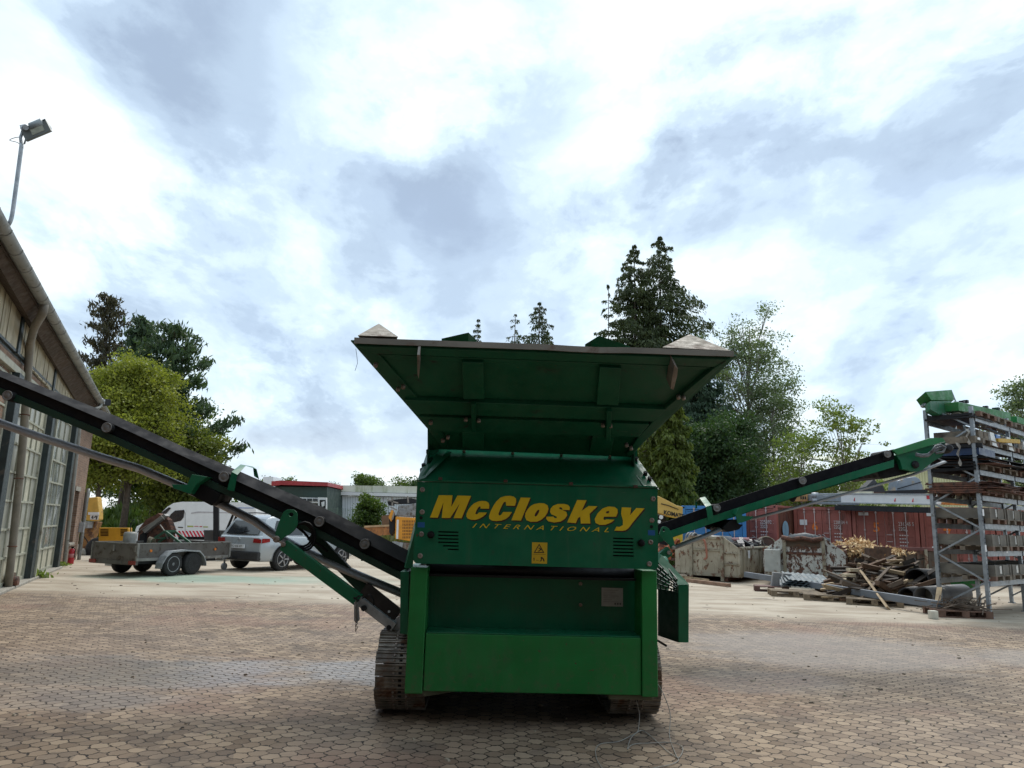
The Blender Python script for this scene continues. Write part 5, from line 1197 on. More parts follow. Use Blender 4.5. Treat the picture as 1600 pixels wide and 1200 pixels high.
f = MB(); wpr(f, Zv([(975,483),(1720,486),(1720,515),(975,512)]), YV-.014, .012); relb(f, van, 'black_trim', BLACK, vb)
f = MB()
wpr(f, Zv([(1062,376),(1120,378),(1120,392),(1062,390)]), YV-.008, .006); wpr(f, Zv([(1215,384),(1262,385),(1262,395),(1215,394)]), YV-.008, .006); relb(f, van, 'side_marking', pbr('marking_olive', (.35,.38,.08), .5), vb)
f = MB(); wpr(f, Zv([(1130,380),(1170,381),(1170,388),(1130,387)]), YV-.008, .006); wpr(f, Zv([(1180,380),(1205,381),(1205,392),(1180,391)]), YV-.008, .006); relb(f, van, 'side_marking', pbr('marking_red', (.5,.12,.12), .5), vb)
f = MB(); wpr(f, Zv([(1100,252),(1170,240),(1480,250),(1480,258),(1170,256),(1100,262)]), YV-.008, .006); relb(f, van, 'side_stripe', pbr('marking_grey', (.42,.40,.42), .5), vb)
f = MB(); wpr(f, Zv([(1350,200),(1700,204),(1700,212),(1350,210)]), YV-.008, .006); relb(f, van, 'side_stripe', pbr('marking_blue', (.2,.28,.5), .5), vb)
f = MB(); wpr(f, Zv([(972,388),(1020,390),(1020,398),(972,396)]), YV-.03, .025); relb(f, van, 'door_handle', BLACK, vb)
for px in (232, 362):
    c = at(px, 853, YV); c.z = .36; f = MB(); f.lathe(c-V((0,.02,0)), (0,-1,0), [(-.22,.34),(0,.36),(.02,.33),(.02,.22)], 20); relb(f, van, 'wheel', TYRE)
f = MB(); wpr(f, Zv([(1040,250),(1043,250),(1043,430),(1040,430)]), YV-.006, .004); relb(f, van, 'door_seam', DARK, vb)
# ================================================================= FORKLIFT
YK = 29.0; fk = wth('forklift', 'dark forklift with upright mast and lime yellow tilt arms, between trailer and van', 'forklift', 345, YK)
f = MB(); wpr(f, [(333,780),(341,780),(341,850),(333,850)], YK, .12); wpr(f, [(333,780),(341,780),(341,850),(333,850)], YK+.7, .12); relb(f, fk, 'mast', DARK)
f = MB(); wpr(f, [(318,828),(355,829),(356,868),(320,868)], YK+.1, 1.1); relb(f, fk, 'body', pbr('forklift_grey', (.06,.06,.062), .5), None, .02)
f = MB(); f.bar(at(372,800,YK), at(357,838,YK), .07, .09, (0,1,0)); f.bar(at(366,800,YK+.5), at(351,836,YK+.5), .07, .09, (0,1,0)); relb(f, fk, 'tilt_arm', BLACK)
f = MB(); wpr(f, [(349,840),(357,828),(366,836),(362,852),(352,856)], YK-.05, .12); wpr(f, [(349,840),(357,828),(366,836),(362,852),(352,856)], YK+.6, .12); relb(f, fk, 'lift_bracket', pbr('lime_yellow', (.38,.40,.07), .5, 0, .2, 6))
for px in (352, 325):
    c = at(px, 862, YK); c.z = .32; f = MB(); f.lathe(c, (0,-1,0), [(-.2,.30),(0,.32),(.03,.29),(.03,.16)], 20); relb(f, fk, 'wheel', TYRE)
f = MB(); f.bar(at(372,805,YK), at(380,812,YK), .05, .1); relb(f, fk, 'mirror', BLACK)
# ================================================================= YELLOW MACHINES LEFT
YE = 42.0; ex = wth('loader', 'yellow loader with its boom raised behind the white van', 'loader', 275, YE)
f = MB(); wpr(f, [(249,777),(278,778),(284,784),(282,788),(253,786.5)], YE, .6); relb(f, ex, 'boom', pbr('orange_yellow', (.75,.34,.01), .45, 0, .1, 3), None, .02)
f = MB(); wpr(f, [(264,761),(286,770),(293,785),(284,785),(276,772),(264,765)], YE+.1, .4); relb(f, ex, 'boom_arm', YELM, None, .02)
f = MB(); wpr(f, [(284,776),(330,782),(330,850),(290,850)], YE+.2, 1.6); relb(f, ex, 'loader_body', DARK, None, .03)
cm_ = thing('compressor', 'yellow compressor cabinet with a sloping lid and white band beside the brick corner', 'compressor', pxbase(142,30))
Ze = lambda q: zc(120, 760, 6.154, q)
f = MB(); wpr(f, Ze([(50,325),(75,110),(195,100),(212,240),(212,320),(165,335)]), 30, .35); cb_ = relb(f, cm_, 'cabinet', pbr('pale_yellow', (.60,.36,.07), .5, 0, .12, 4, (.3,.18,.08), (.58,.7), 6), None, .04)
f = MB(); wpr(f, Ze([(108,248),(212,248),(212,276),(108,272)]), 29.97, .028); relb(f, cm_, 'white_band', WHITE, cb_)
f = MB()
for q in ([(138,300),(150,282),(160,284),(150,300),(165,302),(150,312)], [(165,300),(178,282),(186,286),(176,300)], [(182,318),(190,282),(198,284),(190,320)]): wpr(f, Ze(q), 29.97, .02)
relb(f, cm_, 'scribble_marks', INK, cb_)
f = MB(); wpr(f, Ze([(128,275),(212,278),(205,322),(128,318)]), 29.985, .01); relb(f, cm_, 'white_patch', WHITE, cb_)
f = MB(); wpr(f, Ze([(62,225),(92,225),(92,280),(60,280)]), 29.97, .02); relb(f, cm_, 'side_hatch', INK, cb_)
f = MB(); wpr(f, Ze([(30,335),(110,340),(100,400),(30,405)]), 29.9, .5); relb(f, cm_, 'support_step', GALV)
f = MB(); wpr(f, Ze([(60,400),(150,340),(190,340),(160,420),(130,500),(180,560),(170,640),(40,640)]), 30.3, .5); relb(f, cm_, 'base_frame', pbr('rusty_yellow', (.32,.16,.05), .7, 0, .4, 4, (.12,.06,.035), (.45,.6), 4), None, .03)
f = MB(); c = at(151,858,29.6); f.lathe(c, (0,-1,0), [(-.2,.42),(0,.45),(.03,.4),(.03,.2)], 20); relb(f, cm_, 'wheel', TYRE)
f = MB(); f.tube([at(x, y, 29.7) for x, y in ((126,826),(131,838),(137,846),(140,858),(150,866))], .02, 6); relb(f, cm_, 'hose', BLACK)
ge = thing('generator', 'squat yellow generator with two dark louvred grilles seen over the trailer', 'generator', pxbase(178,27))
f = MB(); wpr(f, Ze([(212,395),(495,398),(495,560),(205,560)]), 27, .3); gb_ = relb(f, ge, 'housing', YELM, None, .02)
f = MB()
for x0, x1 in ((228,302),(420,482)):
    for k in range(5): wpr(f, Ze([(x0,412+k*14),(x1,413+k*14),(x1,420+k*14),(x0,419+k*14)]), 26.985, .02)
relb(f, ge, 'louvres', BLACK, gb_)
f = MB(); wpr(f, Ze([(205,540),(500,540),(500,700),(205,700)]), 27.1, .8); relb(f, ge, 'undercarriage', DARK)
for k, (px, py) in enumerate(((122,866),(128,868))):
    r_ = thing('rubble_lump', ('pale', 'smaller pale')[k]+' lump of rubble on the ground by the brick corner', 'rubble', gnd(px, py)); b_ = MB(); b_.lathe((0,0,0),(.1,0,1),[(0,.16-.03*k),(.1,.18-.03*k),(.22,.12-.03*k),(.27,.03)],7); b_.build('lump', MATS['concrete_trim'], r_)
# ================================================================= FAR BUILDINGS
rb_ = wth('office_building', 'low dark green building with a red roof edge, far behind the silver car', 'building', 465, 66)
YR = 66.0
f = MB(); wpr(f, [(425,760),(511,761),(511,830),(425,830)], YR, 9); ob = relb(f, rb_, 'wall', pbr('dark_green_wall', (.035,.060,.050), .6, 0, .15, .5))
f = MB(); wpr(f, [(424,752),(440,750.5),(512,753.5),(512,759.5),(440,757.5),(424,759)], YR-.4, 9.6); relb(f, rb_, 'roof', pbr('red_fascia', (.38,.045,.05), .5, 0, .12, 1))
f = MB(); wpr(f, [(468,777),(500,778),(500,786),(468,785)], YR-1.5, 1.4); relb(f, rb_, 'window_band', WHITE)
f = MB()
for x0 in (471,480,489): wpr(f, [(x0,779),(x0+7.5,779.2),(x0+7.5,783.6),(x0,783.4)], YR-1.56, .05)
relb(f, rb_, 'window', GLASS)
f = MB(); wpr(f, [(497,777),(510,777.5),(510,796),(497,796)], YR-1.9, .3); sg = relb(f, rb_, 'white_panel', WHITE)
f = MB(); wpr(f, [(499.5,781),(508.5,781.2),(508.5,794),(499.5,794)], YR-1.96, .05); relb(f, rb_, 'dark_picture', INK, sg)
f = MB(); wpr(f, [(502,785),(507,783),(507,790),(503,792)], YR-1.99, .02); relb(f, rb_, 'light_figure', WHITE, sg)
f = MB(); wpr(f, [(411,745),(427,745),(427,756),(411,756)], YR+8, 3); relb(f, rb_, 'roof_box', WHITE)
hl = wth('industrial_hall', 'long low pale grey hall with a mossy roof edge behind the verge', 'building', 590, 72); YH = 72.0
MOSS = pbr('mossy_roof', (.68,.68,.58), .85, 0, .15, .3, (.42,.44,.30), (.48,.62), 1.2, streak=.2)
f = MB(); wpr(f, [(510,774),(700,779),(700,830),(510,830)], YH, 20); hw_ = relb(f, hl, 'wall', pbr('pale_blue_cladding', (.74,.79,.84), .5, 0, .05, .5))
f = MB()
for k in range(48): x = 511+k*4; wpr(f, [(x,776),(x+.5,776),(x+.5,826),(x,826)], YH-.03, .03)
relb(f, hl, 'cladding_seam', pbr('seam_grey', (.36,.40,.44), .5), hw_)
f = MB(); wpr(f, [(510,768),(700,772.5),(700,777.5),(510,773)], YH-.5, 1); relb(f, hl, 'fascia', WHITE)
f = MB(); wpr(f, [(510,758),(700,760.5),(700,772),(510,767.5)], YH-.3, 20); relb(f, hl, 'roof', MOSS)
f = MB()
for x in (524, 598): wpr(f, [(x,774),(x+1,774),(x+1,782),(x,782)], YH-.2, .1)
relb(f, hl, 'downpipe', GALV)
# mesh fence in front of the hall
fc = wth('mesh_fence', 'green wire mesh fence running below the pale hall', 'fence', 560, 63); YF = 63.0
FGR = pbr('fence_green', (.12,.17,.13), .6)
zf = at(560,795,YF).z
for px in range(430, 660, 24):
    a = at(px, 810, YF); f = MB(); f.box(a.x-.03, a.x+.03, YF-.03, YF+.03, 0, zf+.1); relb(f, fc, 'post', FGR)
x0 = at(428,800,YF).x; x1 = at(660,800,YF).x; f = MB(); z = .15
while z < zf: f.box(x0, x1, YF-.005, YF+.005, z, z+.014); z += .10
x = x0
while x < x1: f.box(x, x+.014, YF-.012, YF-.006, .1, zf); x += .20
relb(f, fc, 'mesh_panel', FGR)
tree('shrub', 'rounded green shrub standing in front of the pale hall', 'shrub', pxbase(576,50), htop(578,770,50), wpx(22,50), L_MID, 5000, .15, 41, .06, .12, 0, BARK, .30, 26)
# distant trees above the halls
tree('broadleaf_tree', 'small distant round tree above the left part of the pale hall roof', 'tree', pxbase(568,110), htop(566,738,110), wpx(20,110), L_MID, 5000, .32, 42, .2, .3, 0, BARK, .8, 26)
tree('broadleaf_tree', 'small sparse distant tree above the middle of the pale hall roof', 'tree', pxbase(588,112), htop(588,744,112), wpx(9,112), L_MID, 1500, .3, 43, .15, .3, 0, BARK, .7, 16)
tree('broadleaf_tree', 'thin twiggy distant tree beside the left corner of the machine panel', 'tree', pxbase(622,105), htop(622,742,105), wpx(14,105), L_MID, 1300, .28, 44, .15, .3, 0, BARK, .7, 20)
tree('broadleaf_tree', 'dense dark distant tree half hidden by the machine panel', 'tree', pxbase(650,108), htop(648,745,108), wpx(22,108), L_DARK, 5000, .32, 45, .2, .3, 0, BARK, .8, 26)
tree('broadleaf_tree', 'tiny distant treetop above the red roof edge', 'tree', pxbase(448,112), htop(449,742,112), wpx(8,112), L_MID, 1200, .3, 46, .12, .3, 0, BARK, .6, 14)
tree('broadleaf_tree', 'tiny distant treetop at the right end of the red roof', 'tree', pxbase(516,112), htop(516,750,112), wpx(6,112), L_MID, 900, .3, 47, .12, .3, 0, BARK, .6, 14)
tree('broadleaf_tree', 'tiny distant treetop left of the red roof', 'tree', pxbase(408,112), htop(408,745,112), wpx(10,112), L_MID, 1200, .3, 48, .12, .3, 0, BARK, .6, 14)
# ================================================================= CRUSHER (orange, behind) AND BUCKET
YC = 33.0; cu_ = wth('mobile_crusher', 'orange and grey tracked machine with black conveyors, left of the big green machine', 'crusher', 632, YC)
OR = pbr('orange_paint', (.72,.30,.03), .45, 0, .12, 3, (.3,.15,.06), (.58,.7), 6)
f = MB(); wpr(f, [(618,807),(650,809),(650,847),(617,842)], YC, 2.0); cbd = relb(f, cu_, 'engine_cover', OR, None, .03)
f = MB()
for r_ in range(6):
    for k in range(8): x = 629+k*2.5; y = 813+r_*5.0; wpr(f, [(x,y),(x+1.3,y),(x+1.3,y+3.4),(x,y+3.4)], YC-.01, .02)
relb(f, cu_, 'vent_slots', pbr('slot_brown', (.18,.08,.02), .7), cbd)
f = MB(); wpr(f, [(620,812),(623,812),(622,842),(619,842)], YC-.04, .05); relb(f, cu_, 'white_stripe', WHITE, cbd)
f = MB(); wpr(f, [(622,790),(650,786),(650,808),(619,806),(621,798)], YC+.2, 1.6); relb(f, cu_, 'upper_housing', pbr('machine_grey', (.26,.27,.28), .5, 0, .2, 5, (.12,.1,.08), (.5,.65), 7), None, .03)
f = MB(); wpr(f, [(612,781),(640,778),(650,780),(650,786),(613,787)], YC+.3, 1.2); wpr(f, [(605,784),(613,780),(614,790),(607,790)], YC+.3, .5); wpr(f, [(608,800),(618,806),(616,828),(612,838),(608,832)], YC+.2, .6); relb(f, cu_, 'black_conveyor', DARK, None, .01)
f = MB(); wpr(f, [(607,808),(612,796),(616,802),(611,815)], YC, .3); relb(f, cu_, 'orange_arm', OR)
for a, b_ in (((613,776),(613,790)),((637,775),(638,786)),((605,781),(622,786)),((610,792),(620,797)),((616,800),(613,812))): f = MB(); f.bar(at(*a, YC), at(*b_, YC), .06, .06, (0,1,0)); relb(f, cu_, 'linkage', STEEL)
f = MB(); 
tp = [at(x, y, YC) for x, y in ((615,846),(650,850),(650,870),(622,870),(613,862))]; f.poly3(tp, (0,.6,0)); relb(f, cu_, 'track', TRACKM, None, .03)
f = MB(); wpr(f, [(613,846),(630,848),(628,858),(613,856)], YC-.1, .1); relb(f, cu_, 'track_guard', GALV)
bk = wth('loader_bucket', 'rusty orange bucket lying on the verge left of the orange machine', 'bucket', 590, 39)
f = MB(); wpr(f, [(568,824),(609,822),(611,826),(605,836),(578,838),(570,832)], 39, 1.2); bb = relb(f, bk, 'shell', pbr('rust_orange', (.36,.15,.05), .7, 0, .3, 3, (.14,.07,.04), (.5,.62), 4), None, .04)
f = MB(); wpr(f, [(569,821.5),(611,819.5),(611,822.5),(569,824.5)], 38.95, 1.3); relb(f, bk, 'lip', pbr('pale_edge', (.45,.30,.17), .6), bb)
f = MB(); wpr(f, [(596,806),(610,804),(611,820),(597,821)], 39.4, .7); relb(f, bk, 'hitch', pbr('rust_dark', (.16,.09,.05), .8), bb)
# ================================================================= CONIFERS AND TREES BEHIND THE HOPPER
YS = 52.0
def shape_spr(px, py, Y, wpxv, **k): pass
spruce('spruce_tree', 'tall spruce with a narrow drooping crown, the highest treetop behind the hopper', pxbase(1036,YS), htop(1034,371,YS), wpx(150,YS), L_SPR, 51, 40, .19, .46, zlow=.30, cone=.72, dens=1.5, thin=.20)
spruce('spruce_tree', 'tall spruce just left of the highest one behind the hopper', pxbase(993,YS-1), htop(991,384,YS-1), wpx(100,YS-1), L_SPR, 52, 36, .19, .46, zlow=.35, cone=.70, dens=1.4, thin=.24)
spruce('spruce_tree', 'thin half bare spruce at the left edge of the tall pair', pxbase(950,YS-2), htop(944,446,YS-2), wpx(34,YS-2), L_SPR, 53, 20, .16, .42, zlow=.4, cone=.5, dens=.8, thin=.5, tr_r=.1)
spruce('spruce_tree', 'bushy spruce top above the middle of the hopper rim', pxbase(836,56), htop(834,473,56), wpx(80,56), L_SPR, 54, 26, .18, .42, zlow=.45, cone=.7, dens=.8, thin=.2)
spruce('spruce_tree', 'small thin spruce top just left of the bushy one above the rim', pxbase(797,58), htop(796,491,58), wpx(34,58), L_SPR, 55, 20, .16, .42, zlow=.5, cone=.7, dens=.5, thin=.35)
spruce('spruce_tree', 'tiny lone spruce tip above the left part of the hopper rim', pxbase(736,60), htop(735,499,60), wpx(22,60), L_SPR, 56, 20, .15, .42, zlow=.5, cone=.7, dens=.6)
spruce('spruce_tree', 'drooping olive green spruce between the hopper and the dark trees', pxbase(1050,33), htop(1052,590,33), wpx(44,33), L_SPL, 57, 34, .17, .55, zlow=.04, cone=.5, dens=1.8)
spruce('spruce_tree', 'olive green spruce beside the right flank of the hopper base', pxbase(1018,34), htop(1020,655,34), wpx(34,34), L_SPL, 58, 26, .14, .6, zlow=.04, cone=.45, dens=1.6)
spruce('spruce_tree', 'dark spruce with dense flat boughs right of the olive green spruce', pxbase(1100,44), htop(1112,552,44), wpx(78,44), leafmat('needle_blue_green', (.022,.050,.030), (.05,.09,.05), .15), 59, 36, .19, .35, zlow=.04, cone=.5, dens=1.7)
tree('broadleaf_tree', 'dense dark green broadleaf above the blue container', 'tree', pxbase(1106,38), htop(1106,650,38), wpx(58,38), L_DARK, 22000, .17, 61, .2, .06, 0, BARK, .55, 70)
tree('broadleaf_tree', 'dark broadleaf with a loose crown left of the pale trees', 'tree', pxbase(1146,41), htop(1150,628,41), wpx(42,41), L_DARK, 12000, .18, 62, .2, .08, 0, BARK, .6, 70)
tree('broadleaf_tree', 'low shaded broadleaf behind the olive spruce and the hopper base', 'tree', pxbase(1025,46), htop(1025,600,46), wpx(60,46), L_DARK, 14000, .22, 63, .2, .06, 0, BARK, .7, 50)
tree('poplar_tree', 'tall airy grey green poplar with see-through upswept twigs', 'tree', pxbase(1176,47), htop(1178,484,47), wpx(72,47), L_BIR, 12000, .15, 64, .2, .16, 0, BARKL, .42, 90, up=.9, jag=.8)
tree('poplar_tree', 'leafy grey green side crown of the poplars leaning right', 'tree', pxbase(1214,45), htop(1232,570,45), wpx(56,45), L_BIR, 6500, .14, 65, .12, .2, 0, BARKL, .40, 50, up=.7)
tree('broadleaf_tree', 'pale sparse young tree left of the fountain shaped one above the containers', 'tree', pxbase(1256,36), htop(1262,668,36), wpx(50,36), L_LT, 2800, .13, 66, .09, .25, 0, BARKL, .28, 46, up=.8)
tree('broadleaf_tree', 'pale green young tree with long upright shoots above the containers', 'tree', pxbase(1322,35), htop(1325,632,35), wpx(48,35), L_LT, 2600, .13, 67, .09, .30, 0, BARKL, .20, 44, up=1.3)
tree('shrub', 'pale green bush behind the orange jib on the containers', 'shrub', pxbase(1275,38), htop(1275,735,38), wpx(60,38), L_LT, 7000, .14, 68, .06, .15, 0, BARKL, .35, 40)
tree('shrub', 'pale green bush in front of the cream corrugated hall', 'shrub', pxbase(1370,40), htop(1370,748,40), wpx(45,40), L_LT, 2800, .14, 69, .06, .15, 0, BARKL, .3, 30)
tree('broadleaf_tree', 'grey green tree at the right edge behind the rack', 'tree', pxbase(1610,42), htop(1600,572,42), wpx(32,42), L_BIR, 6000, .15, 70, .14, .3, 0, BARKL, .4, 40)
tree('broadleaf_tree', 'slender young tree peeping above the rack shelf with green conveyor', 'tree', pxbase(1556,40), htop(1558,627,40), wpx(11,40), L_LT, 900, .12, 71, .06, .4, 0, BARKL, .25, 16)
tree('broadleaf_tree', 'small dark distant tree in the gap above the right conveyor', 'tree', pxbase(1224,80), htop(1224,744,80), wpx(16,80), L_MID, 2500, .28, 72, .15, .2, 0, BARK, .7, 20)
# cream corrugated hall at the right
ch = wth('cream_hall', 'cream yellow corrugated hall behind the containers', 'building', 1400, 50)
CRM = pbr('cream_corrugated', (.62,.60,.36), .55, 0, .06, 1)
f = MB(); x0 = at(1318,760,50).x; x1 = at(1700,760,50).x; z1 = htop(1400,728,50); n_ = 90
for k in range(n_):
    a = x0+(x1-x0)*k/n_; w_ = (x1-x0)/n_; f.poly3([(a,50,0),(a+w_*.3,50-.05,0),(a+w_*.7,50-.05,0),(a+w_,50,0),(a+w_,50.3,0),(a,50.3,0)], (0,0,z1))
relb(f, ch, 'wall', CRM)
f = MB(); f.hexa([V((x0-.2,49.7,z1)),V((x1,49.7,z1)),V((x1,58,z1+1.2)),V((x0-.2,58,z1+1.2)),V((x0-.2,49.7,z1+.12)),V((x1,49.7,z1+.12)),V((x1,58,z1+1.35)),V((x0-.2,58,z1+1.35))]); relb(f, ch, 'roof', MOSS)
# ================================================================= SHIPPING CONTAINERS
CRED = pbr('container_red', (.32,.100,.078), .55, 0, .14, 1.2, (.14,.055,.04), (.54,.68), 2.5, streak=.3)
CRED2 = pbr('container_brown', (.15,.055,.035), .65, 0, .2, 1.2, (.09,.04,.03), (.5,.65), 3, streak=.3)
CBLUE = pbr('container_blue', (.05,.22,.52), .5, 0, .12, 1.2, (.10,.2,.32), (.56,.7), 3)
BARM = pbr('lock_bar', (.48,.38,.36), .5, .2, .2, 8)
NUM = pbr('number_orange', (.72,.17,.02), .5); WTXT = pbr('stencil_white', (.62,.58,.56), .6)
def container(label, P0, fwd, mat, num=None, code=None, L_=6.0, plate=None, bars=True, z0=.10, h=2.59, w=2.35, seed=0, side=None):
    """P0 left front corner seen from outside; doors face -fwd"""
    m = frame_at(P0, fwd); t_ = thing('shipping_container', label, 'container', mtx=m); t_.location.z = z0; rnd = random.Random(seed)
    fr_ = MB(); pw = .14
    for x in (0, w-pw):
        fr_.box(x, x+pw, 0, .16, 0, h); fr_.box(x, x+pw, L_-.16, L_, 0, h)
    fr_.box(pw, w-pw, .0, .12, h-.13, h); fr_.box(pw, w-pw, .0, .12, 0, .14)
    for x in (0, w-.06): fr_.box(x, x+.06, .16, L_-.16, h-.08, h); fr_.box(x, x+.06, .16, L_-.16, 0, .16)
    fr = fr_.build('frame', mat, t_, .008)
    hc = MB()
    for x in (0, w-pw):
        for zz in (.02, h-.12):
            hc.box(x+.035, x+pw-.035, -.006, .0-.002, zz+.02, zz+.08)
    hc.build('corner_holes', BLACK, fr)
    # corrugated side and roof
    for x0_, sg_ in ((.03,-1),(w-.03,1)):
        s_ = MB(); n_ = 20; pts = []
        for k in range(n_):
            y = .16+(L_-.32)*k/n_; d_ = (L_-.32)/n_
            for q, o in ((0,0),(.2,-.03),(.5,-.03),(.7,0)): pts.append((x0_+o*sg_, y+d_*q))
        pts.append((x0_, L_-.16)); s_.add([(x, y, zz) for x, y in pts for zz in (.16, h-.08)], [(2*i, 2*i+1, 2*i+3, 2*i+2) for i in range(len(pts)-1)])
        s_.build('side_wall', side if (side and sg_ > 0) else mat, t_)
    rf = MB(); rf.box(.06, w-.06, .12, L_-.1, h-.03, h-.015); rf.build('roof', mat, t_)
    for k in range(2):   # doors with pressed panels
        a = pw+k*(w-2*pw)/2+.01; b_ = pw+(k+1)*(w-2*pw)/2-.01; d_ = MB(); zz0, zz1 = .15, h-.14
        d_.box(a, b_, .05, .08, zz0, zz1)
        d_.box(a, a+.07, .03, .052, zz0, zz1); d_.box(b_-.07, b_, .03, .052, zz0, zz1)
        for j in range(6):
            z_ = zz0+(zz1-zz0)*j/5; d_.box(a+.07, b_-.07, .032, .054, max(zz0, z_-.07), min(zz1, z_+.07))
        dd_ = d_.build('door', mat, t_, .01)
        if bars:
            for q in (.30, .72):
                x = a+(b_-a)*q; b2 = MB(); b2.tube([(x,.005,.10),(x,.005,h-.07)], .017, 8)
                for z_ in (.12,.75,1.7,h-.22,h-.1): b2.box(x-.035, x+.035, -.01, .03, z_-.03, z_+.03)
                if True: b2.bar((x,-.012,1.0+.0),(x+(.3 if q < .5 else -.3),-.012,1.0),.02,.035)
                b2.build('lock_bar', BARM, dd_)
    def word(s_, x, z_, wd_, ht, mt, par, nm='marking', y=.022, **kw):
        q = MB(); addtext(q, s_, (x,y,z_), (wd_,0,0), (0,0,ht), **kw); return q.build(nm, mt, par)
    x2 = pw+(w-2*pw)/2
    if num: word(num, pw+.62*(w-2*pw)/2-.03, 1.62, .24, .37, NUM, t_, 'number', bold=.02)
    if code:
        for i, (s_, wd_, ht, z_) in enumerate(code): word(s_, x2+.46*(w-2*pw)/2, z_, wd_, ht, WTXT, t_)
        for r_ in range(5):
            q = MB()
            for c_ in range(4):
                if c_ == 3 and r_ % 2: continue
                q.box(x2+.47*(w-2*pw)/2+c_*.085, x2+.47*(w-2*pw)/2+c_*.085+.055, .020, .024, 1.50-r_*.13, 1.54-r_*.13)
            q.box(x2+.05, x2+.25+.04*(r_%2), .020, .024, 1.52-r_*.13, 1.54-r_*.13) if r_ in (0, 2) else None
            q.build('small_print', WTXT, t_)
    if plate:
        for (xa_, xb_, za, zb_, mt) in plate: q = MB(); q.box(xa_, xb_, .018, .028, za, zb_); q.build('plate', mt, t_)
    return t_, m
aC = radians(42); cd = V((cos(aC), -sin(aC), 0)); cf = V((sin(aC), cos(aC), 0))
P6 = at(1242, 850, 31.5); P6.z = 0
BLUL = pbr('label_blue', (.25,.45,.62), .5)
container('red shipping container numbered with an orange 6, left end of the even row', P6, cf, CRED, '6', [('228034 4',.54,.14,1.90),('22G1',.28,.13,1.72)], plate=[(.24,.54,1.84,2.06,WHITE)], w=2.30)
P5 = P6+cd*2.34; container('red shipping container numbered with an orange 5, middle of the even row', P5, cf, CRED, '5', [('231345 5',.54,.14,1.88),('22G1',.28,.13,1.70)], plate=[(.25,.62,2.26,2.38,WHITE)], w=2.40)
P4 = P5+cd*2.44; container('red shipping container with an orange 4, partly behind the steel rack', P4, cf, CRED, '4', None, plate=[(.25,.62,2.26,2.38,WHITE),(.35,.75,1.05,1.15,WHITE)], w=2.40)
P3 = P4+cd*2.44; container('red shipping container seen through the rack, right of the one marked 4', P3, cf, CRED, None, None, w=2.40)
P7 = P6-cf*1.7-cd*2.42; t7, m7 = container('red shipping container with code 225492 3, standing forward of its row with a browner side', P7, cf, CRED, None, [('225492 3',.60,.15,1.84),('22G1',.30,.14,1.66)], w=2.38, side=CRED2)
q = MB(); t7l = 1.75
q.poly3([(2.392, .85+.32*cos(t), 1.62+.36*sin(t)) for t in [2*pi*i/20 for i in range(20)]], (.006,0,0)); q.build('round_sticker', pbr('sticker_pale_blue', (.25,.42,.55), .5), t7)
PBf = at(1066, 850, 28.0); PBf.z = 0
container('blue container behind the right conveyor, left of the red row', PBf, V((.25,.968,0)).normalized(), CBLUE, None, None, w=2.3, z0=.0, h=2.50, L_=6)
q = MB(); 
# ---- things lying on the containers
zT = 2.72
jb = thing('crane_jib', 'long white jib with red marks lying across the container roofs', 'crane jib', at(1300,786,31)); o_ = jb.location
f = MB(); a = at(1318,779,29.8)-o_; b_ = at(1467,781,26.2)-o_; f.bar(a, b_, .30, .34); jbm = f.build('beam', WHITE, jb, .01)
f = MB(); u_ = (b_-a).normalized(); fr3 = V((u_.y,-u_.x,0))
if fr3.y > 0: fr3 = -fr3
f.bar(a+V((0,0,.18))+fr3*.16, b_+V((0,0,.18))+fr3*.16, .03, .05); f.bar(a-V((0,0,.17))+fr3*.16, b_-V((0,0,.17))+fr3*.16, .03, .04); f.build('beam_edge', GALV, jbm)
for t_ in (.16,.60,.78): f = MB(); c = a.lerp(b_, t_)+fr3*.155; f.bar(c+V((-.02,0,-.09)), c+V((.06,0,.09)), .03, .05, fr3); f.cyl(c+V((.06,0,.09)), c+V((.06,0,.09))+fr3*.03, .06, 10); f.build('red_mark', pbr('mark_red', (.5,.04,.05), .5), jbm)
f = MB(); c = a.lerp(b_, .955)+fr3*.16; f.bar(c-u_*.16+V((0,0,.08)), c+u_*.16+V((0,0,.08)), .02, .12); f.build('red_block', MATS['mark_red'], jbm)
f = MB(); f.bar(a-u_*1.9+V((0,0,.02)), a+u_*.3, .25, .26); f.bar(a-u_*1.6+V((0,-.1,.18)), a+V((0,-.1,.17)), .05, .05); f.bar(a-u_*1.6+V((0,-.1,-.2)), a+u_*.6+V((0,-.1,-.2)), .2, .1); f.build('grey_section', pbr('jib_grey', (.30,.34,.38), .4, .4, .2, 4), jb, .01)
for k in range(2): f = MB(); c = at(1268+k*1,774+k*8,31)-o_; f.cyl(c, c+V((.25,-.1,0)), .12, 12); f.build('jib_pulley', GALV, jb)
f = MB(); f.bar(a-V((0,-.3,.36)), b_-V((0,-.3,.36)), .7, .20); f.build('dark_underbeam', DARK, jb)
q = thing('timber_block', 'short orange brown timber block at the left end of the white jib', 'timber', at(1250,778,31.2)); o_ = q.location
f = MB(); f.poly3([at(x, y, 31.2)-o_ for x, y in ((1238,776),(1243,773),(1262,771),(1262,783),(1243,783))], (0,.4,0)); f.build('block', pbr('orange_timber', (.45,.26,.11), .7, 0, .2, 6), q)
f = MB(); 
for k in range(3): f.box(at(1251+k*3.4,777,31).x-o_.x, at(1252.5+k*3.4,777,31).x-o_.x, -.22, -.15, -.06, .06)
f.build('dark_slots', INK, q)
q = thing('timber_strip', 'pale timber strip lying along the top of the white jib', 'timber', at(1340,769,29.6)); o_ = q.location
f = MB(); f.bar(at(1310,770,30.0)-o_, at(1364,770,28.8)-o_, .12, .10); f.build('strip', pbr('pale_strip', (.48,.46,.36), .8, 0, .15, 3), q)
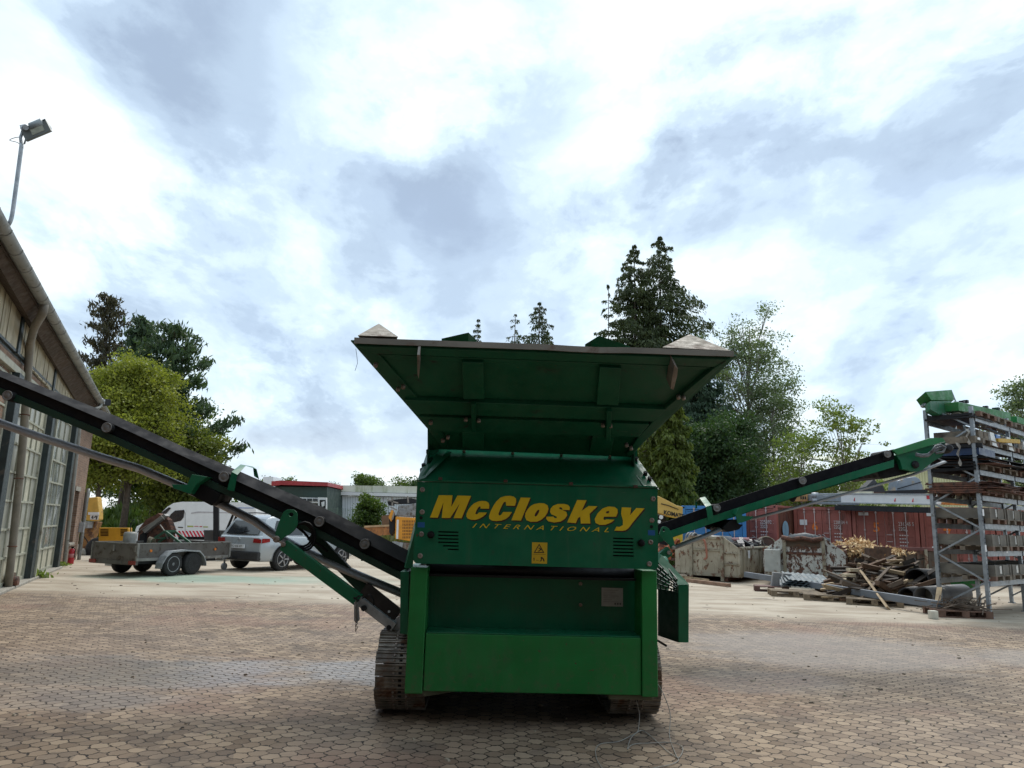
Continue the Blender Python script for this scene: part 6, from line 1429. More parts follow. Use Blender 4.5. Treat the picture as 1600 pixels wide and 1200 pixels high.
q = thing('black_hood_panel', 'dark triangular panel standing on the container behind the white jib', 'panel', at(1365,770,29.5)); o_ = q.location
f = MB(); f.poly3([at(x, y, 29.5)-o_ for x, y in ((1344,769),(1366,748),(1373,757),(1380,759),(1384,770))], (0,.5,0)); f.build('panel', pbr('dark_panel', (.05,.052,.06), .5, 0, .2, 4), q, .01)
q = thing('car_bonnet', 'blue grey dented sheet metal hood on the containers, right of a dark triangular panel', 'sheet metal', at(1422,770,28.5)); o_ = q.location
f = MB(); f.poly3([at(x, y, 28.5)-o_ for x, y in ((1400,770),(1403,751),(1414,747),(1430,744.5),(1437,748),(1444,763),(1440,770))], (0,.7,0)); cbm = f.build('sheet', pbr('blue_grey_sheet', (.22,.26,.31), .4, .3, .2, 2, (.33,.28,.22), (.52,.6), 1.6), q, .03)
f = MB(); f.bar(at(1402,764,28.45)-o_, at(1440,753,28.45)-o_, .03, .03, (0,1,0)); f.build('crease', DARK, cbm)
f = MB(); f.bar(at(1385,770,28.3)-o_, at(1447,768,28)-o_, .4, .14); f.build('dark_tray', DARK, q)
q = thing('steel_plank', 'orange edged plank lying behind the rack post above the container marked 4', 'plank', at(1465,787,26.5)); o_ = q.location
f = MB(); f.bar(at(1448,786,27)-o_, at(1507,788,25.5)-o_, .25, .08); f.build('plank', pbr('orange_edge', (.6,.2,.04), .5, 0, .2, 6), q)
# ================================================================= YELLOW EXCAVATOR BEHIND THE MACHINE'S RIGHT EDGE
kx = wth('excavator', 'yellow excavator boom with KOMATSU lettering right beside the big machine', 'excavator', 1050, 26); o_ = kx.location
PYE = pbr('boom_yellow', (.62,.40,.10), .45, 0, .08, 2, (.35,.22,.08), (.6,.7), 5)
f = MB(); wpr(f, [(1010,770),(1031,776),(1045,783),(1058,790),(1067,792),(1067,810),(1048,807.5),(1031,802),(1010,800)], 26, .5); bm_ = relb(f, kx, 'boom', PYE, None, .02)
f = MB(); a = at(1037.5,803.5,25.98)-o_; b_ = at(1074,811.5,25.98)-o_; addtext(f, 'KOMATSU', a, (b_-a), V((0,0,at(1040,797.5,25.98).z-at(1040,804.3,25.98).z)), bold=.035); f.build('lettering', INK, bm_)
f = MB(); f.tube([at(x, y, 25.97)-o_ for x, y in ((1033,787),(1045,790),(1060,796))], .015, 5); f.build('boom_pipe', DARK, bm_)
f = MB(); wpr(f, [(1045,826),(1067,815),(1067,848),(1054,850),(1045,845)], 26.2, 1.2); relb(f, kx, 'lower_body', pbr('bright_yellow', (.75,.5,.05), .45), None, .02)
f = MB(); wpr(f, [(1020,803),(1040,806),(1044,830),(1040,905),(1010,905)], 26.5, 1.6); relb(f, kx, 'cab', DARK, None, .03)
f = MB(); f.cyl(at(1033,808,25.8)-o_, at(1033,808,25.6)-o_, .07, 12); f.cyl(at(1030,815,25.8)-o_, at(1030,815,25.6)-o_, .06, 12); f.build('hydraulic_fitting', WHITE, kx)
sc2 = wth('scrap_heap', 'orange rusty scrap metal on brown steel trestles left of the first skip', 'scrap metal', 1050, 25.5); o_ = sc2.location; rnd = random.Random(5)
f = MB()
for k in range(26):
    c = at(rnd.uniform(1034,1066), rnd.uniform(851,870), 25.3+rnd.random()*.5)-o_; d_ = V((rnd.gauss(0,1),rnd.gauss(0,.4),rnd.gauss(0,.5))).normalized()*rnd.uniform(.1,.28); f.bar(c-d_, c+d_, rnd.uniform(.05,.14), rnd.uniform(.04,.12))
relb_ = f.build('scrap_pieces', pbr('rust_orange2', (.40,.12,.05), .7, 0, .4, 5, (.13,.06,.04), (.48,.6), 6), sc2); relb_['kind'] = 'stuff'
for y in (874, 886): f = MB(); f.bar(at(1030,y-1,25.4)-o_, at(1070,y,25.4)-o_, .2, .09); f.build('trestle_rail', pbr('brown_steel', (.12,.06,.05), .7, 0, .3, 5), sc2)
for x in (1043, 1057): f = MB(); a = at(x,872,25.4)-o_; f.bar(a, V((a.x,a.y,0)), .10, .10); f.build('trestle_leg', MATS['brown_steel'], sc2)
# ================================================================= SKIPS
def skipmat(name, a, b_, r_, cut): 
    m = bpy.data.materials.new(name); m.use_nodes = True; t = NT(m.node_tree); b = t.n['Principled BSDF']; co = t.new('ShaderNodeTexCoord').outputs['Object']
    c = t.mix(t.mapr(t.noise(co, 1.5, 6), .35, .65), a, b_)
    n2 = t.noise(t.vmath('MULTIPLY', co, (1,1,.7)), 4.5, 9, .74, .4); f_ = t.mapr(n2, cut, cut+.025); c = t.mix(f_, c, t.mix(t.mapr(t.noise(co, 9, 5), .35, .65), r_, (.07,.04,.03)))
    f2 = t.mapr(t.noise(t.vmath('MULTIPLY', co, (3,3,.35)), 3, 6, .7), .56, .68); c = t.mix(t.math('MULTIPLY', f2, .5), c, (.13,.09,.055))
    t.link(c, b.inputs['Base Color']); b.inputs['Roughness'].default_value = .8; return m
SK1 = skipmat('skip_cream', (.47,.42,.32), (.34,.30,.225), (.24,.125,.07), .555)
SK2 = skipmat('skip_peeling', (.64,.64,.60), (.50,.50,.46), (.17,.08,.052), .498)
SK3 = skipmat('skip_rusty', (.12,.085,.06), (.085,.065,.05), (.16,.07,.035), .55)
SKR = pbr('skip_rim', (.30,.27,.20), .7, 0, .2, 4, (.15,.08,.05), (.5,.62), 5)
def skip(label, P0, fwd, w, L_, h, mat, hp_=.28, ribn=5, hook=True, rim=None, zb=.16):
    """hook-lift skip: P0 is its left front ground corner"""
    m = frame_at(P0, fwd); t_ = thing('skip', label, 'skip', mtx=m); rim = rim or SKR
    f = MB(); f.box(.06, w-.06, 0, L_, zb, zb+.06); f.build('floor', mat, t_)
    f = MB()   # front end with raised centre
    pts = [(0.0,0,zb+.10),(.14,0,zb),(w-.14,0,zb),(w,0,zb+.10),(w,0,h-.05),(w*.76,0,h+hp_),(w*.24,0,h+hp_),(0,0,h-.05)]
    f.poly3(pts, (0,.05,0)); fe_ = f.build('front_end', mat, t_, .004)
    for x in (w*.24, w*.72):
        f = MB(); f.box(x, x+.10, -.09, .0, .02, h+hp_+.02); f.build('upright', SKR, fe_, .008)
    for (ya_, za_, zb_) in ((-.05,h+hp_-.08,h+hp_),(-.04,zb,zb+.09),(-.035,h-.15,h-.07)): f = MB(); f.box(w*.24+.10, w*.72, ya_, .0, za_, zb_); f.build('cross_rail', rim, fe_, .006)
    if hook:
        f = MB(); c = V((w*.46,-.08,h+.05)); f.tube(smooth([c+V((-.25,0,.12)), c+V((-.12,-.02,.2)), c+V((.05,-.04,.15)), c+V((.12,-.05,-.1)), c+V((.13,-.05,-.4)), c+V((.05,-.05,-.45))], 4), .035, 8); f.build('lift_hook', pbr('hook_rust', (.35,.14,.09), .7), fe_)
    for x, sg_ in ((0,-1),(w,1)):
        f = MB(); n_ = 5
        prf = [(x-sg_*.14,zb),(x-sg_*.05,zb+.04),(x,zb+.14),(x,h-.05)]; prf2 = [(a-sg_*.03,b_) for a, b_ in prf]
        vs = [(a, y, b_) for y in (0.05, L_) for a, b_ in prf+prf2[::-1]]; k = len(prf)*2
        f.add(vs, [(i, (i+1)%k, k+(i+1)%k, k+i) for i in range(k)]+[tuple(range(k)), tuple(range(k,2*k))[::-1]]); sw = f.build('side', mat, t_)
        for j in range(ribn):
            y = .35+(L_-.6)*j/(ribn-1); f = MB(); f.box(x+sg_*.003, x+sg_*.055, y, y+.09, zb+.14, h-.06)
            f.bar((x+sg_*.028,y+.045,zb+.15),(x-sg_*.10,y+.045,zb-.0),.09,.05,(0,1,0)); f.build('rib', mat, sw)
        f = MB(); f.tube([(x,0.0,h-.03),(x,L_,h-.03)], .05, 10); f.build('rim_tube', rim, sw)
    f = MB(); f.box(.05, w-.05, L_-.05, L_, zb, h-.05); f.build('rear_end', mat, t_)
    f = MB(); f.box(.4, .5, .02, L_, .02, zb); f.box(w-.5, w-.4, .02, L_, .02, zb); f.build('runner', RUST, t_)
    return t_, m
af = V((sin(radians(33)), cos(radians(33)), 0)); ac = V((af.y,-af.x,0))
PR1 = gnd(1157, 911); K1 = PR1 - ac*2.15
s1, sm1 = skip('cream grey hook skip full of black hoses, nearest to the big machine', K1, af, 2.15, 4.6, 1.10, SK1, .32)
f = MB(); p_ = [V((2.155+.06,.75,.75)), V((2.155+.06,.95,.75)), V((2.155+.06,.95,1.0)), V((2.155+.06,.75,1.0))]; f.poly3(p_, (.004,0,0)); f.build('paper_note', WHITE, s1)
for z in (.55,.88): f = MB(); f.box(1.66,2.1,-.04,-.0,z,z+.04); f.build('step', SKR, s1)
af2 = V((sin(radians(24)), cos(radians(24)), 0)); ac2 = V((af2.y,-af2.x,0))
PR2 = gnd(1324, 920); K2 = PR2 - ac2*2.35
s2, sm2 = skip('hook skip with white paint peeling off rust, in the middle of the row', K2, af2, 2.35, 4.8, 1.10, SK2, .38, 5, False, RUST)
f = MB(); f.box(.04,.50,-.34,-.0,.40,1.08); f.build('tool_box', pbr('box_grey', (.42,.43,.40), .6, 0, .12, 4, (.2,.13,.09), (.56,.7), 5), s2, .015)
f = MB(); f.tube([(.55,-.06,1.46),(.85,-.12,1.41),(1.15,-.1,1.46),(1.45,-.12,1.40),(1.75,-.06,1.46)], .07, 8); f.build('rolled_edge', RUST, s2)
f = MB(); f.box(.68,1.66,-.02,-.003,1.18,1.42); f.build('dark_panel_band', SK3, s2)
P3s = gnd(1372, 915); af3 = V((-.30,.954,0)).normalized()
s3, sm3 = skip('rusty brown ribbed skip heaped with wood chips, behind the timber heap', P3s+V((-1.0,.6,0)), V((.05,1,0)).normalized(), 3.9, 2.6, 1.16, SK3, .0, 4, False, RUST)
for j in range(10): f = MB(); f.box(.35+j*.37,.43+j*.37,-.05,0,.2,1.1); f.build('front_rib', SK3, s3)
f = MB(); f.box(0,3.9,-.07,.06,1.13,1.24); f.build('front_rail', pbr('dull_red_rail', (.13,.05,.045), .7, 0, .2, 4), s3, .01)
# wood chips
rng = np.random.default_rng(9); n_ = 1900; cx_ = rng.normal(size=(n_,3))*np.array([.55,.5,.10])
base_ = at(1340, 858, 25.6); P = cx_*np.array([.62,1,1]) + np.array([base_.x, base_.y, 1.05]); P[:,2] += .22*np.exp(-((cx_[:,0])/.75)**2)*np.exp(-((cx_[:,1])/.7)**2)
o = leafmesh('wood_chips', P, None, rng.uniform(.05,.13,n_), pbr('chips', (.72,.52,.29), .8, 0, .35, 9, (.42,.26,.13), (.5,.6), 6), None, 1.8); tag(o, 'heap of pale wood chips and kindling in the rusty skip', 'wood chips', None, 'stuff')
base_ = at(1382, 858, 25.4); P = rng.normal(size=(900,3))*np.array([.24,.4,.06]) + np.array([base_.x, base_.y, 1.08])
o = leafmesh('wood_chips', P, None, rng.uniform(.05,.12,900), MATS['chips'], None, 1.8); tag(o, 'smaller darker heap of broken wood at the right of the chips', 'wood chips', None, 'stuff')
def sk(m, x, y, z): return m @ V((x, y, z))
# contents of the first skip
HOSEM = pbr('grey_pipe', (.16,.16,.16), .5, 0, .3, 3, (.06,.06,.06), (.5,.62), 4)
tag(MB().tube([sk(sm1,.4,.5,1.22), sk(sm1,1.6,1.0,1.18)], .26, 18).build('fat_grey_pipe', HOSEM), 'fat grey corrugated pipe lying across the cream skip', 'pipe')
for k in range(3):
    f = MB(); torus(f, sk(sm1,.35+.10*k,.42,1.24), (ac*.2+af).normalized(), V((0,0,1)), .25, .26, .035, 20, 6); tag(f.build('pipe_ring', HOSEM), ('front','middle','rear')[k]+' dark ring at the left end of the fat grey pipe in the cream skip', 'pipe ring')
for k, (x0, y0, x1_, y1_, r_) in enumerate(((.9,.6,2.1,.5,.09),(.5,1.4,2.0,1.6,.10),(1.0,1.9,2.1,2.3,.12))):
    tag(MB().tube(smooth([sk(sm1,x0,y0,1.10), sk(sm1,(x0+x1_)/2,y0,1.20), sk(sm1,x1_,y1_,1.08)], 5), r_, 12).build('black_hose', BLACK), ('nearest','middle','farthest')[k]+' black hose bent over the load of the cream skip', 'hose')
rnd = random.Random(8); f = MB()
for k in range(70):
    c = sk(sm1, rnd.uniform(1.2,2.1), rnd.uniform(.9,3.8), .98+rnd.random()*.32); d_ = V((rnd.gauss(0,1),rnd.gauss(0,1),rnd.gauss(0,.45))).normalized()*rnd.uniform(.12,.35)
    f.bar(c-d_, c+d_, rnd.uniform(.03,.22), rnd.uniform(.01,.03))
o = f.build('rubber_scraps', pbr('rubber_scraps', (.045,.046,.05), .35, 0, .5, 6)); tag(o, 'jumble of shiny black rubber scraps in the cream skip', 'rubber scraps', None, 'stuff')
tag(MB().tube([sk(sm1,1.4,1.6,1.33), sk(sm1,2.0,1.75,1.35)], .06, 10).build('pink_roll', pbr('dusty_pink', (.5,.27,.27), .7)), 'small dusty pink roll on top of the black rubber scraps', 'roll')
dm = thing('half_drum', 'brown upright half drum between the cream skip and the peeling skip', 'drum', sk(sm1,2.0,4.0,.92)); f = MB()
pts = [(cos(t)*.42, 0, sin(t)*.52) for t in [pi*i/16 for i in range(17)]]; f.poly3(pts, (0,.30,0)); f.build('drum_body', pbr('drum_brown', (.09,.045,.035), .6, 0, .3, 3), dm)
f = MB(); f.tube([V(p)+V((0,-.01,0)) for p in pts], .022, 6); f.build('drum_rim', SKR, dm)
f = MB(); f.tube(smooth([sk(sm1,2.1,2.9,1.0), sk(sm1,2.15,2.8,1.4), sk(sm1,2.2,3.0,1.0)], 5), .014, 6); tag(f.build('bent_rod', STEEL), 'thin bent steel rod standing out of the cream skip', 'rod')
mr = thing('mat_roll', 'dark grey ridged mat rolled on top of the peeling skip', 'mat', sk(sm2,.75,.35,1.38))
f = MB(); f.tube([V((0,0,0)), ac2*.5+V((0,.1,.07)), ac2*1.25+V((0,.2,-.03))], [.16,.18,.12], 14); f.build('roll', pbr('mat_grey', (.09,.10,.11), .6, 0, .2, 4), mr)
for k in range(9): f = MB(); c = ac2*(.08+.12*k)+V((0,.1,.02)); torus(f, c, V((0,1,0)), V((0,0,1)), .175, .175, .012, 14, 5); f.build('ridge', MATS['mat_grey'], mr)
# ================================================================= GROUND CLUTTER
lb = MB(); a = gnd(1165,913); b_ = gnd(1468,962); a.z = .30; b_.z = .22; lb.bar(a, b_, .10, .16); bmx = thing('steel_beam', 'very long blue grey steel beam lying across the front of the timber heap', 'steel beam', a)
lb.v = [v-a for v in lb.v]; lb.build('flange_beam', pbr('beam_grey', (.17,.19,.22), .5, .3, .15, 2), bmx, .006)
PALW = pbr('pallet_wood', (.24,.185,.125), .85, 0, .3, 5, (.12,.09,.065), (.5,.62), 4); PALD = pbr('pallet_brown', (.15,.085,.06), .85, 0, .3, 5)
def pallet(label, p, rz, mat=PALW, L_=1.2, w=.8, group=None):
    t_ = thing('pallet', label, 'pallet', p, rz, group)
    f = MB()
    for k in range(5): y = -w/2+k*(w-.12)/4; f.box(-L_/2, L_/2, y, y+.12, .12, .142)
    f.build('top_boards', mat, t_)
    for y in (-w/2, -.05, w/2-.10):
        for x in (-L_/2, -.07, L_/2-.14): f = MB(); f.box(x, x+.14, y, y+.10, .022, .12); f.build('block', mat, t_)
        f = MB(); f.box(-L_/2, L_/2, y, y+.10, 0, .021); f.build('bottom_board', mat, t_)
    return t_
pallet('grey pallet under the left end of the long beam', gnd(1252,934)+V((0,.5,0)), radians(-12))
pallet('grey pallet under the middle of the long beam', gnd(1310,941)+V((0,.5,0)), radians(-20))
pallet('low pallet between the timber heap and the rack', gnd(1390,950)+V((0,.7,0)), radians(-25))
pallet('small pallet standing left of the pallet under the beam', gnd(1215,926)+V((0,.5,0)), radians(-15), MATS['brown_steel'], .9, .6)
tag(MB().bar(gnd(1070,908)+V((0,-.4,.05)), gnd(1135,916)+V((0,-.3,.05)), .14, .10).build('timber_beam', pbr('reddish_timber', (.26,.16,.11), .85, 0, .3, 4)), 'reddish timber beam lying in front of the cream skip', 'timber')
tag(MB().bar(gnd(1066,904)+V((0,-.2,.05)), gnd(1102,909)+V((0,-.3,.05)), .12, .10).build('timber_beam', WOODL), 'pale timber beam just behind the reddish one by the cream skip', 'timber')
BLK = pbr('concrete_block', (.24,.24,.24), .8, 0, .15, 6)
for k, (px, py) in enumerate(((1219,925),(1235,927))):
    p = gnd(px, py); t_ = thing('concrete_block', ('left grey concrete block standing on the pallet by the long beam','right grey concrete block with a dark hole, by the long beam')[k], 'block', p+V((0,.3,.14)), radians(-12))
    hole_ = [(.02*cos(t)*1.4, -.14, .20+.05*sin(t)) for t in [2*pi*i/12 for i in range(12)]]
    f = MB(); f.poly3([(-.14,-.14,0),(.11,-.14,0),(.14,-.14,.36),(-.08,-.14,.37)], (0,.26,0), [hole_] if k else ()); f.build('block', BLK, t_, .006)
for k in range(4):
    p = gnd(1262,930)+V((k*.02,.4+.02*k,.20+.05*k)); t_ = thing('corrugated_sheet', ('lowest','second lowest','second highest','topmost')[k]+' blue grey corrugated sheet of the stack behind the long beam', 'roofing sheet', p, radians(-20+4*k), 'corrugated sheets')
    f = MB(); n_ = 16; vs = []
    for j in range(2):
        for i in range(n_*2+1): x = -.55+1.1*i/(n_*2); vs.append((x+.04*k, -.35+j*.9, .014*sin(i*pi/2)+.16*j-.05*x))
    k2 = n_*2+1; f.add(vs, [(i, i+1, k2+i+1, k2+i) for i in range(k2-1)], True); f.build('sheet', pbr('sheet_blue_grey', (.105,.135,.15), .6, 0, .2, 3, (.12,.1,.08), (.55,.7), 5), t_)
tag(MB().bar(gnd(1283,930)+V((0,0,.1)), gnd(1278,922)+V((.3,.4,.35)), .3, .05).build('wood_board', pbr('brown_board', (.16,.10,.06), .8, 0, .3, 5)), 'short brown board leaning at the right end of the corrugated sheets', 'board')
# scrap timber heap: every plank a thing of its own
rnd = random.Random(12); hc_ = at(1375, 905, 20.5)
PM = [pbr('plank_grey', (.15,.11,.08), .9, 0, .35, 5), pbr('plank_brown', (.13,.075,.045), .85, 0, .35, 5), pbr('plank_dark', (.04,.030,.023), .9, 0, .35, 5), pbr('plank_tan', (.26,.19,.11), .85, 0, .3, 5)]
def topz(px, py, Y): return at(px, py, Y).z
heap = []
for k in range(230):
    px = rnd.triangular(1306, 1458, 1392); Y = rnd.uniform(18.3, 21.6)
    u = (px-1290)/170.; top = .95*sin(pi*min(1, max(.02, u*.92+.06)))**1.15*(1 - .25*abs(Y-20.6)/2)*min(1.0, .32+.42*(Y-18.0))
    p = at(px, 880, Y); z = top*rnd.uniform(.3,1.0)**.7 if k > 30 else top*rnd.random()
    L_ = rnd.uniform(.5,1.7); a = rnd.gauss(.15,.55)+0; s_ = rnd.gauss(.05,.22)
    d_ = V((cos(a)*cos(s_), sin(a)*cos(s_)*.8, sin(s_))).normalized(); z = max(z, .05+abs(d_.z)*L_/2)
    w_, h_ = rnd.choice([(.10,.025),(.12,.03),(.08,.08),(.10,.05),(.14,.025),(.10,.10)])
    f = MB(); up_ = V((rnd.gauss(0,.3),rnd.gauss(0,.3),1)); f.bar(-d_*L_/2, d_*L_/2, w_, h_, up_)
    o = f.build('scrap_plank', PM[rnd.choice([0,1,1,2,2,2,1,0]) if k % 9 else 3]); o.location = (p.x, p.y, z)
    shade = {PM[0].name:'grey', PM[1].name:'brown', PM[2].name:'blackened', PM[3].name:'tan'}[o.data.materials[0].name]
    tag(o, '%s %s board at the %s %s of the scrap timber heap beside the rack' % (shade, 'thick' if h_ > .04 else 'thin', 'upper' if z > .45 else 'lower', 'left' if px < 1350 else 'middle' if px < 1410 else 'right'), 'board', 'boards of the scrap timber heap')
f = MB(); a = gnd(1388,953)+V((0,0,.03)); b_ = at(1346,893,19.3); f.bar(a, b_, .10, .04, (0,1,0)); tag(f.build('long_plank', WOODL), 'long pale plank leaning against the front of the timber heap', 'board')
for k, (x0, y0, x1_, y1_, Y) in enumerate(((1325,890,1342,891,19.6),(1318,899,1334,899,19.4),(1318,907,1332,906,19.2))):
    f = MB(); f.bar(at(x0, y0, Y), at(x1_, y1_, Y), .25, .075); tag(f.build('pale_board_end', pbr('pale_sawn', (.45,.38,.27), .8)), ('top','middle','bottom')[k]+' pale sawn board end at the left side of the timber heap', 'board')
for k, (x0, y0, x1_, y1_, Y) in enumerate(((1283,921,1318,917,19.4),(1285,914,1302,911,19.6),(1370,877,1410,875,20),(1378,880,1425,886,19.8),(1392,925,1418,906,18.6))):
    f = MB(); f.bar(at(x0, y0, Y), at(x1_, y1_, Y), .12, .04); tag(f.build('fresh_plank', WOODL), ('lowest left','short left','uppermost flat','upper right','steep right')[k]+' fresh looking plank on the timber heap', 'board')
# dark upright stumps in the chip skip
for k, (x, y) in enumerate(((1362,862),(1377,860))):
    f = MB(); c = at(x, y, 24.2); f.bar(V((c.x,c.y,.5)), c+V((.05,0,.1)), .38, .38); tag(f.build('broken_crate_side', pbr('wet_brown', (.09,.05,.032), .85, 0, .4, 6)), ('left','right')[k]+' wet brown broken crate side standing before the wood chips', 'crate side')
# pipes beside the rack
def bigpipe(label, a, b_, r_, mat, t_=.03):
    f = MB(); a = V(a); b_ = V(b_); f.tube([a, b_], r_, 28, False); f.tube([b_, a], r_-t_, 28, False)
    d_ = (b_-a).normalized(); q_ = d_.cross(V((0,0,1))).normalized(); u_ = q_.cross(d_); vs = [a+(q_*cos(2*pi*i/28)+u_*sin(2*pi*i/28))*rr for rr in (r_, r_-t_) for i in range(28)]
    f.add(vs, [(i, (i+1)%28, 28+(i+1)%28, 28+i) for i in range(28)]); return tag(f.build('plastic_pipe', mat), label, 'pipe')
PB = pbr('pipe_black', (.03,.03,.032), .45, 0, .3, 3); PGR = pbr('pipe_grey', (.11,.11,.112), .45, 0, .25, 3)
a = at(1433,921,18.9); bigpipe('large black plastic pipe pointing out between the timber heap and the rack', (a.x,a.y,.52), (a.x+2.6,a.y+2.2,.42), .30, PB)
a = at(1443,935,17.6); bigpipe('grey plastic pipe lying on the ground below the large black pipe', (a.x,a.y,.24), (a.x+1.7,a.y+1.3,.24), .23, PGR)
a = at(1437,938,17.9); bigpipe('black plastic pipe lying left of the grey pipe on the ground', (a.x-.25,a.y+.1,.21), (a.x+1.2,a.y+1.6,.21), .20, PB)
f = MB(); c = gnd(1469,949)+V((0,.25,0)); f.box(c.x-.12, c.x+.25, c.y-.1, c.y+.3, 0, .42); tag(f.build('stone_block', pbr('stone_grey', (.27,.26,.23), .85, 0, .2, 5), None, .02), 'grey stone block at the foot of the rack', 'block')
f = MB(); c = gnd(1463,968)+V((0,.1,0)); f.box(c.x-.07, c.x+.07, c.y-.07, c.y+.07, 0, .16); tag(f.build('white_block', pbr('pale_block', (.55,.52,.44), .8), None, .01), 'small pale block in front of the end of the long beam', 'block')
gn = thing('green_machine_part', 'bright green conveyor part lying on the ground behind the rack', 'machine part', at(1500,908,19.5)); o_ = gn.location
f = MB(); f.poly3([at(x, y, 19.5)-o_ for x, y in ((1445,898),(1470,901),(1516,912),(1522,918),(1500,922),(1480,915))], (0,.8,0)); f.build('plate', GREEN2, gn)
f = MB(); f.bar(at(1485,906,19.3)-o_, at(1530,910,19.3)-o_, .1,.1); f.bar(at(1505,905,19.2)-o_, at(1507,925,19.2)-o_, .07,.07); f.build('frame', GREEN2, gn)
# ================================================================= RACK
RB = gnd(1550,966); rdir = V((.76,.65,0)).normalized(); rdep = V((-.65,.76,0)).normalized(); RD = .92
RAm = Matrix((rdir, rdep, V((0,0,1)))).transposed().to_4x4(); RAm.translation = RB
rack = thing('pallet_rack', 'tall galvanised steel pallet rack crammed with timber and metal at the right', 'rack', mtx=RAm); RIn = RAm.inverted(); CR = RIn @ CAM
BAY = 2.35
def rpx(px, py, yl=0.0):
    d = RIn.to_3x3() @ ray(px, py); return CR + d*((yl-CR.y)/d.y)
RH = rpx(1518,634,0).z
RGV = pbr('rack_steel', (.30,.33,.36), .45, .5, .2, 6, (.20,.19,.18), (.58,.7), 8)
def upright(x, y):
    f = MB(); f.box(x-.045, x+.045, y, y+.012, .02, RH); f.box(x-.045, x-.037, y+.012, y+.07, .02, RH); f.box(x+.037, x+.045, y+.012, y+.07, .02, RH); f.box(x-.07, x+.07, y-.03, y+.10, 0, .02)
    o = f.build('upright', RGV, rack); f = MB(); z = .15
    while z < RH-.05: f.box(x-.028, x-.014, y-.001, y+.001, z, z+.03); f.box(x+.014, x+.028, y-.001, y+.001, z, z+.03); z += .09
    f.build('upright_slots', DARK, o)['kind'] = 'stuff'
for i in range(4):
    x = i*BAY; upright(x, 0); upright(x, RD)
    z = .18; k = 0; 
    while z < RH-.3:
        f = MB(); y0, y1 = (.03, RD+.02) if k % 2 else (RD+.02, .03); f.bar((x,y0,z),(x,y1,z+.54),.035,.035,(1,0,0)); f.build('brace', RGV, rack); z += .54; k += 1
LV = [rpx(1523+0.1*(y-652), y, 0).z for y in (654,697,738,778,822,865,912)]
for z in LV:
    for i in range(3):
        for y in (0.0, RD+.05):
            f = MB(); f.box(i*BAY+.045, (i+1)*BAY-.045, y-.02, y+.03, z-.06, z+.05); f.build('beam', RGV, rack, .004)
for x in (0,):
    f = MB(); f.box(x, x+.05, .02, RD, LV[0]-.0+.06, LV[0]+.10); f.build('top_tie', RGV, rack)
# goods on the shelves
rnd = random.Random(31)
def rth(name, label, cat, x, y, z, group=None):
    t_ = thing(name, label, cat, RAm @ V((x,y,z)), 0, group); t_.rotation_euler = RAm.to_euler(); return t_
ordn = ['top','second highest','third highest','fourth highest','third lowest','second lowest','lowest']
bayn = ['first bay from the left','middle bay','right hand bay']
def rpallet(x, z, lab):
    t_ = rth('pallet', lab, 'pallet', x, RD*.5, z+.055); L_ = 1.05; w = 1.15
    f = MB()
    for k in range(6): f.box(-L_/2, L_/2, -w/2+k*(w-.11)/5, -w/2+k*(w-.11)/5+.11, .09, .11)
    f.build('top_boards', WOOD, t_)
    for y in (-w/2, -.05, w/2-.1):
        for xx in (-L_/2, -.07, L_/2-.14): f = MB(); f.box(xx, xx+.14, y, y+.1, 0, .09); f.build('block', PALD if rnd.random() < .4 else WOOD, t_)
    return t_
WG = pbr('grey_board_side', (.17,.155,.13), .85, 0, .3, 3, (.15,.13,.11), (.5,.65), 4, bump=.3, streak=3)
PLST = pbr('plastic_wrap', (.55,.55,.53), .25, 0, .1, 6)
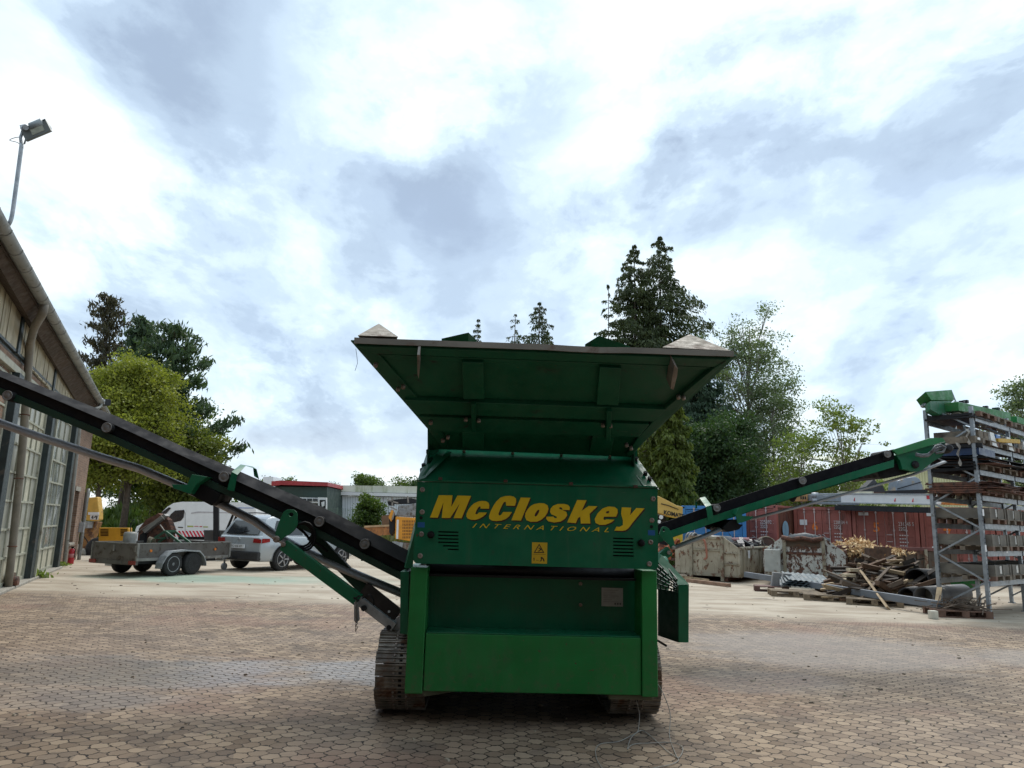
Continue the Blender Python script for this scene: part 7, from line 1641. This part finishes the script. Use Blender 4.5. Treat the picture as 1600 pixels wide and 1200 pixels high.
for li, z in enumerate(LV):
    for b in range(2):
        for s_ in range(2):
            x = b*BAY+.60+s_*1.13
            where = '%s rack shelf, %s in the %s' % (ordn[li], ('left','right')[s_], ('near bay','far bay')[b])
            rpallet(x, z, 'pallet on the '+where)
            z1 = z+.055+.112
            if li in (4,5,6):
                t_ = rth('timber_crate', 'grey boarded crate on the '+where, 'crate', x, RD*.5, z1); hgt = .20+.03*rnd.random()
                f = MB(); w = 1.1
                for (a0, a1, c0, c1) in ((-.52,.52,-w/2,-w/2+.03),(-.52,.52,w/2-.03,w/2),(-.52,-.49,-w/2+.031,w/2-.031),(.49,.52,-w/2+.031,w/2-.031)): f.box(a0, a1, c0, c1, 0, hgt)
                f.build('board_sides', WG, t_); f = MB()
                for q in range(12): f.bar((rnd.uniform(-.4,.4),-.45,rnd.uniform(.05,hgt)), (rnd.uniform(-.4,.4),.45,rnd.uniform(.05,hgt)), .08, .03)
                f.build('contents', DARK, t_)
                if rnd.random() < .75: f = MB(); xx = rnd.uniform(-.35,.25); f.box(xx, xx+.12, -w/2-.006, -w/2-.002, .03, hgt-.02); f.build('paper_label', PLST, t_)
                for xx in (-.5,0,.46): f = MB(); f.box(xx, xx+.05, -w/2-.02, -w/2-.001, 0, hgt+.01); f.build('corner_board', WG, t_)
            elif li in (2,3):
                n_ = 6; 
                t_ = rth('sheet_stack', ('rusty' if li == 3 else 'dark')+' wavy metal sheets on the '+where, 'metal sheets', x, RD*.5, z1)
                for k in range(n_):
                    f = MB(); dx_ = rnd.gauss(0,.06); dy_ = rnd.gauss(-.05,.10); f.hexa([V((-.62+dx_,-.62+dy_,k*.032)),V((.62+dx_,-.62+dy_,k*.032+rnd.gauss(0,.015))),V((.62+dx_,.6,k*.032)),V((-.62+dx_,.6,k*.032+rnd.gauss(0,.01))),V((-.62+dx_,-.62+dy_,k*.032+.014)),V((.62+dx_,-.62+dy_,k*.032+.02)),V((.62+dx_,.6,k*.032+.014)),V((-.62+dx_,.6,k*.032+.014))]); f.build('sheet', RUST if (li == 3 or k % 3 == 0) else DARK, t_)
            elif li == 1:
                t_ = rth('box_load', ('brown timber', 'blue plastic', 'dark', 'grey')[(b*2+s_)]+' boxes on the '+where, 'boxes', x, RD*.5, z1)
                mt = (WOOD, STB, DARK, GALV)[b*2+s_]
                for k in range(3): f = MB(); f.box(-.5+.34*k, -.5+.34*k+.30, -.5, .4, 0, .16+.07*rnd.random()); f.build('box', mt if k != 1 else WOOD, t_, .01)
                f = MB(); f.hexa([V((.1,-.56,-.1)),V((.4,-.58,-.12)),V((.42,-.5,0)),V((.1,-.5,0)),V((.12,-.53,.2)),V((.38,-.53,.2)),V((.38,-.3,.22)),V((.12,-.3,.22))]); f.build('plastic_sheet', PLST, t_)
# end-frame side goods: boards spanning the left frame
def endg(name, label, cat, mat, z, h, x0=-.05, x1=.9, y0=0, y1=.9, n_=1, wav=0):
    t_ = rth(name, label, cat, 0, 0, z)
    for k in range(n_):
        f = MB(); hh = h/n_; j = rnd.gauss(0,.05); f.hexa([V((x0,y0+j,k*hh)),V((x1,y0+j,k*hh+wav*rnd.gauss(0,.02))),V((x1,y1-j,k*hh)),V((x0,y1-j,k*hh+wav*rnd.gauss(0,.02))),V((x0,y0+j,k*hh+hh*.7)),V((x1,y0+j,k*hh+hh*.7)),V((x1,y1-j,k*hh+hh*.7)),V((x0,y1-j,k*hh+hh*.7))]); f.build('layer', mat, t_)
    return t_
# black belt table sticking out to the left at the second shelf
t_ = rth('black_conveyor_end', 'black flat conveyor end jutting out of the rack towards the right conveyor head', 'conveyor part', 0, 0, 0); o_ = t_.matrix_world.copy()
zc_ = rpx(1530,690,-.1).z
f = MB(); A_ = rpx(1478,686,.55); B_ = rpx(1534,689,-.12); f.hexa([V((A_.x,A_.y,zc_-.10)),V((B_.x,B_.y,zc_-.10)),V((B_.x+1.2,B_.y+.3,zc_-.10)),V((A_.x+1.0,A_.y+.5,zc_-.10)),V((A_.x,A_.y,zc_-.02)),V((B_.x,B_.y,zc_-.02)),V((B_.x+1.2,B_.y+.3,zc_-.02)),V((A_.x+1.0,A_.y+.5,zc_-.02))]); f.build('belt_plate', DARK, t_)
f = MB(); f.box(.0, 1.0, -.05, .9, zc_-.26, zc_-.11); f.build('blue_box', pbr('navy', (.015,.04,.11), .4), t_)
f = MB(); c = rpx(1529,685.5,-.15); f.box(c.x-.07, c.x+.07, c.y-.01, c.y, c.z-.025, c.z+.025); f.build('white_tag', WHITE, t_)
for k, (px, py, h_) in enumerate(((1497,692,.5),(1512,670,.34))):
    t_ = rth('torn_plastic', ('long rag of torn clear plastic hanging from the black conveyor end','torn plastic rag draped over the shelf above the black conveyor end')[k], 'plastic sheet', 0, 0, 0)
    c = rpx(px, py, .3 if k == 0 else .1); f = MB(); pts = []
    n_ = 8
    for i in range(n_+1):
        u = i/n_; w_ = .10*(1-.55*u)+.03*sin(i*2.1); pts.append((c.x-w_+.02*sin(i), c.y+.02*cos(i*1.7), c.z-h_*u)); pts.append((c.x+w_*.8+.02*cos(i*1.3), c.y-.03*sin(i*1.1), c.z-h_*u))
    f.add(pts, [(2*i, 2*i+1, 2*i+3, 2*i+2) for i in range(n_)], True); f.build('rag', pbr('dirty_plastic', (.42,.40,.36), .5, 0, .2, 8), t_)
# green conveyor with hopper on top of the rack
tg = rth('spare_conveyor', 'bright green spare conveyor with a small hopper on top of the rack', 'conveyor', 0, 0, LV[0]+.23)
f = MB(); zt_ = .0
def tgp(px, py, yl): v = rpx(px, py, yl); return V((v.x, v.y, v.z-(LV[0]+.23)))
f.poly3([tgp(x, y, .75) for x, y in ((1446,612),(1487,609),(1490.5,625),(1455,625))], (.25,.3,-.12)); f.build('hopper', GREEN2, tg, .004)
f = MB(); f.add([tgp(1487,609,.75), tgp(1490.5,625,.75), tgp(1490.5,625,.75)+V((.5,.1,.0)), tgp(1487,609,.75)+V((.3,.2,.05))], [(0,1,2,3)]); f.build('hopper_side', DGREEN, tg)
f = MB(); f.poly3([tgp(x, y, .6) for x, y in ((1453,627),(1486,626),(1488,645),(1468,648),(1454,640))], (.4,.25,0)); f.build('gearbox', GREEN, tg, .02)
f = MB(); f.bar(tgp(1484,636,.5), tgp(1567,652,.5), .35, .20); f.build('conveyor_body', GREEN2, tg, .01)
f = MB(); f.bar(tgp(1492,628,.45), tgp(1555,642,.45), .05, .03); f.build('top_rail', GALV, tg)
for px, py in ((1503,629),(1509,628),(1540,637)): f = MB(); c = tgp(px, py, .5); f.box(c.x-.05, c.x+.05, c.y-.05, c.y+.05, c.z-.03, c.z+.04); f.build('roller_mount', DARK, tg)
f = MB(); f.box(tgp(1558,640,.5).x-.05, tgp(1558,640,.5).x+.08, .45, .6, tgp(1558,645,.5).z, tgp(1558,637,.5).z); f.build('end_bracket', DGREEN, tg)
t2 = rth('spare_green_cover', 'green cover lying at the right end on top of the rack', 'machine part', 0, 0, LV[0]+.1)
a = rpx(1575,657,.5); b_ = rpx(1594,657,.5); f = MB(); f.box(a.x, b_.x, .3, .8, a.z-LV[0]-.17, a.z-LV[0]+.0); f.build('cover', GREEN2, t2, .01)
t3 = rth('small_spotlight', 'small spotlight on a thin bent rod above the left rack post', 'lamp', 0, RD, 0)
q_ = lambda px, py: rpx(px, py, RD)-V((0,RD,0))
f = MB(); f.tube([q_(1449,655), q_(1448,640), q_(1446.5,634), q_(1443,633)], .012, 6); f.build('rod', GALV, t3); f = MB(); f.bar(q_(1440,635), q_(1445,630.5), .05, .04); f.build('lamp_head', GALV, t3)
for k, (z0_, mt, lb_, h_, n_) in enumerate(((LV[0]+.01, DARK, 'dark sheet load seen through the end frame under the green conveyor', .12, 2),(LV[1]+.07, WOOD, 'wide grey timber beam across the rack end above the black conveyor end', .20, 1),(LV[2]+.05, BLACK, 'sagging black rubber sheets through the upper rack end frame', .20, 3),(LV[3]+.10, RUST, 'rust brown wavy sheets sticking out of the rack end frame', .24, 5))):
    endg('end_load', lb_, 'stacked load', mt, z0_, h_, -.08, 1.1, .0, .90, n_, 1)
f = MB(); c = at(1548,700,14.9)
t4 = rth('yellow_level', 'yellow beam lying across the second highest shelf of the far part of the rack', 'beam', 0, 0, 0); f = MB(); f.bar(rpx(1558,688,-.1), rpx(1592,690,-.25), .06, .09); f.build('beam_body', pbr('ochre_yellow', (.55,.34,.05), .5, 0, .15, 6), t4, .01)
for k, (px, py) in enumerate(((1578,727),(1540,856),(1573,858),(1536,800))):
    t4 = rth('paper_tag', ('white paper tag hanging high on the far rack post','white tag low on the near bay crates','white tag low beside the far rack post','white tag on the crate at mid height')[k], 'tag', 0, 0, 0); c = rpx(px, py, -.09); f = MB(); f.box(c.x-.04, c.x+.05, c.y-.003, c.y, c.z-.08, c.z+.06); f.build('paper', WHITE, t4)
# pallet with branches at the foot
pb_ = gnd(1512,966)+V((0,.35,0)); pallet('brown pallet with brushwood on it at the foot of the rack', pb_, radians(-6), PALD, 1.05, .75)
f = MB(); rnd = random.Random(4)
for k in range(90):
    c = pb_+V((rnd.gauss(0,.25),rnd.gauss(0,.2),.17+abs(rnd.gauss(0,.06)))); d_ = V((rnd.gauss(0,1),rnd.gauss(0,.5),rnd.gauss(0,.22))).normalized()*rnd.uniform(.12,.38); f.bar(c-d_, c+d_, .018, .014)
tag(f.build('brushwood', pbr('twig_brown', (.13,.095,.07), .9, 0, .4, 9)), 'tangle of brushwood on the brown pallet at the foot of the rack', 'brushwood', None, 'stuff')
f = MB(); f.bar(pb_+V((-.35,.1,.2)), pb_+V((-.15,.3,.55)), .10, .03); tag(f.build('upright_plank', WOODL), 'short pale plank standing up out of the brushwood', 'board')
